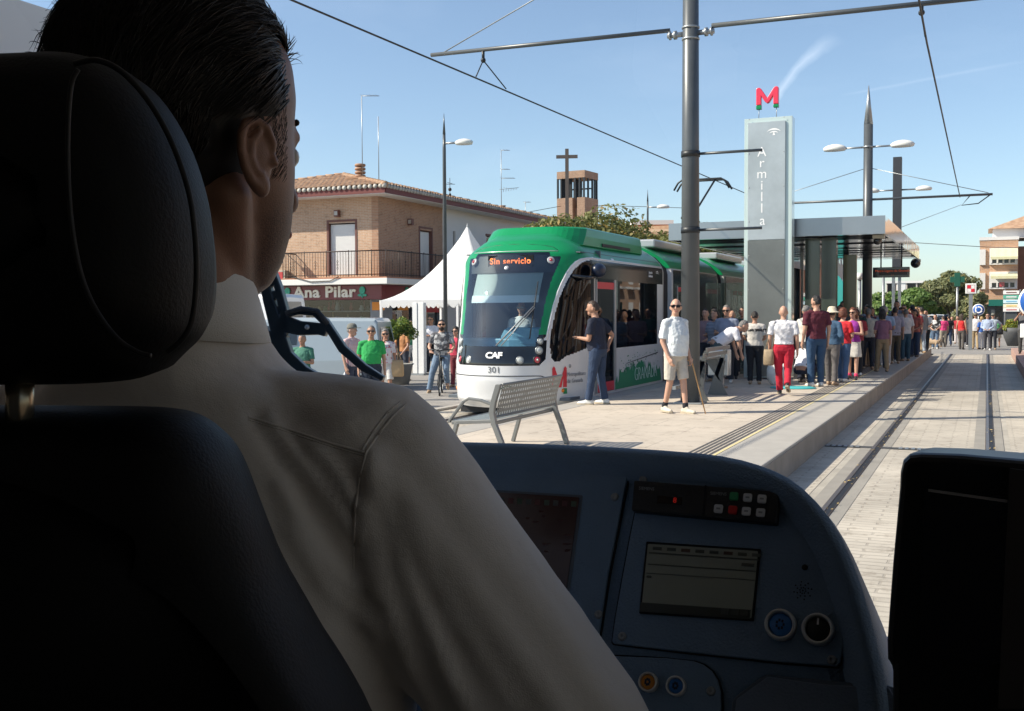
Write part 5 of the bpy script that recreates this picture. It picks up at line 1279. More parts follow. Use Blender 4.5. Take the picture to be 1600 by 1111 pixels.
wparent(MB().tube([(cxq, cyq, zp_-.02), (cxq, cyq, zp_+.12)], [.03, .004], 8).build('finial', m_white), mq)
# white totem column by the tent
a_, b_ = on_y(648, 480, 29.0), on_y(667, 575, 29.0)
tt_ = thing('display_totem', 'tall white folded display column in front of the tent', 'totem', (a_.x, 29, 0))
x_a, x_b = on_y(647, 520, 29).x, on_y(664, 520, 29).x
wparent(MB().box((x_a, 28.9, .05), (x_a+.16, 29.1, 2.2)).box((x_a+.17, 28.92, .05), (x_b, 29.1, 2.2)).build('panel', m_white, bevel=.01), tt_)
wparent(MB().box((x_a-.05, 28.8, 0), (x_b+.05, 29.2, .05)).build('foot', m_galv), tt_)
# bush in a planter
def bush(px_, py_, Y, wpx, hz, label, lm, seed, pot=True, name='shrub', n=2600, size=.05):
    p = on_y(px_, py_, Y); w_ = wpx*Y/math.cos(R(20))/FPX/2; rg = random.Random(seed); t = thing(name, label, 'shrub', (p.x, Y, 0))
    mb = MB(); crown(mb, Vector((p.x, Y, p.z)), (w_, w_, hz), n, size, rg, 18, .8); wparent(mb.build('foliage', lm), t)
    wparent(MB().tube([(p.x, Y, .1), (p.x, Y, p.z)], .04, 6).build('stem', m_bark), t); return t, p, w_
t, p, w_ = bush(622, 516, 25, 64, .42, 'rounded yellow-green shrub in front of the tent', lm_bsh, 21)
pt_ = tag(MB().lathe([(.28, 0), (.38, .5), (.42, .55), (.36, .55), (.34, .5), (.001, .48)], (p.x, 25, 0), 18).build('planter', mat('planter_grey', (.22, .22, .21), .8)), 'grey round planter under the yellow-green shrub', 'planter')
# ---------------------------------------------------------------- right-hand end: signs, planter
sp = on_z(1516, 547, 0)
ms = thing('tram_signal_sign', 'white square sign with red and white checks on a grey post', 'sign', (sp.x, sp.y, 0))
wparent(MB().box((sp.x-.085, sp.y-.05, 0), (sp.x+.085, sp.y+.05, on_y(1516, 458, sp.y).z)).build('post', m_galv, bevel=.01), ms)
zc_ = on_y(1516, 451, sp.y).z
wparent(MB().box((sp.x-.24, sp.y-.09, zc_-.24), (sp.x+.24, sp.y-.05, zc_+.24)).build('plate', m_white, bevel=.02), ms)
for (i, j) in ((0, 1), (1, 0)): wparent(MB().box((sp.x-.155+i*.16, sp.y-.10, zc_-.155+j*.16), (sp.x-.005+i*.16, sp.y-.088, zc_-.005+j*.16)).build('red_square', m_red), ms)
wparent(MB().box((sp.x-.17, sp.y-.094, zc_-.17), (sp.x+.17, sp.y-.0905, zc_-.16)).box((sp.x-.17, sp.y-.094, zc_+.16), (sp.x+.17, sp.y-.0905, zc_+.17)).box((sp.x-.17, sp.y-.094, zc_-.16), (sp.x-.16, sp.y-.0905, zc_+.16)).box((sp.x+.16, sp.y-.094, zc_-.16), (sp.x+.17, sp.y-.0905, zc_+.16)).build('red_border', mat('dark_red', (.2, .03, .03), .5)), ms)
p = on_y(1529, 484, 72); rs = thing('roundabout_sign', 'small round blue sign with white circling arrows', 'sign', (p.x, 72, 0))
m_blue = mat('sign_blue', (.02, .10, .38), .4)
Mr = Matrix.Translation((p.x, 72, p.z)) @ Matrix.Rotation(R(90), 4, 'X')
wparent(MB().lathe([(.001, .02), (.36, .02), (.36, -.02), (.001, -.02)], n=26, M=Mr).build('plate', m_white), rs); wparent(MB().lathe([(.001, .03), (.31, .03), (.31, .02)], n=26, M=Mr).build('disc', m_blue), rs)
mb = MB()
for k in range(3):
    o_ = []; i_ = []
    for j in range(8): a = R(120*k+12*j); o_.append(Mr @ Vector((.21*math.cos(a), .21*math.sin(a), .034))); i_.append(Mr @ Vector((.14*math.cos(a), .14*math.sin(a), .034)))
    mb.ring_loft([o_, i_], closed=False); a = R(120*k+84)
    mb.add([Mr @ Vector((.11*math.cos(a), .11*math.sin(a), .034)), Mr @ Vector((.25*math.cos(a), .25*math.sin(a), .034)), Mr @ Vector((.19*math.cos(a+.5), .19*math.sin(a+.5), .034))], [(0, 1, 2)])
wparent(mb.build('arrows', m_twhite), rs); wparent(MB().tube([(p.x, 72.05, 0), (p.x, 72.05, p.z)], .04, 8).build('post', m_galv), rs)
p = on_y(1496, 437, 90); cx3 = thing('pharmacy_cross', 'dark green pharmacy cross on a tall post among the trees', 'sign', (p.x, 90, 0))
a = .85
wparent(MB().box((p.x-a/2-.1, 89.9, p.z-.22), (p.x+a/2+.1, 90.1, p.z+.22)).box((p.x-.22, 89.88, p.z-a/2-.1), (p.x+.22, 90.12, p.z+a/2+.1)).build('cross', mat('pharmacy_green', (.01, .09, .055), .4), bevel=.02), cx3); wparent(MB().tube([(p.x, 90, 0), (p.x, 90, p.z-.3)], .09, 8).build('post', m_galv), cx3)
p = on_y(1582, 480, 78); dsg = thing('direction_sign', 'stack of five small white and green direction boards', 'sign', (p.x, 78, 0))
for i, (py_, c_) in enumerate(((457, (.8, .8, .78)), (464, (.1, .4, .3)), (471, (.6, .78, .85)), (478, (.8, .76, .62)), (484, (.8, .8, .8)))):
    q = on_y(1580, py_, 78); bd = wparent(MB().box((q.x-.48, 77.95, q.z-.12), (q.x+.48, 78, q.z+.12)).build('board', mat('board_%d' % i, c_, .5), bevel=.01), dsg)
    wparent(MB().box((q.x-.30, 77.94, q.z-.035), (q.x+.32, 77.95, q.z+.035)).build('band', mat('board_mark_%d' % i, [(.2, .1, .1), (.8, .8, .8), (.2, .45, .65), (.7, .5, .1), (.5, .15, .15)][i], .5)), bd)
wparent(MB().tube([(p.x+.45, 78.05, 0), (p.x+.45, 78.05, 3.2)], .04, 8).tube([(p.x-.45, 78.05, 0), (p.x-.45, 78.05, 3.2)], .04, 8).build('post', m_galv), dsg)
YB_ = 20.5; p = on_y(1621, 471, YB_); bs_ = thing('mandatory_sign', 'large round blue road sign cut by the right picture edge', 'sign', (p.x, YB_, 0))
Mr = Matrix.Translation((p.x, YB_, p.z)) @ Matrix.Rotation(R(90), 4, 'X')
wparent(MB().lathe([(.001, .02), (.30, .02), (.30, -.02), (.001, -.02)], n=26, M=Mr).build('plate', m_white), bs_); wparent(MB().lathe([(.001, .03), (.27, .03), (.27, .02)], n=26, M=Mr).build('disc', m_blue), bs_)
wparent(MB().tube([(p.x, YB_+.06, 0), (p.x, YB_+.06, p.z)], .03, 8).build('post', m_galv), bs_); wparent(MB().box((p.x-.26, YB_-.02, p.z-.62), (p.x+.26, YB_+.01, p.z-.38)).build('plate', m_white, bevel=.01), bs_)
t, p, w_ = bush(1584, 510, 62, 34, .45, 'yellow flowering shrub in a dark planter at right', lm_yel, 23, n=1800, size=.08)
tag(MB().lathe([(.30, 0), (.55, .7), (.60, .95), (.52, .95), (.5, .9), (.001, .88)], (p.x, 62, 0), 18).build('planter', mat('planter_dark', (.09, .095, .10), .7)), 'large dark planter holding the yellow shrub', 'planter')
# ---------------------------------------------------------------- vans and cars
m_carglass = mat('car_glass', (.02, .025, .03), .08, coat=.6)
def loft_car(name, label, cat, M_, L, Wd, H, colr, van=False, group=None):
    t = thing(name, label, cat, M_.translation, group=group); m_ = mat('car_paint_%02d%02d%02d' % tuple(int(c*99) for c in colr), colr, .3, .1, coat=.7)
    # side profile (x along length), lofted over width with tumblehome
    if van: prof = [(0, .35), (0, .8), (.03, 1.15), (.10, H-.12), (.16, H-.02), (.6*L, H), (.74*L, H-.06), (.86*L, 1.15), (.985*L, .98), (L, .7), (L, .35)]
    else: prof = [(0, .32), (0, .75), (.03*L, .95), (.14*L, H-.12), (.26*L, H), (.52*L, H), (.70*L, .98), (.95*L, .80), (L, .6), (L, .32)]
    rings = []
    for f, k in ((-1, .94), (-.93, .99), (0, 1.0), (.93, .99), (1, .94)):
        rings.append([M_ @ Vector((x_-L/2, f*Wd/2*(1-.14*max(0, (z-.9)/(H-.9))), .35+(z-.35)*(k if z > .4 else 1))) for x_, z in prof])
    wparent(MB().ring_loft(rings, smooth=False).build('body', m_, bevel=.03), t)
    for sg in (-1, 1):
        w_ = MB(); yo = lambda z: sg*(Wd/2*(1-.14*max(0, (z-.9)/(H-.9)))*1.0+.012)
        P_ = [(.80*L, 1.12), (.72*L, H-.22), (.50*L, H-.18), (.50*L, 1.12)] if van else [(.64*L, .98), (.51*L, H-.1), (.30*L, H-.1), (.30*L, .98)]
        w_.add([M_ @ Vector((x_-L/2, yo(z), z)) for x_, z in P_], [(0, 1, 2, 3)])
        if not van: w_.add([M_ @ Vector((x_-L/2, yo(z), z)) for x_, z in [(.28*L, .98), (.28*L, H-.1), (.18*L, H-.16), (.10*L, .98)]], [(0, 1, 2, 3)])
        wparent(w_.build('side_window', m_carglass), t)
        for xw in (.18*L, .82*L):
            Mw = M_ @ Matrix.Translation((xw-L/2, sg*(Wd/2-.10), .32)) @ Matrix.Rotation(R(90), 4, 'X')
            wh = wparent(MB().lathe([(.001, -.1), (.30, -.1), (.32, -.06), (.32, .06), (.30, .1), (.001, .1)], n=20, M=Mw).build('wheel', m_black), t)
            wparent(MB().lathe([(.001, sg*-.115), (.19, sg*-.11), (.2, sg*-.09)], n=16, M=Mw).build('rim', m_galv), wh)
        lt = M_ @ Vector((L/2-.02, sg*(Wd/2-.25), .72)); wparent(MB().ell(lt, (.10, .10, .08), 10, 6).build('headlight', m_lamp), t)
        lt = M_ @ Vector((-L/2+.02, sg*(Wd/2-.12), .95)); wparent(MB().ell(lt, (.06, .07, .14), 8, 6).build('tail_light', m_lred), t)
    a, b = (.845*L, .75*L) if van else (.68*L, .54*L)
    fx = [(.855*L, 1.17, .80), (.755*L, H-.12, .70)] if van else [(.69*L, 1.0, .82), (.535*L, H-.06, .70)]
    wparent(MB().add([M_ @ Vector((fx[0][0]-L/2+.05, -Wd/2*fx[0][2], fx[0][1])), M_ @ Vector((fx[0][0]-L/2+.05, Wd/2*fx[0][2], fx[0][1])), M_ @ Vector((fx[1][0]-L/2+.05, Wd/2*fx[1][2], fx[1][1])), M_ @ Vector((fx[1][0]-L/2+.05, -Wd/2*fx[1][2], fx[1][1]))], [(0, 1, 2, 3)]).build('windscreen', m_carglass), t)
    wparent(MB().add([M_ @ Vector((-L/2-.012, -Wd/2*.7, 1.1)), M_ @ Vector((-L/2-.012, Wd/2*.7, 1.1)), M_ @ Vector((-L/2+.08, Wd/2*.6, H-.25)), M_ @ Vector((-L/2+.08, -Wd/2*.6, H-.25))], [(0, 1, 2, 3)]).build('rear_window', m_carglass), t)
    for sg in (-1, 1): wparent(MB().ell(M_ @ Vector((.22*L, sg*(Wd/2+.12), 1.08)), (.08, .10, .10), 8, 6).build('mirror', m_black), t)
    return t
p = on_y(552, 540, 22.6)
loft_car('parked_van', 'silver-grey van parked behind the couple in green and floral', 'van', Matrix.Translation((p.x-1.55, 22.9, 0)) @ Matrix.Rotation(R(197), 4, 'Z'), 4.2, 1.75, 1.80, (.36, .42, .46), True)
p = on_y(402, 480, 27)
loft_car('parked_van', 'white van at the far left behind the wiper', 'van', Matrix.Translation((p.x-1.2, 27, 0)) @ Matrix.Rotation(R(185), 4, 'Z'), 4.8, 1.9, 2.5, (.78, .78, .78), True)
cc = [(1444, 494, 120, (.7, .72, .74), 'silver car farthest left of the distant cars'), (1449, 499, 105, (.75, .76, .78), 'white car in the distant street row'), (1463, 497, 112, (.55, .62, .68), 'pale blue car in the distant street, left of the queue of walkers'), (1476, 496, 118, (.75, .75, .75), 'white car parked behind the pink shirt'), (1488, 499, 108, (.1, .1, .12), 'dark car parked under the distant trees')]
for px_, py_, Y, c_, lab in cc:
    p = on_y(px_, py_, Y); loft_car('parked_car', lab, 'car', Matrix.Translation((p.x, Y, 0)) @ Matrix.Rotation(R(-95), 4, 'Z'), 4.0, 1.7, 1.45, c_, group='cars in the distant street')
# ---------------------------------------------------------------- people
m_skin = mat('skin', (.52, .30, .21), .55, var=.12, vs=8)
m_skin2 = mat('skin_tan', (.42, .225, .145), .55, var=.12, vs=8)
m_shoe_w = mat('shoe_white', (.68, .67, .64), .6); m_shoe_b = mat('shoe_dark', (.035, .03, .028), .5); m_shoe_t = mat('shoe_tan', (.36, .25, .16), .6); m_sock = mat('sock_dark', (.015, .015, .02), .9)
m_sole = mat('sole', (.40, .34, .25), .8)
HAIR = dict(black=(.012, .010, .009), brown=(.05, .028, .016), grey=(.22, .21, .20), auburn=(.16, .045, .018), blond=(.42, .28, .12), dark=(.022, .016, .012), white=(.45, .44, .42))
def cloth(name, c, rough=.85): return mat('cloth_'+name, c, rough, var=.18, vs=7, bump=.5, bs=9)
ARMS = {  # elbow and wrist offsets from the shoulder, x outward, y forward
 'down': ((.05, -.02, -.285), (.06, .05, -.53)), 'back': ((.07, -.07, -.28), (-.05, -.16, -.47)), 'cross': ((.07, .07, -.27), (-.16, .23, -.24)), 'phone': ((.05, .03, -.285), (-.03, .24, -.26)),
 'up': ((.10, .20, -.10), (-.03, .30, .10)), 'hip': ((.20, -.14, -.22), (.04, -.12, -.42)), 'front': ((.06, .03, -.28), (-.08, .22, -.38)), 'chin': ((.05, .10, -.27), (-.13, .16, .02)),
 'bar': ((.10, .06, -.27), (.05, .31, -.36)), 'cane': ((.04, -.02, -.285), (.02, .10, -.53)), 'hang': ((.03, .06, -.27), (.0, .12, -.5)), 'bag': ((.07, -.03, -.27), (.04, .12, -.40)), 'knee': ((.06, .16, -.22), (-.02, .40, -.28)), 'point': ((.05, .12, -.24), (.0, .34, -.22))}
LEGS = {'stand': (((.10, .02, .48), (.10, -.01, .085)), ((.10, .01, .48), (.11, .02, .085))), 'walk': (((.09, .13, .50), (.09, .22, .10)), ((.09, -.02, .48), (.08, -.26, .14))), 'walk2': (((.09, .05, .49), (.07, .10, .09)), ((.09, .02, .49), (.09, -.34, .22))),
 'walk3': (((.09, .08, .49), (.08, .15, .085)), ((.09, -.02, .48), (.09, -.14, .095))), 'apart': (((.14, .03, .48), (.17, .03, .085)), ((.13, .01, .48), (.16, -.02, .085))), 'step': (((.11, .07, .49), (.12, .13, .085)), ((.09, -.01, .48), (.10, -.08, .09))),
 'squat': (((.16, .36, .40), (.13, .12, .085)), ((.16, .34, .36), (.12, .04, .085))), 'bike': (((.11, .20, .58), (.13, .10, .25)), ((.22, .06, .48), (.30, .0, .085)))}
def rotx(v, a, o): d = Vector(v)-Vector(o); c_, s_ = math.cos(a), math.sin(a); return Vector(o)+Vector((d.x, d.y*c_-d.z*s_, d.y*s_+d.z*c_))
def capsule(mb, a, b, ra, rb, n=12):
    a, b = Vector(a), Vector(b); d = (b-a); L = d.length; d.normalize(); pts_ = []; rs = []
    for k in (0, .35, .7): pts_.append(a-d*ra*math.cos(k*1.5708)); rs.append(max(ra*math.sin(k*1.5708), ra*.05))
    pts_.append(a); rs.append(ra); pts_.append(b); rs.append(rb)
    for k in (.7, .35, 0): pts_.append(b+d*rb*math.cos(k*1.5708)); rs.append(max(rb*math.sin(k*1.5708), rb*.05))
    mb.tube(pts_, rs, n)
def cone(mb, a, b, ra, rb, n=14): mb.tube([Vector(a), Vector(a).lerp(Vector(b), .5), Vector(b)], [ra, (ra+rb)/2, rb], n)
def loft_rings(mb, rows, n=16, T=None):
    """rows: (z, half width, half depth, y centre)"""
    rg__ = []
    for z, a, b, yc in rows:
        r_ = []
        for j in range(n):
            t = 2*math.pi*j/n; c_, s_ = math.cos(t), math.sin(t); p = Vector((a*math.copysign(abs(c_)**.85, c_), yc+b*math.copysign(abs(s_)**.85, s_), z)); r_.append(T(p) if T else p)
        rg__.append(r_)
    mb.ring_loft(rg__)
NP = [0]
def person(label, X, Y, zg, h, face, top=('tee', (.6, .6, .6)), bot=('long', (.05, .07, .12)), arms=('down', 'down'), legs='stand', hair=('short', 'brown'), head=0, nod=0, lean=0,
           female=False, belly=.012, build=1.1, shoes=None, glasses=False, near=False, skin=None, drop=0, beard=None, group=None, hscale=1, hatc=None, tuck=False, topmat=None, botmat=None, backseat=0, leg_flip=False, socks=None):
    NP[0] += 1; s = h/1.75
    sk = skin or (m_skin if NP[0] % 3 else m_skin2)
    t = thing('person', label, 'person', (X, Y, zg), R(face), group, s=s)
    vox = .0085 if near else .015
    wf = build*(.90 if female else 1.0); bl = belly
    piv = (0, 0, .95-drop)
    U = lambda v: rotx(Vector(v)-Vector((0, backseat, drop)), -R(lean), Vector(piv)-Vector((0, backseat, 0)))
    sw = .175*wf; hwid = .155*build*(1.06 if female else 1)
    B = MB()
    # torso
    loft_rings(B, [(.84, hwid*.75, .08, 0), (.92, hwid, .115+bl*.3, 0), (1.06, .135*wf+bl*.3, .105+bl*.7, .01+bl*.3), (1.20, .150*wf+bl*.15, .115+bl*.6, .01+bl*.3), (1.32, .165*wf, .118, .0), (1.40, .118*wf, .070, -.01), (1.455, .075, .06, -.012), (1.50, .05, .05, -.01)], 16, U)
    nk = U((0, -.005, 1.46)); hc = U((0, .012, 1.625)); 
    hq = Matrix.Rotation(R(head), 4, 'Z') @ Matrix.Rotation(-R(nod+lean*.75), 4, 'X') @ Matrix.Scale(1.07, 4)
    HM = Matrix.Translation(hc) @ hq
    capsule(B, nk, hc+Vector((0, -.01, -.05)), .056, .052)
    def hf(d):
        k = 1.0
        if d.z < -.2: k *= 1-.18*min(1, (-.2-d.z)/.6)*(1 if abs(d.x) > .3 else .6)
        return k
    B.ell((0, 0, 0), (.077, .098, .118), 18, 13, M=HM.to_3x3().to_4x4(), f=hf); 
    for q in range(len(B.v)-18*14, len(B.v)): B.v[q] = tuple(Vector(B.v[q])+hc)
    hp = lambda x_, y_, z_: HM @ Vector((x_, y_, z_))
    B.ell(hp(0, .05, -.075), (.042, .05, .045), 10, 7)           # jaw and chin
    capsule(B, hp(0, .092, .005), hp(0, .108, -.022), .010, .015, 8)  # nose
    for sg in (-1, 1): B.ell(hp(sg*.078, -.005, -.012), (.010, .020, .032), 8, 6)
    sh = []
    W_ = []
    for sg, ar in ((-1, arms[0]), (1, arms[1])):
        S = U((sg*sw, -.012, 1.385)); e, w_ = (ARMS[ar] if isinstance(ar, str) else ar)
        E = S+Vector((sg*e[0], e[1], e[2])); Wp = S+Vector((sg*w_[0], w_[1], w_[2])); sh.append((S, E, Wp))
        ab = .9 if female else 1.0
        capsule(B, U((sg*sw*.5, -.01, 1.405)), S, .045*ab, .048*ab); capsule(B, S, E, .052*ab*build, .040*ab); capsule(B, E, Wp, .040*ab, .027*ab)
        d = (Wp-E).normalized(); side = Vector((0, 0, 1)).cross(d); side = side.normalized() if side.length > .1 else Vector((0, 1, 0))
        if ar in ('down', 'cane', 'hang', 'back', 'bag'): side = Vector((.0, 1, 0)); side = (side-d*side.dot(d)).normalized()
        P_ = Wp+d*.05; capsule(B, Wp+side*.012, Wp+d*.075+side*.014, .024, .022, 8); capsule(B, Wp-side*.012, Wp+d*.075-side*.014, .024, .020, 8)
        pn_ = side.cross(d)
        if near:
            cur = Vector((-sg, .0, 0)); cur = (cur-d*cur.dot(d)); cur = cur.normalized() if cur.length > .2 else pn_
            for k, L_ in enumerate((.065, .075, .07, .055)):
                b0 = Wp+d*.085+side*(.031-.0205*k); b1 = b0+d*L_*.55+cur*.012; b2 = b1+d*L_*.35+cur*.028; capsule(B, b0, b1, .0098, .0092, 8); capsule(B, b1, b2, .0092, .008, 8)
        else: capsule(B, Wp+d*.07, Wp+d*.12+Vector((-sg*.02, 0, 0)), .026, .020, 8)
        capsule(B, Wp+d*.02+side*.025, Wp+d*.075+side*.055, .012, .0095, 8)
        W_.append(Wp+d*.07)
    lg = LEGS[legs]; 
    if leg_flip: lg = (lg[1], lg[0])
    LP = []
    for sg, (kn, an) in ((-1, lg[0]), (1, lg[1])):
        Hh = Vector((sg*.085*build, -backseat, .90-drop)); K = Vector((sg*kn[0], kn[1]-(backseat if legs == 'x' else 0), kn[2])); A = Vector((sg*an[0], an[1], an[2])); LP.append((Hh, K, A))
        capsule(B, Hh, K, .082*build, .054); capsule(B, K, A, .055, .036); capsule(B, K.lerp(A, .12)+Vector((0, -.018, 0)), K.lerp(A, .45)+Vector((0, -.015, 0)), .042, .036)
        capsule(B, A+Vector((0, -.03, -.03)), A+Vector((sg*.02, .13, -.055)), .035, .026)
    o = B.build('body', sk, t); remesh(o, vox, 3)
    # trousers
    kind, c_ = bot; 
    pm_ = botmat or cloth('%02d%02d%02d' % tuple(int(v*99) for v in c_), c_)
    Tm = MB()
    if kind != 'none':
        loft_rings(Tm, [(.80, hwid*.70, .09, 0), (.86, hwid+.012, .12+bl*.2, 0), (.95, hwid+.014, .128+bl*.4, 0), (1.03, .150*wf+.008+bl*.3, .118+bl*.7, .005+bl*.3)], 16, lambda p: U(p) if p.z > .93 else Vector(p)-Vector((0, backseat, drop)))
        for sg, (Hh, K, A) in zip((-1, 1), LP):
            if kind == 'skirt': continue
            capsule(Tm, Hh, K if kind == 'long' else Hh.lerp(K, .55), .100*build, .076 if kind == 'long' else .084)
            if kind == 'shorts': cone(Tm, Hh.lerp(K, .2), Hh.lerp(K, .93)+Vector((sg*.012, 0, 0)), .094*build, .084)
            if kind == 'long': capsule(Tm, K, K.lerp(A, .86), .074, .062); cone(Tm, K.lerp(A, .6), K.lerp(A, 1.02)+Vector((0, .005, 0)), .064, .066)
        if kind == 'skirt': loft_rings(Tm, [(.55, hwid*1.18, .17, 0), (.60, hwid*1.2, .165, 0), (.86, hwid*1.06, .125, 0)], 16, lambda p: Vector(p)-Vector((0, backseat, drop)))
        q = Tm.build('skirt' if kind == 'skirt' else 'shorts' if kind == 'shorts' else 'trousers', pm_, t); remesh(q, vox*1.05, 2, .015, .10)
    # top
    kind, c_ = top; tm_ = topmat or cloth('%02d%02d%02d' % tuple(int(v*99) for v in c_), c_)
    S_ = MB(); g = .014 if kind in ('tee', 'polo', 'shirt', 'long', 'jacket') else .008
    if kind == 'jacket': g = .028
    hem = 1.00 if tuck else (.90 if kind in ('shirt', 'jacket') else .94)
    rows = [(hem-.03, hwid*.95, .10, 0) if tuck else (hem-.025, hwid+g+.010, .130+bl*.55+g*.6, bl*.2), (hem, hwid+g+.006, .125+bl*.55+g*.6, bl*.2), (1.06, .140*wf+g+.012+bl*.3, .112+g+bl*.75, .01+bl*.3), (1.20, .155*wf+g+bl*.15, .120+g+bl*.6+(.015 if female else 0), .012+bl*.3+(.01 if female else 0)), (1.31, .168*wf+g*.9, .120+g+(.02 if female else 0), .0+(.012 if female else 0)), (1.40, .140*wf+g*.6, .086+g, -.01), (1.44, .085 if kind != 'tank' else .06, .068, -.012), (1.462, .06, .058, -.012)]
    if kind != 'tank' or True: loft_rings(S_, rows, 18, U)
    if kind in ('shirt', 'polo', 'jacket', 'long'): loft_rings(S_, [(1.43, .08, .07, -.01), (1.475, .068, .064, -.008), (1.482, .05, .05, -.008)], 14, U)
    for sg, (S, E, Wp) in zip((-1, 1), sh):
        if kind == 'tank': continue
        capsule(S_, U((sg*sw*.5, -.01, 1.400)), S, (.058+g*.3)*max(1, build), (.056+g*.3)*max(1, build))
        f = 1.0 if kind in ('long', 'jacket') else (.72 if kind != 'shirt' else .85)
        (capsule if f == 1 else cone)(S_, S, S.lerp(E, f), .055*max(1, build)+g*.3, .053*max(1, build)+g*.5 if f < 1 else .048*max(1, build)+g*.5)
        if kind in ('long', 'jacket'): capsule(S_, E, E.lerp(Wp, .92), .046+g*.5, .036+g*.4)
    q = S_.build('jacket' if kind == 'jacket' else 'shirt', tm_, t); remesh(q, vox*1.05, 2, .026 if near else .02, .09)
    # shoes, socks
    sm = shoes or (m_shoe_b, m_shoe_w, m_shoe_t)[NP[0] % 3]
    for i_, (sg, (Hh, K, A)) in enumerate(zip((-1, 1), LP)):
        f = MB(); pitch = -.5 if (A.z > .13) else 0
        MX = Matrix.Translation(A) @ Matrix.Rotation(pitch, 4, 'X') @ Matrix.Rotation(-sg*R(8), 4, 'Z')
        capsule(f, MX @ Vector((0, -.045, -.045)), MX @ Vector((0, .06, -.052)), .042, .040, 12); capsule(f, MX @ Vector((0, .06, -.055)), MX @ Vector((0, .165, -.062)), .043, .030, 12); capsule(f, MX @ Vector((0, -.02, -.02)), MX @ Vector((0, .02, -.02)), .045, .042, 12)
        q = f.build('shoe', sm, t); remesh(q, .011 if near else .018, 2)
        if near:
            so_ = MB(); ol = [(-.030, -.09), (.030, -.09), (.042, -.03), (.038, .05), (.045, .12), (.036, .18), (.0, .205), (-.034, .18), (-.045, .12), (-.038, .05), (-.042, -.03)]
            so_.ring_loft([[MX @ Vector((a*.96, b, -.088)) for a, b in ol], [MX @ Vector((a, b, -.066)) for a, b in ol]], smooth=False); so_.build('sole', m_sole, q)
        if socks: 
            k_ = MB(); capsule(k_, A+Vector((0, -.01, .0)), A.lerp(K, .13), .046, .046); q = k_.build('sock', socks, t); remesh(q, .011, 1)
    # hair
    hk, hcname = hair; hcol = HAIR[hcname]; hm = mat('hair_'+hcname, hcol, .55, var=.4, vs=30, bump=.8, bs=60)
    Hm = MB()
    if hk in ('short', 'fringe', 'long', 'curly', 'bob', 'tail'):
        def fr(d):
            ear = abs(d.x)
            facey = d.y > .10 and d.z < .50+.2*d.y
            low = d.z < (-.25 if hk == 'short' and d.y > -.3 else -.36 if hk in ('short', 'fringe') else -.50)
            if hk == 'fringe' and (d.z > .62 or (d.y > -.1 and d.z > .3)): return .9
            if facey or low or (ear > .93 and d.z < .1 and hk == 'short' and d.y > -.25): return .80
            kk = {'short': 1.045, 'fringe': 1.045, 'long': 1.14, 'curly': 1.27, 'bob': 1.18, 'tail': 1.08}[hk]
            return kk+(.10 if hk == 'curly' else .03)*noise.noise(d*5+Vector((NP[0], 0, 0)))
        Hm.ell((0, 0, 0), (.078, .099, .119), 26, 18, f=fr)
        Hm.v = [tuple(HM @ Vector(v)) for v in Hm.v]
        if hk in ('long', 'bob'):
            L_ = -.30 if hk == 'long' else -.12
            for (x_, w_) in ((-.055, .035), (0, .045), (.055, .035)): capsule(Hm, hp(x_, -.06, .02), hp(x_*1.1, -.075, L_), w_+.01, w_*.8)
        if hk == 'tail': capsule(Hm, hp(0, -.10, .02), hp(0, -.16, -.04), .035, .03)
        q = Hm.build('hair', hm, t); remesh(q, .010 if near else .014, 1, .012 if hk != 'curly' else .03, .03)
    if hk == 'hat' or hk == 'cap':
        hb_ = MB()
        if hk == 'hat': hb_.lathe([(.001, .155), (.06, .15), (.085, .12), (.095, .06), (.155, .035), (.175, .02), (.155, .025), (.09, .05)], n=20, M=HM)
        else:
            hb_.lathe([(.001, .135), (.05, .128), (.082, .10), (.093, .05), (.094, .03), (.088, .03)], n=20, M=HM @ Matrix.Diagonal((.92, 1.12, 1, 1))); hb_.box((-.06, .07, .035), (.06, .17, .045), M=HM)
        hb_.build('hat' if hk == 'hat' else 'cap', mat('hat_'+(hatc or 'straw'), {'straw': (.62, .55, .42), 'cap': (.16, .16, .14)}[hatc or 'straw'], .9), t)
        def fr2(d): return .80 if (d.y > .15 and d.z < .5) or d.z < -.3 else 1.05
        hb2 = MB().ell((0, 0, 0), (.078, .099, .119), 20, 12, f=fr2); hb2.v = [tuple(HM @ Vector(v)) for v in hb2.v]; hb2.build('hair', hm, t)
    # features
    if h and (abs(((face+head) % 360)-180) < 120):
        fe = MB()
        if not glasses:
            for sg in (-1, 1): fe.ell(hp(sg*.030, .083, .012), (.011, .006, .006), 8, 5)
            fe.build('eye', mat('eye_dark', (.03, .02, .015), .3), t)
        br = MB()
        for sg in (-1, 1): capsule(br, hp(sg*.016, .091, .032), hp(sg*.046, .080, .034), .0045, .0035, 6)
        br.build('eyebrow', hm if hcname not in ('white',) else mat('brow', (.12, .09, .07), .8), t)
        mo_ = MB(); capsule(mo_, hp(-.02, .092, -.062), hp(.02, .092, -.062), .005, .005, 6); mo_.build('mouth', mat('lip', (.36, .11, .09), .5), t)
    if beard:
        bd = MB(); bd.ell((0, 0, 0), (.052, .062, .052), 14, 9); bd.v = [tuple(HM @ (Vector(v)+Vector((0, .046, -.082)))) for v in bd.v]; bd.build('beard', mat('beard_'+beard, HAIR[beard], .9, bump=.8, bs=90), t)
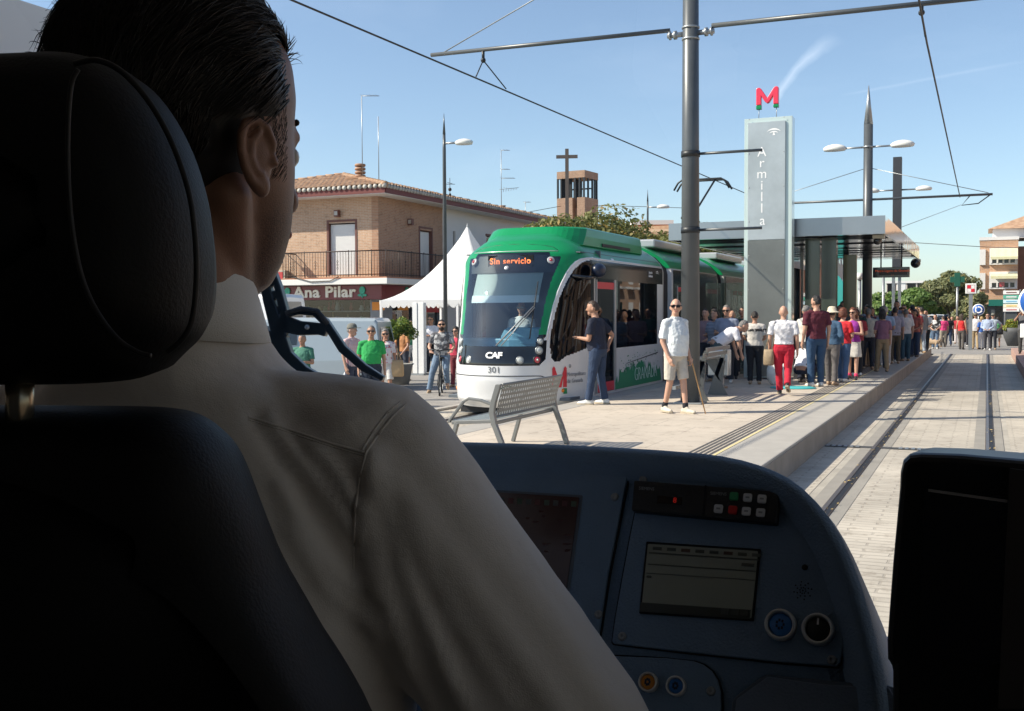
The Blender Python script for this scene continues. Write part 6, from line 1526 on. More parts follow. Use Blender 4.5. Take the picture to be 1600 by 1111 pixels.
    if glasses:
        gl = MB()
        for sg in (-1, 1):
            gl.box((sg*.008, .090, -.008), (sg*.062, .100, .028), M=HM); gl.box((sg*.060, -.01, .012), (sg*.086, .098, .022), M=HM) if False else gl.box((sg*.078, -.01, .012), (sg*.083, .090, .022), M=HM)
        gl.box((-.012, .094, .012), (.012, .101, .022), M=HM); gl.box((-.083, .084, .012), (.083, .092, .024), M=HM)
        gl.build('sunglasses', mat('sunglass', (.008, .008, .01), .12, coat=.8), t)
    t['_w0'] = 0
    del t['_w0']
    RM = Matrix.Translation((X, Y, zg)) @ Matrix.Rotation(R(face), 4, 'Z') @ Matrix.Scale(s, 4)
    return dict(t=t, M=RM, hands=[RM @ w_ for w_ in W_], sh=[RM @ a for a, b, c in sh], pel=RM @ U((0, 0, .95)), head=RM @ hc)
white = (.74, .74, .75); jean = (.025, .045, .095); jean2 = (.09, .14, .22); blackc = (.012, .012, .015); khaki = (.30, .22, .13)
om = person('elderly bald man in sunglasses, white shirt and pale shorts leaning on a cane', -4.40, 16.30, ZP, 1.76, 236, ('shirt', (.70, .74, .76)), ('shorts', (.52, .48, .42)), ('cane', 'cane'), 'walk3', ('fringe', 'white'), head=-42, glasses=True, near=True, belly=.05, build=1.08, skin=m_skin, shoes=mat('trainer_beige', (.58, .52, .42), .7), socks=m_sock)
nv = person('man in navy polo and jeans peering toward the tram door, hand on hip', -6.02, 17.35, ZP, 1.76, 88, ('tee', (.012, .016, .035)), ('long', (.022, .042, .09)), ('phone', 'hip'), 'step', ('short', 'brown'), head=15, near=True, skin=m_skin2, shoes=m_shoe_w, belly=.05, build=1.18, lean=7)
cw = person('woman seen from behind in pale tee with a black lace band and black trousers', -4.54, 23.25, ZP, 1.56, 10, ('tee', (.55, .52, .48)), ('long', blackc), ('front', 'front'), 'stand', ('short', 'dark'), near=False, female=True, build=1.2, shoes=m_shoe_t, nod=12, topmat=pattern('lace_band_tee', (.55, .52, .48), (.02, .02, .022), 'band', 26))
rt_ = person('bald man in white shirt and bright red trousers walking away with a shoulder bag', -3.49, 20.62, ZP, 1.66, 8, ('polo', (.76, .75, .78)), ('long', (.50, .012, .035)), ('down', 'down'), 'walk2', ('none', 'dark'), near=True, tuck=True, build=1.2, shoes=m_shoe_b, skin=m_skin)
ma = person('tall balding man in maroon tee and blue jeans standing side-on', -3.22, 22.95, ZP, 1.88, 35, ('tee', (.10, .012, .025)), ('long', (.025, .065, .14)), ('down', 'down'), 'stand', ('short', 'black'), head=20, near=True, build=1.15, shoes=m_shoe_w)
person('woman in straw hat and denim blouse with grey trousers', -2.98, 23.5, ZP, 1.62, -15, ('long', (.05, .11, .20)), ('long', (.13, .12, .12)), ('down', 'bag'), 'step', ('hat', 'brown'), female=True, shoes=m_shoe_t)
person('woman with curly auburn hair in a red top and jeans', -2.88, 24.6, ZP, 1.60, -20, ('tee', (.62, .02, .03)), ('long', (.06, .12, .24)), ('front', 'front'), 'step', ('curly', 'auburn'), female=True, shoes=m_shoe_w)
person('woman in purple sleeveless top, white shorts and pink socks, arms crossed', -2.78, 25.6, ZP, 1.62, 170, ('tank', (.30, .03, .30)), ('skirt', (.60, .58, .54)), ('cross', 'cross'), 'step', ('bob', 'auburn'), female=True, glasses=True, head=-10, shoes=m_shoe_b, socks=mat('pink_sock', (.7, .05, .15), .9))
person('young man in a dark suit jacket over a white collar', -3.35, 28.6, ZP, 1.80, 165, ('jacket', (.012, .012, .02)), ('long', blackc), ('down', 'down'), 'stand', ('short', 'black'), skin=m_skin2)
person('person in dark red behind the purple top', -2.85, 27.0, ZP, 1.60, 20, ('tee', (.25, .02, .03)), ('long', blackc), ('front', 'front'), 'stand', ('short', 'dark'))
person('grey-haired man in fine checked shirt and dark trousers, back turned', -2.87, 30.0, ZP, 1.62, 20, ('polo', (.4, .4, .36)), ('long', (.012, .015, .025)), ('front', 'front'), 'step', ('short', 'grey'), topmat=pattern('grey_check', (.50, .50, .46), (.26, .27, .27), 'check', 14), build=1.12, belly=.04)
person('short-haired woman in a bright red tee with arms folded', -2.62, 30.9, ZP, 1.52, -10, ('tee', (.60, .03, .03)), ('long', (.04, .07, .12)), ('cross', 'front'), 'stand', ('short', 'grey'), female=True, build=1.1)
person('man in a light blue shirt standing behind the red tee', -2.62, 32.1, ZP, 1.68, 10, ('polo', (.30, .42, .62)), ('long', (.5, .5, .5)), ('front', 'front'), 'stand', ('short', 'white'))
person('man in a lilac grey shirt and brown trousers', -2.46, 33.5, ZP, 1.66, 15, ('shirt', (.34, .33, .42)), ('long', (.10, .075, .045)), ('front', 'down'), 'stand', ('short', 'dark'), build=1.1)
person('tallest dark-haired man at the back of the queue in blue', -2.65, 36.8, ZP, 1.86, 170, ('polo', (.25, .35, .55)), ('long', blackc), ('down', 'down'), 'stand', ('short', 'black'), skin=m_skin2)
person('man in white shirt and sunglasses with folded arms near the platform edge', -2.42, 36.6, ZP, 1.74, 165, ('polo', (.66, .62, .64)), ('long', (.03, .06, .10)), ('cross', 'cross'), 'stand', ('short', 'dark'), glasses=True, build=1.1, belly=.03)
person('older man in a white polo behind the folded arms', -2.28, 35.3, ZP, 1.60, 30, ('polo', (.62, .62, .64)), ('long', (.03, .08, .12)), ('front', 'down'), 'stand', ('short', 'grey'))
person('person in a strong red shirt in the queue', -2.34, 39.6, ZP, 1.74, 25, ('tee', (.48, .015, .03)), ('long', (.02, .03, .05)), ('front', 'front'), 'stand', ('short', 'black'))
person('blonde woman half hidden behind the red shirt', -2.30, 41.0, ZP, 1.66, 165, ('tee', (.3, .05, .06)), ('long', (.1, .1, .12)), ('down', 'down'), 'stand', ('long', 'blond'), female=True)
person('man in a grey jacket and pale jeans near the platform end', -2.18, 42.0, ZP, 1.68, 40, ('jacket', (.22, .24, .26)), ('long', (.36, .42, .5)), ('front', 'down'), 'step', ('short', 'dark'))
person('person in dark trousers and pale top at the very end of the platform', -2.12, 44.0, ZP, 1.56, 160, ('tee', (.60, .62, .62)), ('long', blackc), ('front', 'front'), 'step', ('short', 'black'))
person('man in a white shirt bowing his head behind the maroon tee', -3.62, 24.2, ZP, 1.68, -40, ('polo', (.62, .60, .55)), ('long', (.05, .05, .06)), ('front', 'front'), 'stand', ('short', 'grey'), nod=25)
person('woman raising a camera beside the maroon tee', -3.38, 24.3, ZP, 1.62, 20, ('tee', (.40, .33, .26)), ('long', (.05, .06, .1)), ('up', 'up'), 'stand', ('tail', 'brown'), female=True)
person('person in a white top squatting by the white bags', -3.62, 24.0, ZP, 1.68, -10, ('polo', (.70, .71, .76)), ('long', (.012, .018, .04)), ('knee', 'knee'), 'squat', ('short', 'dark'), drop=.60, backseat=.12, lean=38, nod=10, shoes=m_shoe_b)
person('man in blue-grey tee and sunglasses facing the camera beside the sign column', -5.22, 23.6, ZP, 1.70, 178, ('tee', (.24, .28, .38)), ('long', (.03, .03, .04)), ('down', 'phone'), 'stand', ('short', 'grey'), glasses=True, build=1.15, belly=.05, nod=10)
person('grey-haired man in white shirt bending over behind the litter bin', -5.05, 21.9, ZP, 1.70, -62, ('polo', (.72, .72, .78)), ('long', (.06, .09, .10)), ('hang', 'hang'), 'stand', ('short', 'grey'), lean=58, nod=-20)
person('nearly bald man peeking out left of the sign column', -5.40, 25.0, ZP, 1.58, 185, ('tee', (.20, .22, .26)), ('long', blackc), ('down', 'down'), 'stand', ('none', 'grey'))
sh_lab = [('person in dim pink top in the shaded crowd behind the pole', -5.88, 24.4, 1.62, 175, (.30, .20, .22), 'short', 'dark'), ('woman in blue striped top in the shaded crowd', -5.55, 23.9, 1.60, 160, None, 'bob', 'dark'), ('dark-clad person at the back of the shaded crowd beside the tram', -6.1, 26.2, 1.66, 180, (.04, .04, .05), 'short', 'black'), ('person in green sleeves just left of the sign column', -5.5, 26.6, 1.66, 175, (.04, .10, .08), 'short', 'black'), ('person in grey standing deep under the shelter roof', -5.7, 28.2, 1.68, 150, (.12, .12, .13), 'short', 'dark'), ('woman with dark hair deep under the shelter roof', -5.9, 29.5, 1.60, 190, (.16, .06, .07), 'long', 'dark')]
for lab, x_, y_, h_, f_, c_, hk, hc_ in sh_lab:
    person(lab, x_, y_, ZP, h_, f_, ('tee', c_ or (.1, .1, .1)), ('long', (.03, .035, .05)), ('front', 'phone'), 'stand', (hk, hc_), female=hk != 'short', topmat=None if c_ else pattern('blue_stripes', (.10, .13, .20), (.32, .36, .42), 'stripe', 9))
# more of the queue under the shelter, between the ones in front
rf_ = random.Random(31)
fill = [(-3.15, 29.6, 1.66, 'dark green tee', (.02, .06, .05), 'short', 'dark'), (-3.05, 31.5, 1.70, 'navy tee', (.02, .03, .07), 'short', 'black'), (-3.1, 33.2, 1.64, 'dusky red blouse', (.20, .03, .04), 'long', 'dark'), (-2.95, 34.8, 1.68, 'pale pink shirt', (.50, .38, .38), 'short', 'grey'), (-2.75, 38.3, 1.70, 'dark blue shirt', (.03, .05, .10), 'short', 'dark'), (-2.75, 40.4, 1.70, 'black shirt', (.015, .015, .018), 'short', 'black'), (-3.5, 30.8, 1.62, 'beige blouse', (.45, .38, .30), 'bob', 'brown'), (-3.55, 33.4, 1.70, 'brown shirt', (.16, .09, .05), 'short', 'grey'), (-4.0, 28.5, 1.64, 'teal blouse', (.04, .18, .18), 'bob', 'dark'), (-4.3, 31.0, 1.72, 'white tee', (.6, .6, .6), 'short', 'dark'), (-2.42, 29.0, 1.58, 'mauve blouse', (.22, .10, .16), 'bob', 'dark'), (-3.3, 27.6, 1.70, 'charcoal shirt', (.05, .05, .055), 'short', 'dark'), (-2.55, 34.4, 1.62, 'plum top', (.14, .03, .07), 'long', 'black'), (-2.95, 36.0, 1.72, 'slate polo', (.10, .13, .16), 'short', 'grey'), (-2.60, 37.8, 1.66, 'olive shirt', (.10, .10, .05), 'short', 'brown'), (-2.45, 40.6, 1.62, 'cream blouse', (.45, .42, .34), 'bob', 'auburn'), (-3.4, 35.2, 1.74, 'light blue shirt', (.28, .36, .48), 'short', 'white'), (-2.2, 38.6, 1.58, 'coral top', (.42, .12, .09), 'bob', 'dark'), (-3.9, 26.6, 1.66, 'khaki shirt', (.24, .19, .11), 'short', 'grey'), (-4.9, 29.8, 1.64, 'purple shirt', (.14, .07, .2), 'short', 'black'), (-2.35, 43.1, 1.70, 'turquoise tee', (.06, .25, .28), 'short', 'dark')]
for i, (x_, y_, h_, nm_, c_, hk, hc_) in enumerate(fill):
    person('person in a %s standing in the second row of the queue' % nm_, x_, y_, ZP, h_, rf_.choice((170, 20, 195, -15, 150, 60, -70)), (rf_.choice(('tee', 'polo', 'shirt')), c_), ('long', rnd.choice((jean, blackc, khaki))), (rnd.choice(('front', 'down', 'cross')), 'down'), rf_.choice(('stand', 'step', 'apart')), (hk, hc_), female=hk != 'short', head=rf_.uniform(-45, 45), nod=rf_.uniform(-5, 18), lean=rf_.uniform(-4, 6), build=rf_.uniform(1.0, 1.28), belly=rf_.uniform(0, .04))
# far walkers at the crossing
FL = [(-2.30, 56.6, 1.68, 175, ('tee', (.3, .3, .3)), ('long', jean2), ('front', 'front'), ('short', 'dark'), 'man in black and white patterned tee and jeans with the dogs', pattern('bw_blotch', (.02, .02, .02), (.55, .55, .55), 'blotch', 6), False, False),
 (-2.03, 59.6, 1.60, 20, ('tee', (.72, .06, .22)), ('long', (.30, .27, .22)), ('down', 'down'), ('short', 'brown'), 'person in a hot pink tee', None, False, False),
 (-1.83, 61.5, 1.62, 15, ('tee', (.012, .012, .015)), ('long', jean), ('down', 'down'), ('short', 'black'), 'person in a black tee next to the pink one', None, False, False),
 (-1.86, 68, 1.52, 180, ('tee', (.30, .34, .40)), ('long', blackc), ('front', 'down'), ('short', 'dark'), 'person in bluish top behind the black tee', None, True, False),
 (-1.50, 65.4, 1.56, 170, ('tee', (.35, .02, .03)), ('long', (.66, .60, .60)), ('phone', 'down'), ('long', 'dark'), 'woman in dark red top and white trousers', None, True, False),
 (-1.10, 56.0, 1.70, -20, ('tank', (.68, .03, .03)), ('long', (.10, .09, .08)), ('down', 'down'), ('long', 'brown'), 'long-haired woman in a bright red halter top and flared trousers', None, True, False),
 (-1.02, 65.6, 1.46, 10, ('tee', (.03, .03, .04)), ('long', blackc), ('down', 'down'), ('short', 'dark'), 'short dark-dressed person left of the checked sign post', None, False, False),
 (-.50, 57.0, 1.74, 175, ('shirt', (.72, .70, .70)), ('long', (.45, .34, .20)), ('down', 'down'), ('cap', 'grey'), 'man in white shirt, cap and beige trousers right of the sign post', None, False, True),
 (-.22, 56.4, 1.56, 30, ('tee', (.05, .15, .5)), ('long', (.70, .70, .72)), ('down', 'down'), ('bob', 'blond'), 'blond woman in blue top and white trousers', None, True, False),
 (.03, 55.3, 1.72, 178, ('long', (.38, .46, .62)), ('long', (.045, .045, .06)), ('front', 'front'), ('short', 'brown'), 'man in light blue shirt and dark trousers on the track axis', None, False, True),
 (.27, 56.3, 1.72, 175, ('polo', (.42, .50, .58)), ('long', (.02, .02, .03)), ('hip', 'hip'), ('cap', 'grey'), 'man in grey-blue shirt, hands on hips, right of the light blue one', None, False, True),
 (.50, 59.3, 1.52, 10, ('tank', (.10, .40, .15)), ('skirt', (.5, .5, .45)), ('down', 'down'), ('bob', 'dark'), 'woman in green top with a black handbag', None, True, False),
 (-.80, 60.5, 1.66, 0, ('tee', (.06, .07, .08)), ('long', (.05, .05, .06)), ('down', 'down'), ('short', 'dark'), 'person in charcoal clothes behind the sign post', None, False, False),
 (-2.75, 60, 1.6, 190, ('long', (.7, .7, .7)), ('long', (.20, .32, .45)), ('down', 'down'), ('short', 'dark'), 'person in white top and light jeans beyond the platform end', None, False, False),
 (1.20, 43.0, 1.64, 178, ('polo', (.10, .10, .11)), ('long', (.06, .06, .06)), ('up', 'up'), ('short', 'grey'), 'man in grey shirt raising a phone at the right picture edge', None, False, True)]
for (x_, y_, h_, f_, tp, bt_, ar, hr_, lab, tm, fem, gls) in FL:
    person(lab, x_, y_, 0 if x_ < 1 else .3, h_, f_, tp, bt_, ar, 'step' if h_ > 1.6 else 'stand', hr_, female=fem, glasses=gls, topmat=tm, hatc='cap' if hr_[0] == 'cap' else None)
# left side
person('man in grey cap and pink checked shirt turned toward the green polo', -11.62, 18.5, 0, 1.68, -95, ('shirt', (.6, .3, .3)), ('long', (.05, .06, .1)), ('down', 'down'), 'stand', ('cap', 'grey'), near=True, topmat=pattern('pink_check', (.72, .66, .66), (.52, .16, .18), 'check', 11), hatc='cap', head=10)
gp_ = person('man in bright green polo and sunglasses with dark trousers', -10.62, 17.6, 0, 1.66, 212, ('tee', (.02, .34, .08)), ('long', (.02, .025, .05)), ('down', 'down'), 'stand', ('short', 'grey'), near=True, glasses=True, belly=.05, build=1.12, tuck=True, skin=m_skin2, head=-5)
fw_ = person('grey-haired woman in floral blouse and white shorts, hand at her chin', -11.9, 20.3, 0, 1.54, 205, ('tee', (.6, .6, .6)), ('shorts', (.66, .65, .63)), ('down', 'chin'), 'step', ('bob', 'grey'), near=True, female=True, glasses=True, topmat=pattern('floral_blouse', (.66, .64, .68), (.45, .06, .09), 'floral', 12), head=8)
bk = person('bearded man in sunglasses and grey floral tee astride a folding bicycle', -11.80, 22.75, 0, 1.76, 204, ('tee', (.3, .3, .3)), ('long', (.16, .23, .33)), ('bar', 'bar'), 'bike', ('short', 'dark'), near=True, glasses=True, beard='dark', topmat=pattern('grey_floral', (.36, .37, .38), (.10, .10, .11), 'blotch', 9), head=5, drop=.03, shoes=m_shoe_t)
person('man in an orange tee seen from behind near the shrub', -14.9, 26.4, 0, 1.55, -10, ('tee', (.48, .22, .09)), ('long', (.06, .07, .10)), ('back', 'back'), 'stand', ('short', 'brown'))
person('man in white shirt with crossed arms in the tent shade', -16.25, 30.6, 0, 1.78, 180, ('tee', (.55, .58, .66)), ('long', (.02, .02, .03)), ('cross', 'cross'), 'stand', ('short', 'black'), glasses=True)
person('bearded man in green holding a paper behind the white totem', -16.75, 30.2, 0, 1.66, 200, ('tee', (.05, .22, .13)), ('shorts', (.5, .5, .5)), ('phone', 'phone'), 'stand', ('short', 'black'), beard='black')
person('woman in red half hidden by the tram front', -12.35, 24.6, 0, 1.52, 175, ('tank', (.6, .05, .10)), ('long', (.22, .04, .05)), ('down', 'down'), 'stand', ('curly', 'dark'), female=True, glasses=True)
person('grey-haired man reading a leaflet behind the windscreen wiper', -12.1, 17.5, 0, 1.50, 190, ('tee', (.06, .20, .14)), ('long', (.06, .07, .1)), ('phone', 'phone'), 'stand', ('short', 'grey'), nod=10, near=True)
# in the other tram
person('driver in white shirt seated behind the other tram\'s windscreen', -7.93, 18.52, .80, 1.7, 190, ('polo', (.72, .74, .76)), ('long', (.02, .03, .05)), ('front', 'front'), 'squat', ('fringe', 'dark'), drop=.42, glasses=True)
person('passenger in grey top seated behind the other tram\'s side window', -7.15, 22.0, .60, 1.7, 150, ('tee', (.45, .45, .47)), ('long', (.02, .03, .05)), ('knee', 'knee'), 'squat', ('fringe', 'grey'), drop=.42)
# ---------------------------------------------------------------- things people carry or that stand with them
hd_ = om['hands'][0] if om['hands'][0].x > om['hands'][1].x else om['hands'][1]
cn = thing('walking_cane', 'light wooden walking cane in the old man\'s hand', 'cane', (hd_.x+.22, hd_.y-.1, ZP))
wparent(MB().tube([hd_+Vector((-.10, .0, -.03)), hd_+Vector((-.05, 0, .015)), hd_+Vector((.0, 0, .01)), hd_+Vector((.03, -.01, -.03)), (hd_.x+.26, hd_.y-.1, ZP)], [.011, .012, .012, .012, .009], 8).build('shaft', mat('cane_wood', (.45, .26, .11), .5)), cn)
def bag(name, label, c, w_, d_, h_, m_, strap_to=None, rz=0):
    t = thing(name, label, 'bag', c); Mx = Matrix.Translation(c) @ Matrix.Rotation(R(rz), 4, 'Z')
    rows = [(-h_/2, .42, .40), (-h_*.42, .5, .5), (0, .50, .52), (h_*.35, .46, .35), (h_*.5, .42, .15)]
    rings = [[Mx @ Vector((w_*a*math.copysign(abs(math.cos(2*math.pi*j/14))**.6, math.cos(2*math.pi*j/14)), d_*b*math.sin(2*math.pi*j/14), z)) for j in range(14)] for z, a, b in rows]
    wparent(MB().ring_loft(rings).build('pouch', m_), t)
    tops = [Mx @ Vector((-w_*.38, 0, h_*.42)), Mx @ Vector((w_*.38, 0, h_*.42))]
    st = strap_to if strap_to is not None else c+Vector((0, 0, h_*1.0))
    wparent(MB().tube([tops[0], tops[0].lerp(st, .6)+Vector((0, 0, .02)), st, tops[1].lerp(st, .6)+Vector((0, 0, .02)), tops[1]], .009, 6).build('strap', m_), t); return t
ls = rt_['sh'][0]; bag('shoulder_bag', 'beige shoulder bag on the man in red trousers', Vector((ls.x-.06, ls.y-.05, ls.z-.62)), .20, .13, .30, mat('bag_beige', (.36, .27, .17), .7, var=.3, vs=12), Vector((ls.x+.06, ls.y-.05, ls.z+.06)))
hs_ = fw_['hands'][0] if fw_['hands'][0].x > fw_['hands'][1].x else fw_['hands'][1]
rs_ = max(fw_['sh'], key=lambda q: q.x)
bag('tote_bag', 'tan tote bag hanging from the floral woman\'s shoulder', Vector((rs_.x+.10, rs_.y-.02, rs_.z-.52)), .34, .12, .36, mat('bag_tan', (.44, .31, .17), .7), Vector((rs_.x-.01, rs_.y, rs_.z+.06)), 20)
q = on_y(1559, 518, 59); bag('handbag', 'small black handbag held by the woman in green', Vector((q.x, 59, q.z)), .5, .2, .30, m_black)
for (px_, w_, lab) in ((1210, .30, 'left white plastic bag standing on the platform'), (1222, .22, 'smaller white plastic bag behind the left one')):
    q = on_y(px_, 580, 23.2); wb_ = MB().ell((0, 0, 0), (w_/2*1.1, .12, .26), 14, 10, f=lambda d: 1+.18*noise.noise(d*3)); 
    o = wb_.build('plastic_bag', mat('bag_white', (.74, .74, .72), .5)); o.location = (q.x, 23.2+(.2 if w_ < .25 else 0), ZP+.25); tag(o, lab, 'bag')
ph = nv['hands'][0]; tag(MB().box(ph+Vector((-.035, -.06, .0)), ph+Vector((.035, .07, .012))).build('phone', m_black, bevel=.004), 'dark phone in the hand of the man in navy', 'phone')
# folding bicycle
bc = thing('bicycle', 'small-wheeled folding bicycle under the bearded man', 'bicycle', (-11.75, 22.3, 0)); RB = Matrix.Translation((-11.62, 22.35, 0)) @ Matrix.Rotation(R(204), 4, 'Z')
def wheel(y, r_=.24):
    Mw = RB @ Matrix.Translation((0, y, r_)) @ Matrix.Rotation(R(90), 4, 'Y')
    w_ = wparent(MB().lathe([(r_-.03, -.018), (r_, -.016), (r_+.008, 0), (r_, .016), (r_-.03, .018), (r_-.03, -.018)], n=28, M=Mw, cap=False).build('wheel', m_black), bc)
    mb = MB().lathe([(r_-.04, -.012), (r_-.03, -.012), (r_-.03, .012), (r_-.04, .012), (r_-.04, -.012)], n=28, M=Mw, cap=False)
    for k in range(14): a = 2*math.pi*k/14; mb.tube([Mw @ Vector((0, 0, 0)), Mw @ Vector((math.cos(a)*(r_-.035), math.sin(a)*(r_-.035), 0))], .003, 4)
    mb.ell(Mw @ Vector((0, 0, 0)), (.03, .03, .03), 8, 6); wparent(mb.build('rim', m_galv), w_)
wheel(.55); wheel(-.42)
L_ = lambda *p: RB @ Vector(p)
fr_ = MB().tube([L_(0, .46, .62), L_(0, .40, .46), L_(0, -.12, .34), L_(0, -.42, .26)], .022, 8).tube([L_(0, -.14, .28), L_(0, -.24, .82)], .018, 8).tube([L_(0, .43, .46), L_(0, .36, 1.02)], .018, 8)
for sg in (-1, 1): fr_.tube([L_(sg*.03, .47, .50), L_(sg*.045, .55, .24)], .012, 6).tube([L_(sg*.03, -.14, .32), L_(sg*.045, -.42, .24)], .010, 6)
wparent(fr_.build('frame', m_darkmetal), bc)
wparent(MB().tube([L_(-.28, .30, 1.04), L_(-.12, .36, 1.05), L_(0, .37, 1.02), L_(.12, .36, 1.05), L_(.28, .30, 1.04)], .014, 8).build('handlebar', m_darkmetal), bc)
wparent(MB().ring_loft([[L_(a*w_, y_, .84+z) for a, z in ((-1, 0), (0, .02), (1, 0), (0, -.03))] for y_, w_ in ((-.38, .08), (-.28, .07), (-.14, .025))]).build('saddle', m_black), bc)
wparent(MB().tube([L_(.10, -.12, .16), L_(.06, -.12, .16), L_(.06, -.12, .28), L_(-.06, -.12, .28), L_(-.06, -.12, .42), L_(-.12, -.12, .42)], .012, 6).lathe([(.001, -.008), (.09, -.006), (.09, .006), (.001, .008)], n=18, M=RB @ Matrix.Translation((.05, -.12, .28)) @ Matrix.Rotation(R(90), 4, 'Y')).build('crankset', m_darkmetal), bc)
bag('messenger_bag', 'black messenger bag slung on the cyclist', bk['pel']+Vector((-.24, .0, .10)), .12, .30, .34, m_black, max(bk['sh'], key=lambda q: q.x)+Vector((-.06, 0, .06)))
# dogs
def dog(x, y, s, rz, label, c):
    t = thing('dog', label, 'dog', (x, y, 0), R(rz), 'small fluffy dogs at the platform end', s=s); m_ = mat('fur_%02d' % int(c[0]*99), c, .95, var=.3, vs=20, bump=1, bs=60); B = MB()
    loft = [(-.26, .05, .07), (-.20, .10, .11), (0, .10, .115), (.16, .105, .13), (.24, .08, .10), (.28, .05, .06)]
    B.ring_loft([[Vector((a*math.cos(2*math.pi*j/12), y_, .30+b*math.sin(2*math.pi*j/12)+(.015 if y_ > 0 else 0))) for j in range(12)] for y_, a, b in loft])
    capsule(B, (0, .22, .36), (0, .32, .46), .07, .06); B.ell((0, .36, .48), (.065, .075, .065), 12, 8); capsule(B, (0, .41, .465), (0, .46, .455), .035, .025)
    for sg in (-1, 1):
        capsule(B, (sg*.055, .35, .50), (sg*.075, .34, .42), .022, .018); capsule(B, (sg*.06, .18, .24), (sg*.06, .185, .12), .038, .026); capsule(B, (sg*.06, .185, .12), (sg*.06, .19, .02), .026, .026)
        capsule(B, (sg*.06, -.18, .26), (sg*.06, -.13, .16), .052, .034); capsule(B, (sg*.06, -.13, .16), (sg*.06, -.20, .10), .03, .024); capsule(B, (sg*.06, -.20, .10), (sg*.06, -.18, .02), .024, .025)
    capsule(B, (0, -.25, .34), (0, -.34, .44), .025, .02)
    remesh(B.build('body', m_, t), .016, 2, .02, .05)
    MB().ell((0, .485, .465), (.012, .01, .01), 6, 5).build('nose', m_black, t)
q = on_z(1459, 545, 0); dog(q.x, q.y, 1.15, 60, 'curly beige dog nearest the platform end', (.45, .33, .22))
q = on_z(1466, 542, 0); dog(q.x+.1, q.y, 1.15, -30, 'second paler dog beside the beige one', (.55, .47, .38))
# stroller-like black planter box beside the yellow shrub
# ---------------------------------------------------------------- our own cab
m_cabw = mat('cab_cream_panel', (.74, .70, .64), .7, var=.06, vs=2)
m_cabd = mat('cab_dark_lining', (.10, .10, .105), .8)
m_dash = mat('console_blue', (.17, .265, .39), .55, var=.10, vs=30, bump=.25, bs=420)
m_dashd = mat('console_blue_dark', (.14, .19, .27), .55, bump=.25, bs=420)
m_leather = mat('black_leather', (.008, .008, .008), .55, bump=.10, bs=420, spec=.18)
cab = thing('tram_cab', 'dim driver\'s cab of the tram the picture is taken from', 'cab', (-.66, 0, .4))
XC0, XC1 = -1.98, .66
wparent(MB().box((XC0-.05, -1.2, .35), (XC1+.05, 2.0, .40)).build('floor', m_cabd), cab)
wparent(MB().box((XC0, -1.25, .40), (XC1, -1.2, 2.60)).build('rear_wall', m_cabd), cab)
wparent(MB().box((XC0-.05, -1.2, .40), (XC0, 1.95, 2.60)).build('side_wall', m_cabw), cab)
wparent(MB().box((XC1, -1.2, .40), (XC1+.05, 2.0, 1.15)).box((XC1, -1.2, 2.45), (XC1+.05, 2.0, 2.60)).box((XC1, -1.2, 1.15), (XC1+.05, -.7, 2.45)).box((XC1, 1.62, 1.15), (XC1+.05, 1.72, 2.45)).build('side_wall', m_cabd), cab)
wparent(MB().box((XC1+.02, -.7, 1.15), (XC1+.026, 2.0, 2.45)).build('side_window', glass('cab_side_glass', (.70, .62, .54), .0)), cab)
wparent(MB().box((XC0-.05, -1.25, 2.60), (XC1+.05, 1.55, 2.65)).build('ceiling', m_cabw), cab)
# moulded pillar trim seen top left
pl = MB(); 
for (x_, y_, w_) in ((XC0+.03, 1.35, .05),): pl.tube([(XC0+.02, 1.15, .9), (XC0+.02, 1.28, 2.59)], .045, 10)
wparent(pl.build('pillar_trim', mat('trim_grey', (.22, .22, .21), .7)), cab)
wparent(MB().box((XC0, 1.95, .40), (XC1, 2.0, 1.28)).build('nose_wall', m_cabd), cab)
# windscreen, leaning back
gw = glass('cab_windscreen', (.97, .985, .98), .0)
wparent(MB().ring_loft([[Vector((XC0, 1.97, 1.29)), Vector((-.66, 2.22, 1.29)), Vector((XC1, 1.97, 1.29))], [Vector((XC0, 1.85, 1.9)), Vector((-.66, 2.10, 1.9)), Vector((XC1, 1.85, 1.9))], [Vector((XC0, 1.5, 2.62)), Vector((-.66, 1.62, 2.62)), Vector((XC1, 1.5, 2.62))]], closed=False, cap=False).build('windscreen', gw), cab)
# ---- console: panel plane tilted towards the driver
P0 = on_depth(1100, 880, 1.02)
ex = Vector((1, 0, 0)); TILT = R(65); eu = Vector((0, math.cos(TILT), math.sin(TILT))); en = ex.cross(eu)
if en.dot(P0-CAM) > 0: en = -en          # towards the driver
def PL(px, py, off=0): return on_plane(px, py, P0, en)+en*off
co = thing('driver_console', 'dark blue driver\'s console with screens, radio and round push buttons', 'console', (P0.x, P0.y, .4))
hood = [(560, 686), (700, 692), (900, 697), (1080, 708), (1150, 717), (1205, 733), (1250, 756), (1292, 797), (1325, 850), (1348, 905), (1366, 965), (1380, 1020), (1392, 1075), (1400, 1160), (1400, 1260), (560, 1260)]
def smoothpoly(P_, it=2):
    for _ in range(it):
        Q = []
        for i in range(len(P_)):
            a, b = P_[i], P_[(i+1) % len(P_)]
            Q += [(a[0]*.75+b[0]*.25, a[1]*.75+b[1]*.25), (a[0]*.25+b[0]*.75, a[1]*.25+b[1]*.75)]
        P_ = Q
    return P_
hs = smoothpoly(hood, 1)
O3 = [PL(*p) for p in hs]; cen = sum(O3, Vector())/len(O3)
def inset(P3, d):
    n = len(P3); out = []
    for i in range(n):
        a, b = P3[i-1], P3[(i+1) % n]; t = (b-a).normalized(); m_ = en.cross(t); 
        if m_.dot(cen-P3[i]) < 0: m_ = -m_
        out.append(P3[i]+m_*d)
    return out
i1 = inset(O3, .022); i2 = inset(O3, .036)
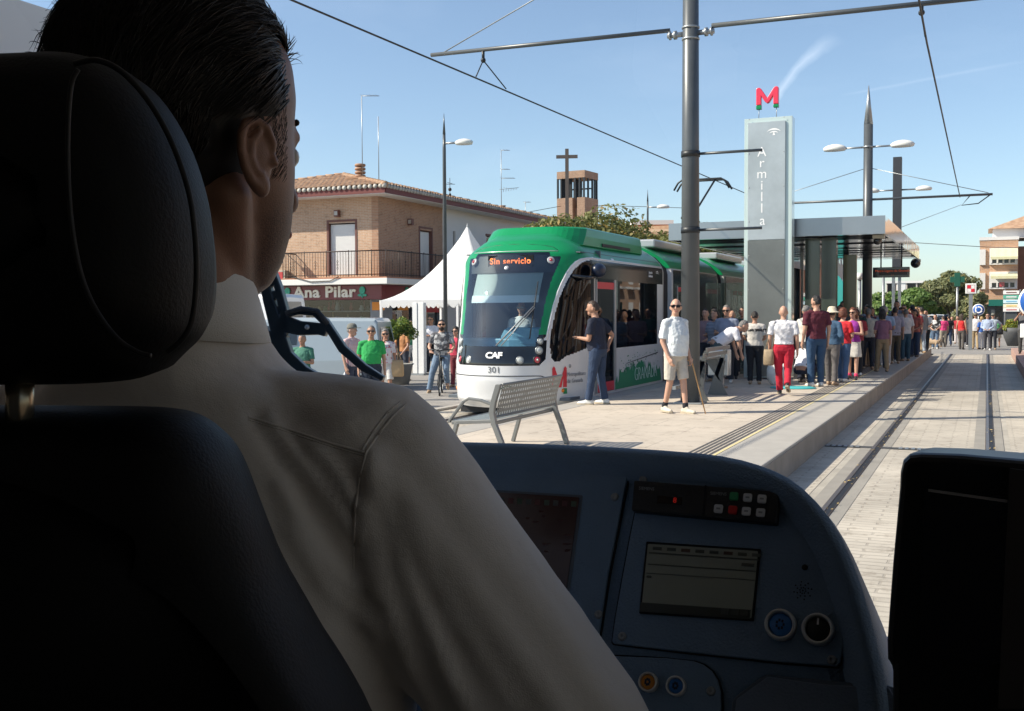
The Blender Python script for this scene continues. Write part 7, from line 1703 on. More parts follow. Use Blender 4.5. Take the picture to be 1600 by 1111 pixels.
rings = [[p-en*.28 for p in O3], [p-en*.02 for p in O3], [p+en*.012+(q-p)*.12 for p, q in zip(O3, i1)], [p+en*.020+(q-p)*.5 for p, q in zip(O3, i1)], [q+en*.016 for q in i1], [q+en*.0 for q in i2]]
hb = MB().ring_loft(rings, smooth=True, cap=True)
hood_o = wparent(hb.build('hood', m_dash), co)
def pl_poly(name, P_, z0, z1, m_, parent=co, bevel=.002, it=0):
    P_ = smoothpoly(P_, it) if it else P_; a = [PL(x_, y_, z0) for x_, y_ in P_]; b = [PL(x_, y_, z1) for x_, y_ in P_]
    mb = MB().ring_loft([a, b], smooth=False); return wparent(mb.build(name, m_, bevel=bevel, fix=True), parent)
def rr(x0_, y0_, x1_, y1_, sk=0.067, sv=-.135, r_=8):
    """rounded rectangle on the panel; sk, sv are the slopes of its sides in the picture"""
    c_ = [(x0_, y0_), (x1_, y0_+(x1_-x0_)*sk), (x1_+(y1_-y0_)*sv, y1_+(x1_-x0_)*sk), (x0_+(y1_-y0_)*sv, y1_)]
    out = []
    for i in range(4):
        p, a, b = Vector(c_[i]), Vector(c_[i-1]), Vector(c_[(i+1) % 4]); u, v_ = (a-p).normalized()*r_, (b-p).normalized()*r_
        for t in (0, .33, .67, 1): q = p+u*(1-t)**2+v_*t**2; out.append((q.x, q.y))
    return out
m_seam = mat('seam_black', (.006, .008, .012), .8)
# right panel plate with groove, left panel plate
rp_ = [(1004, 742), (1150, 755), (1222, 775), (1268, 806), (1300, 850), (1320, 910), (1323, 980), (1318, 1035), (1308, 1048), (960, 1010), (955, 1003), (978, 870)]
pl_poly('seam', smoothpoly(rp_, 1), -.004, .0026, m_seam, bevel=0)
def shrink(P_, k):
    cx_, cy_ = sum(p[0] for p in P_)/len(P_), sum(p[1] for p in P_)/len(P_); out = []
    for x_, y_ in P_:
        d = math.hypot(x_-cx_, y_-cy_); out.append((cx_+(x_-cx_)*(1-k/d), cy_+(y_-cy_)*(1-k/d)))
    return out
pr_plate = pl_poly('panel', shrink(smoothpoly(rp_, 1), 3), -.004, .006, m_dash, bevel=.001)
lp_ = [(560, 722), (720, 728), (982, 742), (984, 750), (955, 900), (938, 1010), (930, 1016), (560, 1010)]
pl_poly('seam', lp_, -.004, .0026, m_seam, bevel=0); pl_poly('panel', shrink(lp_, 3), -.004, .006, m_dash, bevel=.001)
bp_ = [(600, 1012), (940, 1022), (1080, 1030), (1112, 1042), (1130, 1070), (1132, 1120), (1110, 1200), (600, 1200)]
pl_poly('seam', smoothpoly(bp_, 1), -.004, .0026, m_seam, bevel=0); pl_poly('panel', shrink(smoothpoly(bp_, 1), 3), -.004, .006, m_dash, bevel=.001)
tr_ = [(1152, 1050), (1330, 1068), (1420, 1074), (1420, 1220), (1130, 1220)]
pl_poly('tray_rim', smoothpoly(tr_, 1), -.004, .008, mat('tray_blue', (.065, .095, .14), .5, bump=.2, bs=400), bevel=.004)
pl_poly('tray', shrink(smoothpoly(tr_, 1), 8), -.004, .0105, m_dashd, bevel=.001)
# screens
m_scr = mat('screen_dim', (.24, .255, .22), .25, coat=.3, var=.12, vs=6, emit=(.10, .11, .09), es=.02)
m_scr2 = mat('screen_dark', (.020, .016, .016), .2, coat=.3, var=.5, vs=10, emit=(.05, .02, .02), es=.03)
sc1 = pl_poly('screen', rr(1013, 849, 1191, 961, .067, -.10, 2), .002, .0075, m_seam, bevel=0); sc1f = pl_poly('display', rr(1016, 853, 1187, 957, .067, -.10, 2), .002, .0085, m_scr, sc1, 0)
m_mark = mat('screen_mark', (.07, .08, .07), .4); m_mark2 = mat('screen_mark_red', (.09, .05, .04), .4)
for (a, b, c, d) in ((1018, 866, 1188, 868), (1016, 884, 1184, 885.5), (1014, 898, 1182, 899)): pl_poly('screen_line', [(a, b), (c, b+(c-a)*.067), (c, d+(c-a)*.067), (a, d)], .0085, .0090, m_mark, sc1, 0)
pl_poly('screen_bar', [(1005, 944), (1176, 956), (1174, 970), (1003, 958)], .0085, .0090, mat('screen_bar', (.05, .055, .046), .4), sc1, 0)
for (x_, y_) in ((1136, 957), (1152, 958), (1166, 959)): pl_poly('screen_key', [(x_-6, y_-4), (x_+5, y_-3.3), (x_+4, y_+6), (x_-7, y_+5)], .009, .0095, m_mark, sc1, 0)
for x_ in range(1024, 1180, 22): pl_poly('screen_tab', [(x_, 857+(x_-1016)*.067), (x_+14, 858+(x_-1016)*.067), (x_+13.5, 863+(x_-1016)*.067), (x_-.5, 862+(x_-1016)*.067)], .0085, .009, m_mark if x_ % 3 else m_mark2, sc1, 0)
pl_poly('screen_word', [(1162, 883), (1182, 884.5), (1181, 889), (1161, 888)], .009, .0095, m_mark, sc1, 0)
pl_poly('screen_dot', rr(1014, 902, 1022, 906, .067, -.1, 2), .0085, .009, m_mark, sc1, 0)
sc2 = pl_poly('screen', rr(640, 760, 914, 945, .062, -.14, 2), .002, .0072, mat('screen_bezel', (.10, .13, .17), .35), bevel=0); pl_poly('display', rr(640, 764, 909, 945, .062, -.14, 2), .002, .0085, m_scr2, sc2, 0)
rgq = random.Random(5)
for i in range(9): x_ = 785+i*14; pl_poly('screen_icon', [(x_, 781+i*.7), (x_+8, 781.5+i*.7), (x_+7.3, 790+i*.7), (x_-.7, 789.5+i*.7)], .0085, .009, mat('icon_%d' % (i % 3), [(.07, .075, .07), (.10, .03, .03), (.05, .09, .06)][i % 3], .5), sc2, 0)
for i in range(16): x_ = rgq.uniform(790, 890); y_ = rgq.uniform(800, 870); pl_poly('screen_mark', [(x_, y_), (x_+rgq.uniform(5, 16), y_+.8), (x_+5, y_+3), (x_, y_+2.5)], .0085, .009, mat('scr_r', (.07, .022, .02), .5), sc2, 0)
# radio strip
rad = pl_poly('radio', [(997, 757), (1110, 766), (1222, 775), (1218, 825), (1108, 815), (993, 804)], .004, .016, mat('radio_black', (.018, .019, .021), .5, bump=.2, bs=400), bevel=.002)
pl_poly('radio_split', [(1107, 766), (1109.5, 766.2), (1105.5, 814), (1103, 813.6)], .0155, .0168, m_seam, rad, 0)
pl_poly('radio_display', [(1034, 782), (1072, 785), (1071, 796), (1033, 793)], .016, .0168, mat('radio_disp', (.012, .006, .006), .2), rad, 0)
def ptext(body_, px_, py_, size, m_, off=.0165, parent=rad, align='CENTER'):
    o = text('lettering', body_, size, m_, None, (0, 0, 0), (0, 0, 0), .0002, 0, align)
    Mx = Matrix((ex, eu, ex.cross(eu))).transposed().to_4x4(); 
    Mx.translation = PL(px_, py_, off); o.location = Mx.translation; o.rotation_euler = Mx.to_euler(); wparent(o, parent); return o
ptext('8', 1061, 789.5, .0075, mat('led_red', (.5, .02, .02), .4, emit=(.8, .03, .02), es=.10), .0172)
m_gl = mat('label_grey', (.30, .31, .32), .6)
ptext('SIEMENS', 1017, 771, .0042, m_gl); ptext('SIEMENS', 1128, 779, .0042, m_gl)
m_kw = mat('key_white', (.70, .71, .72), .5); m_kg = mat('key_green', (.03, .28, .11), .4); m_kr = mat('key_red', (.60, .02, .02), .4)
for (x_, y_, m_) in ((1153, 784, m_kg), (1174, 786, m_kw), (1196, 788, m_kw), (1129, 803, m_kw), (1151, 805, m_kr), (1172, 807, m_kw), (1194, 809, m_kw)):
    k = pl_poly('key', rr(x_-6.5, y_-7, x_+7, y_+6, .067, -.1, 3), .0165, .0195, m_, rad, .0008)
    if m_ is m_kw: pl_poly('key_mark', [(x_-3, y_-1.5), (x_+3, y_-1), (x_+2.6, y_+1.6), (x_-3.4, y_+1)], .0195, .0198, m_gl, k, 0)
# round buttons, selector, screws
def pbut(px_, py_, r_, m_, name='button', off=.006, knob=False):
    Mx = Matrix((ex, eu, en if ex.cross(eu).dot(en) > 0 else ex.cross(eu))).transposed().to_4x4(); Mx = Matrix((ex, eu, ex.cross(eu))).transposed().to_4x4(); sgn = 1 if ex.cross(eu).dot(en) > 0 else -1
    Mx.translation = PL(px_, py_, off); s_ = lambda L: [(a, b*sgn) for a, b in L]
    o = wparent(MB().lathe(s_([(r_*.74, .0), (r_*.76, .006), (r_*.86, .0085), (r_*.97, .006), (r_, 0)]), n=36, M=Mx).build(name, mat('chrome_ring', (.80, .80, .78), .35, .5)), co)
    wparent(MB().lathe(s_([(.0001, .0055), (r_*.62, .0055), (r_*.70, .004), (r_*.73, -.001)]), n=32, M=Mx).build('cap', m_), o)
    if knob: wparent(MB().box(Vector((-.0008, r_*.25, .0056*sgn)), Vector((.0008, r_*.65, .0062*sgn)), M=Mx).build('pointer', m_twhite), o)
    else:
        mk = MB()
        for k in range(7): a = k*.9; mk.box(Vector((math.cos(a)*r_*.22-.0009, math.sin(a)*r_*.26-.0012, .0055*sgn)), Vector((math.cos(a)*r_*.22+.0009, math.sin(a)*r_*.26+.0012, .0060*sgn)), M=Mx)
        wparent(mk.build('symbol', mat('symbol_dark', (.01, .02, .05), .5)), o)
    return o
m_bb = mat('button_blue', (.03, .20, .58), .35, coat=.4); m_bo = mat('button_orange', (.85, .32, .03), .35, coat=.4)
k0 = .0142
pbut(1222, 979, k0, m_bb, off=.0062); pbut(1280, 986, k0, mat('knob_black', (.01, .01, .01), .5), 'selector_knob', off=.0062, knob=True)
pbut(1017, 1068, .0092, m_bo, off=.0062); pbut(1060, 1074, .0092, m_bb, off=.0062)
for ch, (x_, y_) in zip('0123', ((1282, 960), (1300, 968), (1306, 990), (1297, 1008))): ptext(ch, x_, y_, .0032, m_gl, .0066, co)
def screw(px_, py_, r_=.0042):
    sgn = 1 if ex.cross(eu).dot(en) > 0 else -1; Mx = Matrix((ex, eu, ex.cross(eu))).transposed().to_4x4(); Mx.translation = PL(px_, py_, .006)
    o = wparent(MB().lathe([(.0001, .0006*sgn), (r_*.3, .0006*sgn), (r_*.4, .0018*sgn), (r_*.85, .0016*sgn), (r_, 0)], n=20, M=Mx).build('screw', m_galv), co)
for p_ in ((1007, 752), (963, 779), (1272, 823), (1301, 1033), (975, 996), (938, 962), (1113, 1081)): screw(*p_)
# speaker holes and microphone
sp_ = MB(); sgn = 1 if ex.cross(eu).dot(en) > 0 else -1; Mx = Matrix((ex, eu, ex.cross(eu))).transposed().to_4x4()
def hole(px_, py_, r_):
    M2 = Mx.copy(); M2.translation = PL(px_, py_, .0063); sp_.lathe([(.0001, .0004*sgn), (r_, .0004*sgn), (r_, 0)], n=10, M=M2)
hole(1259, 889, .0028)
for k in range(8):
    for j in (1, 2, 3): a = R(45*k+12*j); hole(1256+math.cos(a)*j*4.6, 925+math.sin(a)*j*4.6, .0007)
hole(1256, 925, .0008)
wparent(sp_.build('speaker_holes', m_black), co)
# sloping side and low shelf right of the hood
q0 = on_depth(1330, 960, 1.25)
ls_ = [PL(1396, 1062), PL(1700, 1085), PL(1700, 1300), PL(1396, 1300)]
sx = O3[0]
zsh = PL(1392, 1075).z
shelf = MB().box((XC0+.01, .85, 1.1), (XC1-.005, 1.95, 1.34))
wparent(shelf.build('shelf', m_dash, bevel=.012), co)
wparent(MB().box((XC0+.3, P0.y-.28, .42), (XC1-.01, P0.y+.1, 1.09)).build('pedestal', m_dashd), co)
# black monitor on the right
DM = .80
mon = thing('monitor', 'black rear-view monitor standing on the dash at the right edge', 'monitor', on_depth(1500, 1000, DM))
MP = on_depth(1500, 880, DM); mn = (CAM-MP); mn.z *= .25; mn.normalize(); mn = (mn+Vector((-.12, 0, .0))).normalized()
mxv = Vector((0, 0, 1)).cross(mn).normalized(); myv = mn.cross(mxv)
def MPt(px_, py_, o_=0): return on_plane(px_, py_, MP, mn)+mn*o_
case = smoothpoly([(1408, 712), (1500, 707), (1720, 728), (1720, 1150), (1387, 1150), (1387, 1030)], 0)
case = [(1407, 760), (1408, 735), (1412, 718), (1422, 709), (1440, 707), (1500, 709), (1640, 721), (1720, 728), (1720, 1160), (1396, 1160), (1396, 1040), (1388, 1030), (1387, 1000), (1396, 880)]
a_ = [MPt(*p, -.07) for p in case]; b_ = [MPt(*p, 0) for p in case]; cc_ = sum(b_, Vector())/len(b_); c2_ = [p+(cc_-p)*.03+mn*.008 for p in b_]
m_mon = mat('monitor_black', (.010, .010, .011), .38)
wparent(MB().ring_loft([a_, b_, c2_], smooth=False).build('casing', m_mon, bevel=.004, fix=True), mon)
s2 = [(1448, 760), (1600, 776), (1600, 1040), (1438, 1020)]
wparent(MB().ring_loft([[MPt(*p, .0085) for p in s2], [MPt(*p, .010) for p in s2]], smooth=False).build('screen', mat('monitor_screen', (.008, .007, .007), .12, coat=.5), fix=True), mon)
s3 = [(1454, 762), (1576, 779), (1576, 783), (1454, 766)]
wparent(MB().ring_loft([[MPt(*p, .010) for p in s3], [MPt(*p, .0115) for p in s3]], smooth=False).build('trim_strip', mat('trim_dim', (.35, .33, .31), .4), fix=True), mon)
wparent(MB().ring_loft([[MPt(*p, .008) for p in ((1580, 730), (1620, 735), (1600, 1100), (1562, 1100))], [MPt(*p, .013) for p in ((1580, 730), (1620, 735), (1600, 1100), (1562, 1100))]], smooth=False).build('side_bar', mat('monitor_bar', (.06, .052, .048), .35), fix=True), mon)
# ---------------------------------------------------------------- our wiper outside the glass
DW = 2.55
wi = thing('windscreen_wiper', 'black articulated wiper arm outside the windscreen beside the driver\'s cheek', 'wiper', on_depth(470, 520, DW))
m_wip = mat('wiper_black', (.012, .018, .020), .35, .3)
def W2(px_, py_, d=0): return on_depth(px_, py_, DW+d)
def bar(P_, w_, name='arm', th=.02):
    """flat bar in the screen plane of the wiper: P_ list of points, w_ half widths in metres"""
    rings = []
    pts_ = [W2(*p) for p in P_]
    for i, p in enumerate(pts_):
        d = (pts_[min(i+1, len(pts_)-1)]-pts_[max(i-1, 0)]).normalized(); s_ = d.cross(fw).normalized()*w_[i]; n_ = fw*th
        rings.append([p+s_+n_, p-s_+n_, p-s_-n_, p+s_-n_])
    return wparent(MB().ring_loft(rings, smooth=False).build(name, m_wip, bevel=.003), wi)
bar([(404, 400), (422, 470), (440, 530)], [.009, .013, .018])
bar([(418, 400), (436, 450), (446, 492), (450, 520)], [.007, .008, .010, .014])
for y_ in (442, 462, 486): bar([(412+(y_-400)*.26, y_), (424+(y_-400)*.26, y_-3)], [.010, .010], 'rung')
bar([(436, 500), (452, 508), (470, 513), (500, 514), (512, 518)], [.014, .019, .017, .014, .013], 'motor_housing')
bar([(446, 492), (470, 488), (492, 490), (508, 502), (520, 520), (536, 545), (570, 575), (600, 592)], [.006, .006, .006, .009, .009, .010, .009, .006])
bar([(430, 515), (440, 560), (470, 590), (560, 640)], [.022, .03, .03, .03], 'base')
wparent(MB().tube([W2(446, 490, -.03), W2(470, 482, -.03), W2(496, 486, -.03), W2(512, 506, -.03)], .006, 6).build('hose', m_black), wi)
wparent(MB().lathe([(.0001, .012), (.012, .012), (.016, 0)], n=12, M=Matrix.Translation(W2(480, 511, -.03)) @ Matrix.Scale(.4, 4) @ (-fw).to_track_quat('Z', 'Y').to_matrix().to_4x4()).build('bolt', m_galv), wi)
# ---------------------------------------------------------------- driver's seat
DS = .62
seat = thing('driver_chair', 'black leather driver\'s seat with tall headrest seen from behind', 'seat', on_depth(200, 800, DS))
VN = Vector((-.30, 1, 0)).normalized()    # seat faces forward; slabs are thick along VN
def seat_slab(name, P_, d, th, m_=m_leather, parent=seat, it=2, bulge=.35):
    p0 = on_depth(150, 400, d); Q = [on_plane(x_, y_, p0, VN) for x_, y_ in smoothpoly(P_, it)]; cen_ = sum(Q, Vector())/len(Q)
    rings = []
    for k in range(9):
        a = math.pi*k/8; o_ = -math.cos(a)*th/2; ins = (1-math.sin(a)**.45)*th*bulge
        r_ = []
        for q in Q: dd = (cen_-q); r_.append(q+dd.normalized()*ins*1.6+VN*o_)
        rings.append(r_)
    mb = MB().ring_loft(rings, smooth=True, cap=False)
    for ring, sgn_ in ((rings[0], -1), (rings[-1], 1)):
        k = len(mb.v); ctr = cen_+VN*sgn_*(th/2+.008)
        inner = [cen_+(q-cen_)*.6+VN*sgn_*.008 for q in ring]
        mb.v += [tuple(q) for q in ring]+[tuple(q) for q in inner]+[tuple(ctr)]; n = len(ring)
        for i in range(n): mb.f.append((k+i, k+(i+1) % n, k+n+(i+1) % n, k+n+i)); mb.f.append((k+n+i, k+n+(i+1) % n, k+2*n)); mb.mi += [0, 0]; mb.sm += [True, True]
    o = wparent(mb.build(name, m_, fix=True), parent); return o, Q
hr_, Qh = seat_slab('headrest', [(-260, 110), (-60, 98), (60, 92), (140, 88), (196, 106), (238, 150), (276, 215), (302, 290), (312, 360), (315, 430), (308, 500), (292, 535), (262, 562), (235, 590), (150, 600), (0, 602), (-200, 600)], .62, .13)
def catm(P_, k=6):
    out = []
    for i in range(len(P_)-1):
        p0, p1, p2, p3 = P_[max(i-1, 0)], P_[i], P_[i+1], P_[min(i+2, len(P_)-1)]
        for j in range(k):
            t = j/k; out.append(tuple(.5*(2*p1[c]+(p2[c]-p0[c])*t+(2*p0[c]-5*p1[c]+4*p2[c]-p3[c])*t*t+(-p0[c]+3*p1[c]-3*p2[c]+p3[c])*t**3) for c in (0, 1)))
    return out+[P_[-1]]
# stitched cover seam on the back of the headrest
def seam_on(P_, d, off, r_, m_, name='seam', parent=seat):
    p0 = on_depth(150, 400, d)+VN*off; P_ = catm(P_); return wparent(MB().tube([on_plane(x_, y_, p0, VN) for x_, y_ in P_], r_, 8).build(name, m_), parent)
m_pipe = mat('leather_piping', (.016, .016, .017), .5)
seam_on([(122, 108), (112, 130), (107, 180), (106, 250), (110, 330), (120, 400), (134, 450), (155, 492), (185, 530), (215, 550), (236, 556)], .62, -.0735, .0013, m_pipe)
seam_on([(116, 100), (150, 94), (190, 112), (232, 158), (268, 222), (294, 296), (304, 360), (307, 430), (301, 496), (286, 528), (262, 550)], .62, -.0505, .0016, m_pipe)
for x_ in (31, -179): wparent(MB().tube([on_depth(x_, 560, .62), on_depth(x_, 700, .62)], .008, 12).build('headrest_post', mat('post_chrome', (.40, .36, .28), .25, .9)), seat)
bk_, Qb = seat_slab('backrest', [(-320, 640), (-100, 634), (60, 634), (180, 634), (240, 635), (285, 643), (322, 664), (350, 698), (374, 748), (406, 826), (430, 896), (462, 960), (500, 1034), (545, 1110), (590, 1200), (590, 1400), (-320, 1400)], .64, .11)
wparent(MB().box((-1.05, .35, .9), (-.35, .85, 1.02)).build('cushion', m_leather, bevel=.04), seat)
wparent(MB().tube([(-.7, .6, .42), (-.7, .6, .9)], .07, 14).build('pedestal', m_darkmetal), seat)
# ---------------------------------------------------------------- the driver
dr = thing('person', 'driver in a white shirt seen from behind, dark combed-back hair, right arm reaching down', 'person', (-.63, .72, .9))
HX, HY, HZ = -.599, .716, 2.032
HROT = Matrix.Rotation(R(-5), 3, 'Z')
hp = lambda x_, y_, z_: Vector((HX, HY, HZ))+HROT @ Vector((x_, y_, z_))
def stub_skin():
    M = mat('driver_skin', (.34, .18, .12), .5, var=.14, vs=25, bump=.10, bs=700); t = M.node_tree; p = t.nodes['Principled BSDF']
    p.inputs['Subsurface Weight'].default_value = .08; p.inputs['Subsurface Radius'].default_value = (.01, .004, .002)
    c = t.nodes.new('ShaderNodeTexCoord'); s = t.nodes.new('ShaderNodeSeparateXYZ'); t.links.new(c.outputs['Object'], s.inputs[0])
    n = t.nodes.new('ShaderNodeTexNoise'); n.inputs['Scale'].default_value = 1100; t.links.new(c.outputs['Object'], n.inputs[0])
    def mr(src, a, b):
        m_ = t.nodes.new('ShaderNodeMapRange'); m_.inputs[1].default_value = a; m_.inputs[2].default_value = b; m_.clamp = True; t.links.new(src, m_.inputs[0]); return m_.outputs[0]
    a = mr(s.outputs[2], HZ-.020, HZ-.055); b = mr(s.outputs[1], HY+.004, HY+.030); c3 = mr(s.outputs[2], HZ-.175, HZ-.135)
    m1 = t.nodes.new('ShaderNodeMath'); m1.operation = 'MULTIPLY'; t.links.new(a, m1.inputs[0]); t.links.new(b, m1.inputs[1])
    m3 = t.nodes.new('ShaderNodeMath'); m3.operation = 'MULTIPLY'; t.links.new(m1.outputs[0], m3.inputs[0]); t.links.new(c3, m3.inputs[1])
    k = mr(n.outputs[0], .38, .60); m2 = t.nodes.new('ShaderNodeMath'); m2.operation = 'MULTIPLY_ADD'; m2.inputs[1].default_value = .55; m2.inputs[2].default_value = .30; t.links.new(k, m2.inputs[0])
    m4 = t.nodes.new('ShaderNodeMath'); m4.operation = 'MULTIPLY'; t.links.new(m3.outputs[0], m4.inputs[0]); t.links.new(m2.outputs[0], m4.inputs[1])
    x = t.nodes.new('ShaderNodeMix'); x.data_type = 'RGBA'; x.inputs[7].default_value = (.035, .022, .018, 1)
    src = p.inputs['Base Color'].links[0].from_socket; t.links.new(src, x.inputs[6]); t.links.new(m4.outputs[0], x.inputs[0]); t.links.new(x.outputs[2], p.inputs['Base Color']); return M
m_ds = stub_skin()
B = MB()
rows_ = [(-.118, .012, .040, .062), (-.108, .028, .022, .076), (-.088, .041, .004, .085), (-.062, .052, -.010, .089), (-.035, .0595, -.030, .090), (-.008, .0655, -.055, .091), (.020, .0695, -.080, .089), (.050, .0745, -.098, .092), (.078, .0735, -.101, .088), (.104, .0650, -.092, .071), (.124, .0470, -.070, .045), (.137, .018, -.035, .010)]
rg9 = []
for z_, a_, yb_, yf_ in rows_:
    r9 = []
    for j in range(32):
        t_ = 2*math.pi*j/32; c9, s9 = math.cos(t_), math.sin(t_); r9.append(hp(a_*math.copysign(abs(c9)**.88, c9), (yb_+yf_)/2+(yf_-yb_)/2*s9, z_))
    rg9.append(r9)
B.ring_loft(rg9)
for sg in (-1, 1): capsule(B, hp(sg*.014, .086, .020), hp(sg*.040, .076, .020), .010, .008); capsule(B, hp(sg*.050, -.015, -.040), Vector((HX-.02+sg*.026, HY+.040, 1.90)), .020, .016)
capsule(B, hp(0, .094, .008), hp(0, .112, -.030), .009, .014); B.ell(hp(0, .086, -.062), (.024, .018, .018), 12, 8)
NX = HX-.019
capsule(B, hp(-.004, -.022, -.03), Vector((NX, .715, 1.84)), .050, .056, 22); capsule(B, hp(0, -.040, .0), Vector((NX, .700, 1.86)), .040, .048, 18); capsule(B, hp(0, .008, -.07), Vector((NX, .738, 1.86)), .038, .044, 18)
loft_rings(B, [(1.25, .15, .10, 0), (1.45, .15, .10, 0), (1.65, .16, .10, 0), (1.77, .13, .07, 0), (1.84, .06, .05, -.02)], 20, lambda p: Vector((HX+p.x, .745+p.y, p.z)))
SR, ER, WR = Vector((-.455, .745, 1.775)), Vector((-.300, .795, 1.56)), Vector((-.27, .93, 1.40))
SL, EL, WL = Vector((-.80, .745, 1.775)), Vector((-.90, .84, 1.53)), Vector((-.80, 1.02, 1.45))
for S, E, Wp, sg in ((SR, ER, WR, 1), (SL, EL, WL, -1)):
    capsule(B, S-Vector((0, 0, .02)), E, .048, .040, 16); capsule(B, E, Wp, .043, .028, 16); d = (Wp-E).normalized(); side = Vector((1, 0, 0)); side = (side-d*side.dot(d)).normalized()
    capsule(B, Wp-side*.014, Wp+d*.07-side*.016, .022, .018, 10); capsule(B, Wp+side*.014, Wp+d*.07+side*.016, .022, .018, 10)
    cur = Vector((0, 0, -1)); cur = (cur-d*cur.dot(d)).normalized()
    for k, L_ in enumerate((.06, .07, .065, .05)): b0 = Wp+d*.075+side*sg*(.030-.02*k); b1 = b0+d*L_*.5+cur*.012; b2 = b1+d*L_*.25+cur*.03; capsule(B, b0, b1, .0092, .0088, 8); capsule(B, b1, b2, .0088, .0075, 8)
    capsule(B, Wp+d*.02-side*sg*.02, Wp+d*.065-side*sg*.05, .012, .009, 8)
capsule(B, (HX, .745, 1.3), (HX-.09, .95, 1.18), .10, .08); capsule(B, (HX, .745, 1.3), (HX+.09, .95, 1.18), .10, .08)
dbody = B.build('body', m_ds, dr); wparent(dbody, dr); remesh(dbody, .0048, 5)
# ears: helix, antihelix, lobe and concha
for sg in (1, -1):
    EM = Matrix.Translation(hp(sg*.072, -.008, -.010)) @ Matrix.Scale(.93, 4) @ Matrix.Rotation(R(-5), 4, 'Z') @ Matrix.Rotation(sg*R(-28), 4, 'Z') @ Matrix.Rotation(R(8), 4, 'X')
    ev = lambda x_, y_, z_: EM @ Vector((sg*x_, y_, z_))
    Ea = MB()
    Ea.ell((0, 0, 0), (1, 1, 1), 16, 10); k0_ = 0
    Ea.v = [tuple(ev(.010+v[0]*.0065+v[1]*-.004, -.003+v[1]*.0155, v[2]*.027)) for v in Ea.v]
    hel = [(.006, .012, -.004), (.008, .015, .010), (.011, .010, .023), (.014, .0, .0295), (.018, -.010, .027), (.021, -.0165, .017), (.021, -.0185, .004), (.019, -.0165, -.009), (.016, -.012, -.019), (.012, -.005, -.026), (.009, .003, -.029)]
    Ea.tube([ev(*q) for q in hel], [.0026, .0036, .004, .0042, .0042, .004, .0036, .0036, .0042, .0056, .004], 10)
    Ea.tube([ev(.014, .003, .020), ev(.018, -.007, .012), ev(.0185, -.0105, .0), ev(.016, -.007, -.012), ev(.013, .0, -.016)], .0036, 8)
    Ea.tube([ev(.006, .013, -.002), ev(.010, .012, -.009)], .0045, 8)
    Ea.ell(ev(.010, -.001, -.024), (.006, .008, .010), 10, 8)
    q = Ea.build('ear', m_ds, None); wparent(q, dr); remesh(q, .0018, 3)
# shirt: torso and sleeves as one closed cloth surface, folds sculpted after the remesh
S_ = MB()
TC = lambda p: Vector((-.632+p.x, .745+p.y, p.z))
loft_rings(S_, [(1.10, .19, .135, 0), (1.30, .19, .14, 0), (1.50, .198, .142, -.004), (1.62, .208, .142, -.008), (1.72, .212, .132, -.012), (1.785, .196, .112, -.010), (1.825, .146, .092, -.008), (1.855, .092, .084, -.020), (1.884, .074, .076, -.030), (1.908, .060, .066, -.032)], 28, TC)
for S, E, Wp, sg in ((SR, ER, WR, 1), (SL, EL, WL, -1)):
    capsule(S_, Vector((-.615+sg*.09, .742, 1.800)), S+Vector((-sg*.015, 0, .010)), .054, .064, 20); capsule(S_, S, E, .074, .068, 24); capsule(S_, S.lerp(E, .3)+Vector((-sg*.015, -.01, -.01)), S.lerp(E, .95), .070, .066, 24)
    capsule(S_, E, E.lerp(Wp, .85), .062, .046, 20)
def shirt_mat():
    M = mat('driver_shirt', (.74, .70, .665), .85, bump=.25, bs=16); t = M.node_tree; p = t.nodes['Principled BSDF']
    w_ = t.nodes.new('ShaderNodeTexNoise'); w_.inputs['Scale'].default_value = 900; c = t.nodes.new('ShaderNodeTexCoord'); t.links.new(c.outputs['Object'], w_.inputs[0])
    b = t.nodes.new('ShaderNodeBump'); b.inputs['Strength'].default_value = .25; b.inputs['Distance'].default_value = .002; t.links.new(w_.outputs[0], b.inputs['Height'])
    old = p.inputs['Normal'].links[0].from_socket; t.links.new(old, b.inputs['Normal']); t.links.new(b.outputs[0], p.inputs['Normal']); p.inputs['Sheen Weight'].default_value = .1; return M
m_shirt = shirt_mat()
dshirt = S_.build('shirt', m_shirt, None); wparent(dshirt, dr); remesh(dshirt, .0055, 12)
# folded collar
Cn = MB(); cr_ = []
for (k, rx_, ry_, z_, tl_) in ((0, .055, .059, 1.885, .0), (1, .057, .061, 1.905, .2), (2, .0555, .060, 1.938, .6), (3, .058, .0625, 1.946, .7), (4, .0625, .067, 1.940, .6), (5, .070, .075, 1.908, .35), (6, .076, .082, 1.882, .2)):
    cr_.append([Vector((HX-.021+rx_*.93*math.cos(2*math.pi*j/40), .716+ry_*math.sin(2*math.pi*j/40), z_-.020*math.sin(2*math.pi*j/40)*tl_-.006*abs(math.cos(2*math.pi*j/40)))) for j in range(40)])
Cn.ring_loft(cr_, cap=False); q = wparent(Cn.build('collar', mat('collar_cloth', (.84, .84, .82), .8, bump=.3, bs=900)), dr); sd = q.modifiers.new('t', 'SOLIDIFY'); sd.thickness = .0022; PENDING.append(q)
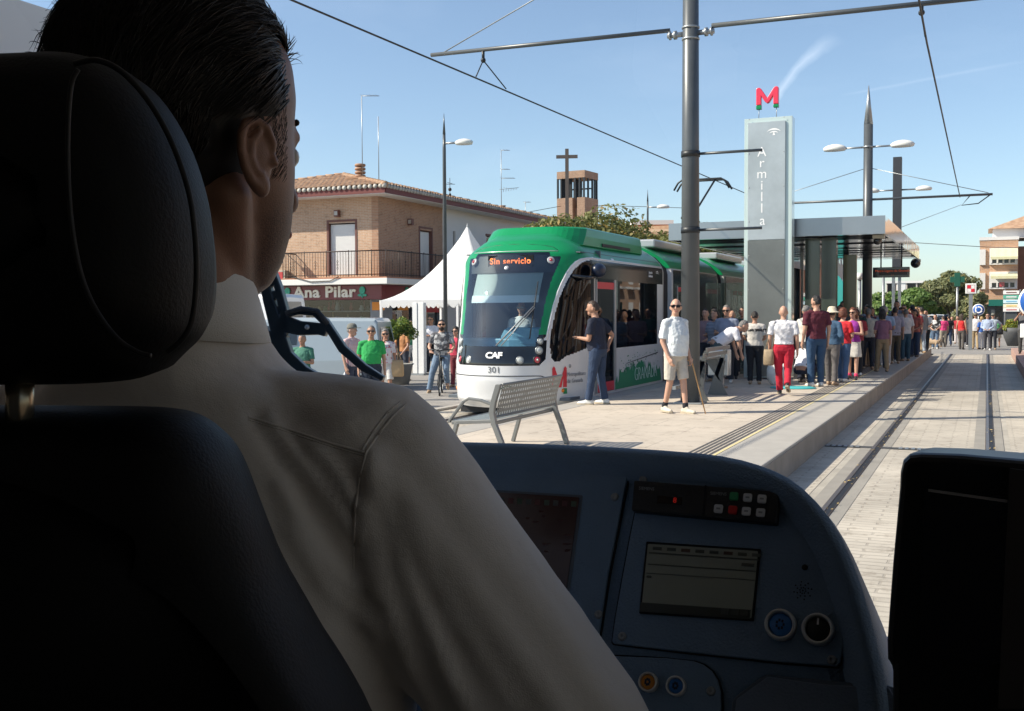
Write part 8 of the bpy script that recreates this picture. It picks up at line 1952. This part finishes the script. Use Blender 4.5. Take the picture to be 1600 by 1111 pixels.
# trousers and belt level hidden by the seat; legs forward
Tm = MB()
loft_rings(Tm, [(.98, .18, .15, 0), (1.05, .185, .15, 0), (1.18, .178, .14, 0)], 20, lambda p: Vector((-.63+p.x, .73+p.y, p.z)))
for sg in (-1, 1): capsule(Tm, Vector((-.63+sg*.09, .78, 1.06)), Vector((-.63+sg*.13, 1.22, 1.05)), .095, .07); capsule(Tm, Vector((-.63+sg*.13, 1.22, 1.05)), Vector((-.63+sg*.13, 1.32, .60)), .07, .055)
q = Tm.build('trousers', cloth('driver_navy', (.015, .02, .035)), None); wparent(q, dr); remesh(q, .012, 3)
for sg in (-1, 1):
    f = MB(); capsule(f, (-.63+sg*.13, 1.30, .50), (-.63+sg*.14, 1.46, .46), .05, .042); capsule(f, (-.63+sg*.13, 1.31, .60), (-.63+sg*.13, 1.31, .5), .05, .05); q = f.build('shoe', m_shoe_b, None); wparent(q, dr); remesh(q, .012, 2)
# hair: dense skull cap plus combed strands
m_hair = mat('driver_hair', (.009, .007, .006), .42, spec=.45, var=.3, vs=60)
def hair_r(d, kind=0):
    """None where skin shows, else radius factor"""
    x_, y_, z_ = d
    hl = .34+.25*abs(x_)                    # front hairline
    if y_ > .35 and z_ < hl: return None
    if y_ > -.05 and z_ < .05 and abs(x_) > .5 and y_ < .35: 
        if y_ < .10 or z_ < -.35: return None
    if y_ >= .10 and y_ <= .35 and z_ < -.25: return None
    if z_ < -.52+.35*max(0, y_+.8): return None
    if abs(x_) > .72 and z_ < .0 and y_ > -.42: return None
    return 1.0
hrg = random.Random(4)
def skull(d, off=0):
    v = Vector((d.x*.079, -.010+d.y*.099, .034+d.z*.101)); 
    k = 1.0
    return hp(*(v*(1+off)))
cap_ = MB()
cap_.ell((0, 0, 0), (1, 1, 1), 72, 48)
vs_ = []
for v in cap_.v:
    d = Vector(v).normalized(); r_ = hair_r(d); topv = .07*max(0, d.z)+.03*max(0, -d.y)
    vs_.append(tuple(skull(d, (.045+topv+.035*noise.noise(d*6)+.015*noise.noise(d*17)) if r_ else -.10)))
cap_.v = vs_; q = cap_.build('hair', m_hair, None); wparent(q, dr)
st = MB()
def strand(root, dirv, L, rad, curl=0, lift=.0, n=6, gv=-.25, hug=.75):
    p = Vector(root); d = Vector(dirv).normalized(); pts_ = [p.copy()]; ctr = hp(0, -.01, .034); cax = Vector((hrg.gauss(0, 1), hrg.gauss(0, 1), hrg.gauss(0, 1))).normalized()
    for i in range(n):
        nrm = (p-ctr).normalized(); d = d-nrm*d.dot(nrm)*hug+Vector((0, 0, gv*.12))+nrm*lift
        if curl: d = Matrix.Rotation(curl, 3, cax) @ d
        d.normalize(); p = p+d*(L/n); pts_.append(p.copy())
    st.tube(pts_, [rad*(1-.85*(i/n)**1.5) for i in range(n+1)], 3, cap=False)
cnt = 0
while cnt < 11500:
    d = Vector((hrg.gauss(0, 1), hrg.gauss(0, 1), hrg.gauss(0, 1))).normalized()
    if hair_r(d) is None: continue
    cnt += 1
    low = max(0, -d.z)
    comb = Vector((.10*d.x, -1, -.15 if d.z > .3 else -.55-low)) + Vector((hrg.gauss(0, .13), hrg.gauss(0, .10), hrg.gauss(0, .13)))
    wave = noise.noise(d*5)*.5; comb += Vector((wave*.5, 0, wave*.4))
    L = (.022 if d.z < -.1 else .045+.02*max(0, d.z))*hrg.uniform(.7, 1.25)
    k = .056+.075*max(0, d.z)+.035*max(0, -d.y)+(.02 if d.z < .15 else 0)
    if d.z < -.1: comb = Vector((hrg.gauss(0, .2), -.5, -.9))
    strand(skull(d, k), comb, L, hrg.uniform(.0004, .0009), lift=hrg.uniform(-.04, .05))
# curls at the back of the crown
for i in range(900):
    d = Vector((hrg.uniform(-1, .0), hrg.uniform(-1.0, -.15), hrg.uniform(-.05, .95))).normalized()
    strand(skull(d, .06+.04*hrg.random()), Vector((hrg.gauss(-.6, .6), hrg.gauss(-.4, .6), hrg.gauss(0, .6))), hrg.uniform(.022, .036), hrg.uniform(.0005, .0009), curl=hrg.uniform(.55, .95)*hrg.choice((-1, 1)), lift=.02, n=10, gv=0, hug=.45)
for i in range(0):   # front quiff ends
    d = Vector((hrg.uniform(.2, .9), hrg.uniform(.35, .95), hrg.uniform(.45, .9))).normalized()
    strand(skull(d, .14), Vector((hrg.gauss(.3, .3), hrg.gauss(-.5, .4), hrg.gauss(-.2, .3))), hrg.uniform(.02, .04), .0008, curl=hrg.uniform(-.4, .4), lift=.1, n=7)
# sideburn
for i in range(420):
    y_ = hrg.uniform(.010, .030); z_ = hrg.uniform(-.022, .045); 
    for sg in (-1, 1):
        base_ = hp(sg*(.0755-.10*max(0, y_-.01)-.06*max(0, -.0-z_)), y_, z_); strand(base_, Vector((0, -.25, -1)), .005, .00021, n=3)
q = st.build('hair_strands', m_hair, q); q.matrix_parent_inverse = Matrix.Identity(4)
for sg in (-1, 1):
    e = MB().ell(hp(sg*.031, .078, .004), (.012, .010, .011), 12, 8); wparent(e.build('eye', mat('eye_white', (.6, .58, .55), .2)), dr)
    e = MB(); capsule(e, hp(sg*.015, .088, .030), hp(sg*.046, .074, .032), .004, .003, 8); wparent(e.build('eyebrow', m_hair), dr)
wparent((lambda mb: (capsule(mb, hp(-.020, .090, -.062), hp(.020, .090, -.062), .005, .005, 8), mb)[1])(MB()).build('mouth', mat('lip', (.36, .11, .09), .5)), dr)
# ---------------------------------------------------------------- bake, then sculpt folds and seams on the driver's shirt
flush()
from mathutils.bvhtree import BVHTree
def projpx(p):
    v = p-CAM; z = v.dot(fw); return 800+FPX*v.dot(rt)/z, 555.5-FPX*v.dot(up)/z, z
def segd(px_, py_, L):
    best = 1e9; sd_ = 0
    for (a, b) in zip(L, L[1:]):
        dx, dy = b[0]-a[0], b[1]-a[1]; t = max(0, min(1, ((px_-a[0])*dx+(py_-a[1])*dy)/(dx*dx+dy*dy))); qx, qy = px_-a[0]-dx*t, py_-a[1]-dy*t; d = math.hypot(qx, qy)
        if d < best: best = d
    return best
FOLDS = [  # polyline, width px, height m
 ([(575, 712), (596, 780), (640, 900), (705, 1060), (740, 1130)], 16, .0055), ([(572, 740), (584, 830), (600, 930), (640, 1040), (690, 1130)], 13, .0045),
 ([(590, 720), (650, 800), (720, 900), (800, 1010), (880, 1120)], 24, .0045), ([(600, 800), (660, 920), (750, 1060), (800, 1130)], 20, -.0045),
 ([(640, 830), (700, 960), (790, 1110)], 20, .004), ([(660, 700), (730, 800), (840, 950), (950, 1100)], 34, .003), ([(565, 790), (568, 860), (585, 930)], 9, .004),
 ([(420, 662), (450, 700), (500, 760), (552, 830)], 13, .005), ([(400, 650), (430, 700), (480, 790), (545, 880)], 13, -.005), ([(470, 680), (520, 730), (560, 790)], 10, .004),
 ([(440, 760), (490, 850), (550, 920)], 15, .005), ([(455, 830), (510, 920), (590, 985)], 14, .0045), ([(520, 700), (548, 740), (562, 770)], 8, -.003),
 ([(480, 540), (560, 590), (620, 640)], 22, .002), ([(400, 560), (470, 620), (540, 660)], 26, .002), ([(625, 630), (596, 665), (572, 705), (560, 760), (553, 830), (552, 900)], 8, -.0018)]
me = dshirt.data
nrm = [v.normal.copy() for v in me.vertices]
for v, n_ in zip(me.vertices, nrm):
    p = v.co
    if n_.dot(CAM-p) < -.02: continue
    x_, y_, z_ = projpx(p); h_ = 0
    for L, w_, a in FOLDS:
        d = segd(x_, y_, L)
        if d < w_*2.6: h_ += .95*a*math.exp(-(d/w_)**2)
    h_ += .0022*noise.noise(p*13)+.0012*noise.noise(p*31+Vector((3, 0, 0)))+.0005*noise.noise(p*75)
    v.co = p+n_*h_
me.update()
bvh = BVHTree.FromPolygons([v.co for v in me.vertices], [tuple(p.vertices) for p in me.polygons])
def on_shirt(L, off=.0012, step=10):
    out = []
    for a, b in zip(L, L[1:]):
        n = max(1, int(math.hypot(b[0]-a[0], b[1]-a[1])/step))
        for i in range(n+1):
            f = i/n; r_ = ray(a[0]+(b[0]-a[0])*f, a[1]+(b[1]-a[1])*f).normalized(); h_ = bvh.ray_cast(CAM, r_)
            if h_[0] is not None: out.append(h_[0]+h_[1]*off)
    return out
for L, r_ in (([(634, 632), (612, 652), (590, 680), (573, 706), (562, 745), (556, 790), (553, 850), (552, 890)], .0010), ([(626, 628), (604, 646), (582, 676), (566, 704)], .0008), ([(388, 652), (440, 668), (500, 688), (570, 708)], .0012), ([(388, 656), (440, 672), (500, 692), (568, 712)], .0007)):
    P_ = on_shirt(L, .0002)
    if len(P_) > 3: wparent(MB().tube(P_, r_, 6, cap=False).build('seam', m_shirt), dr)
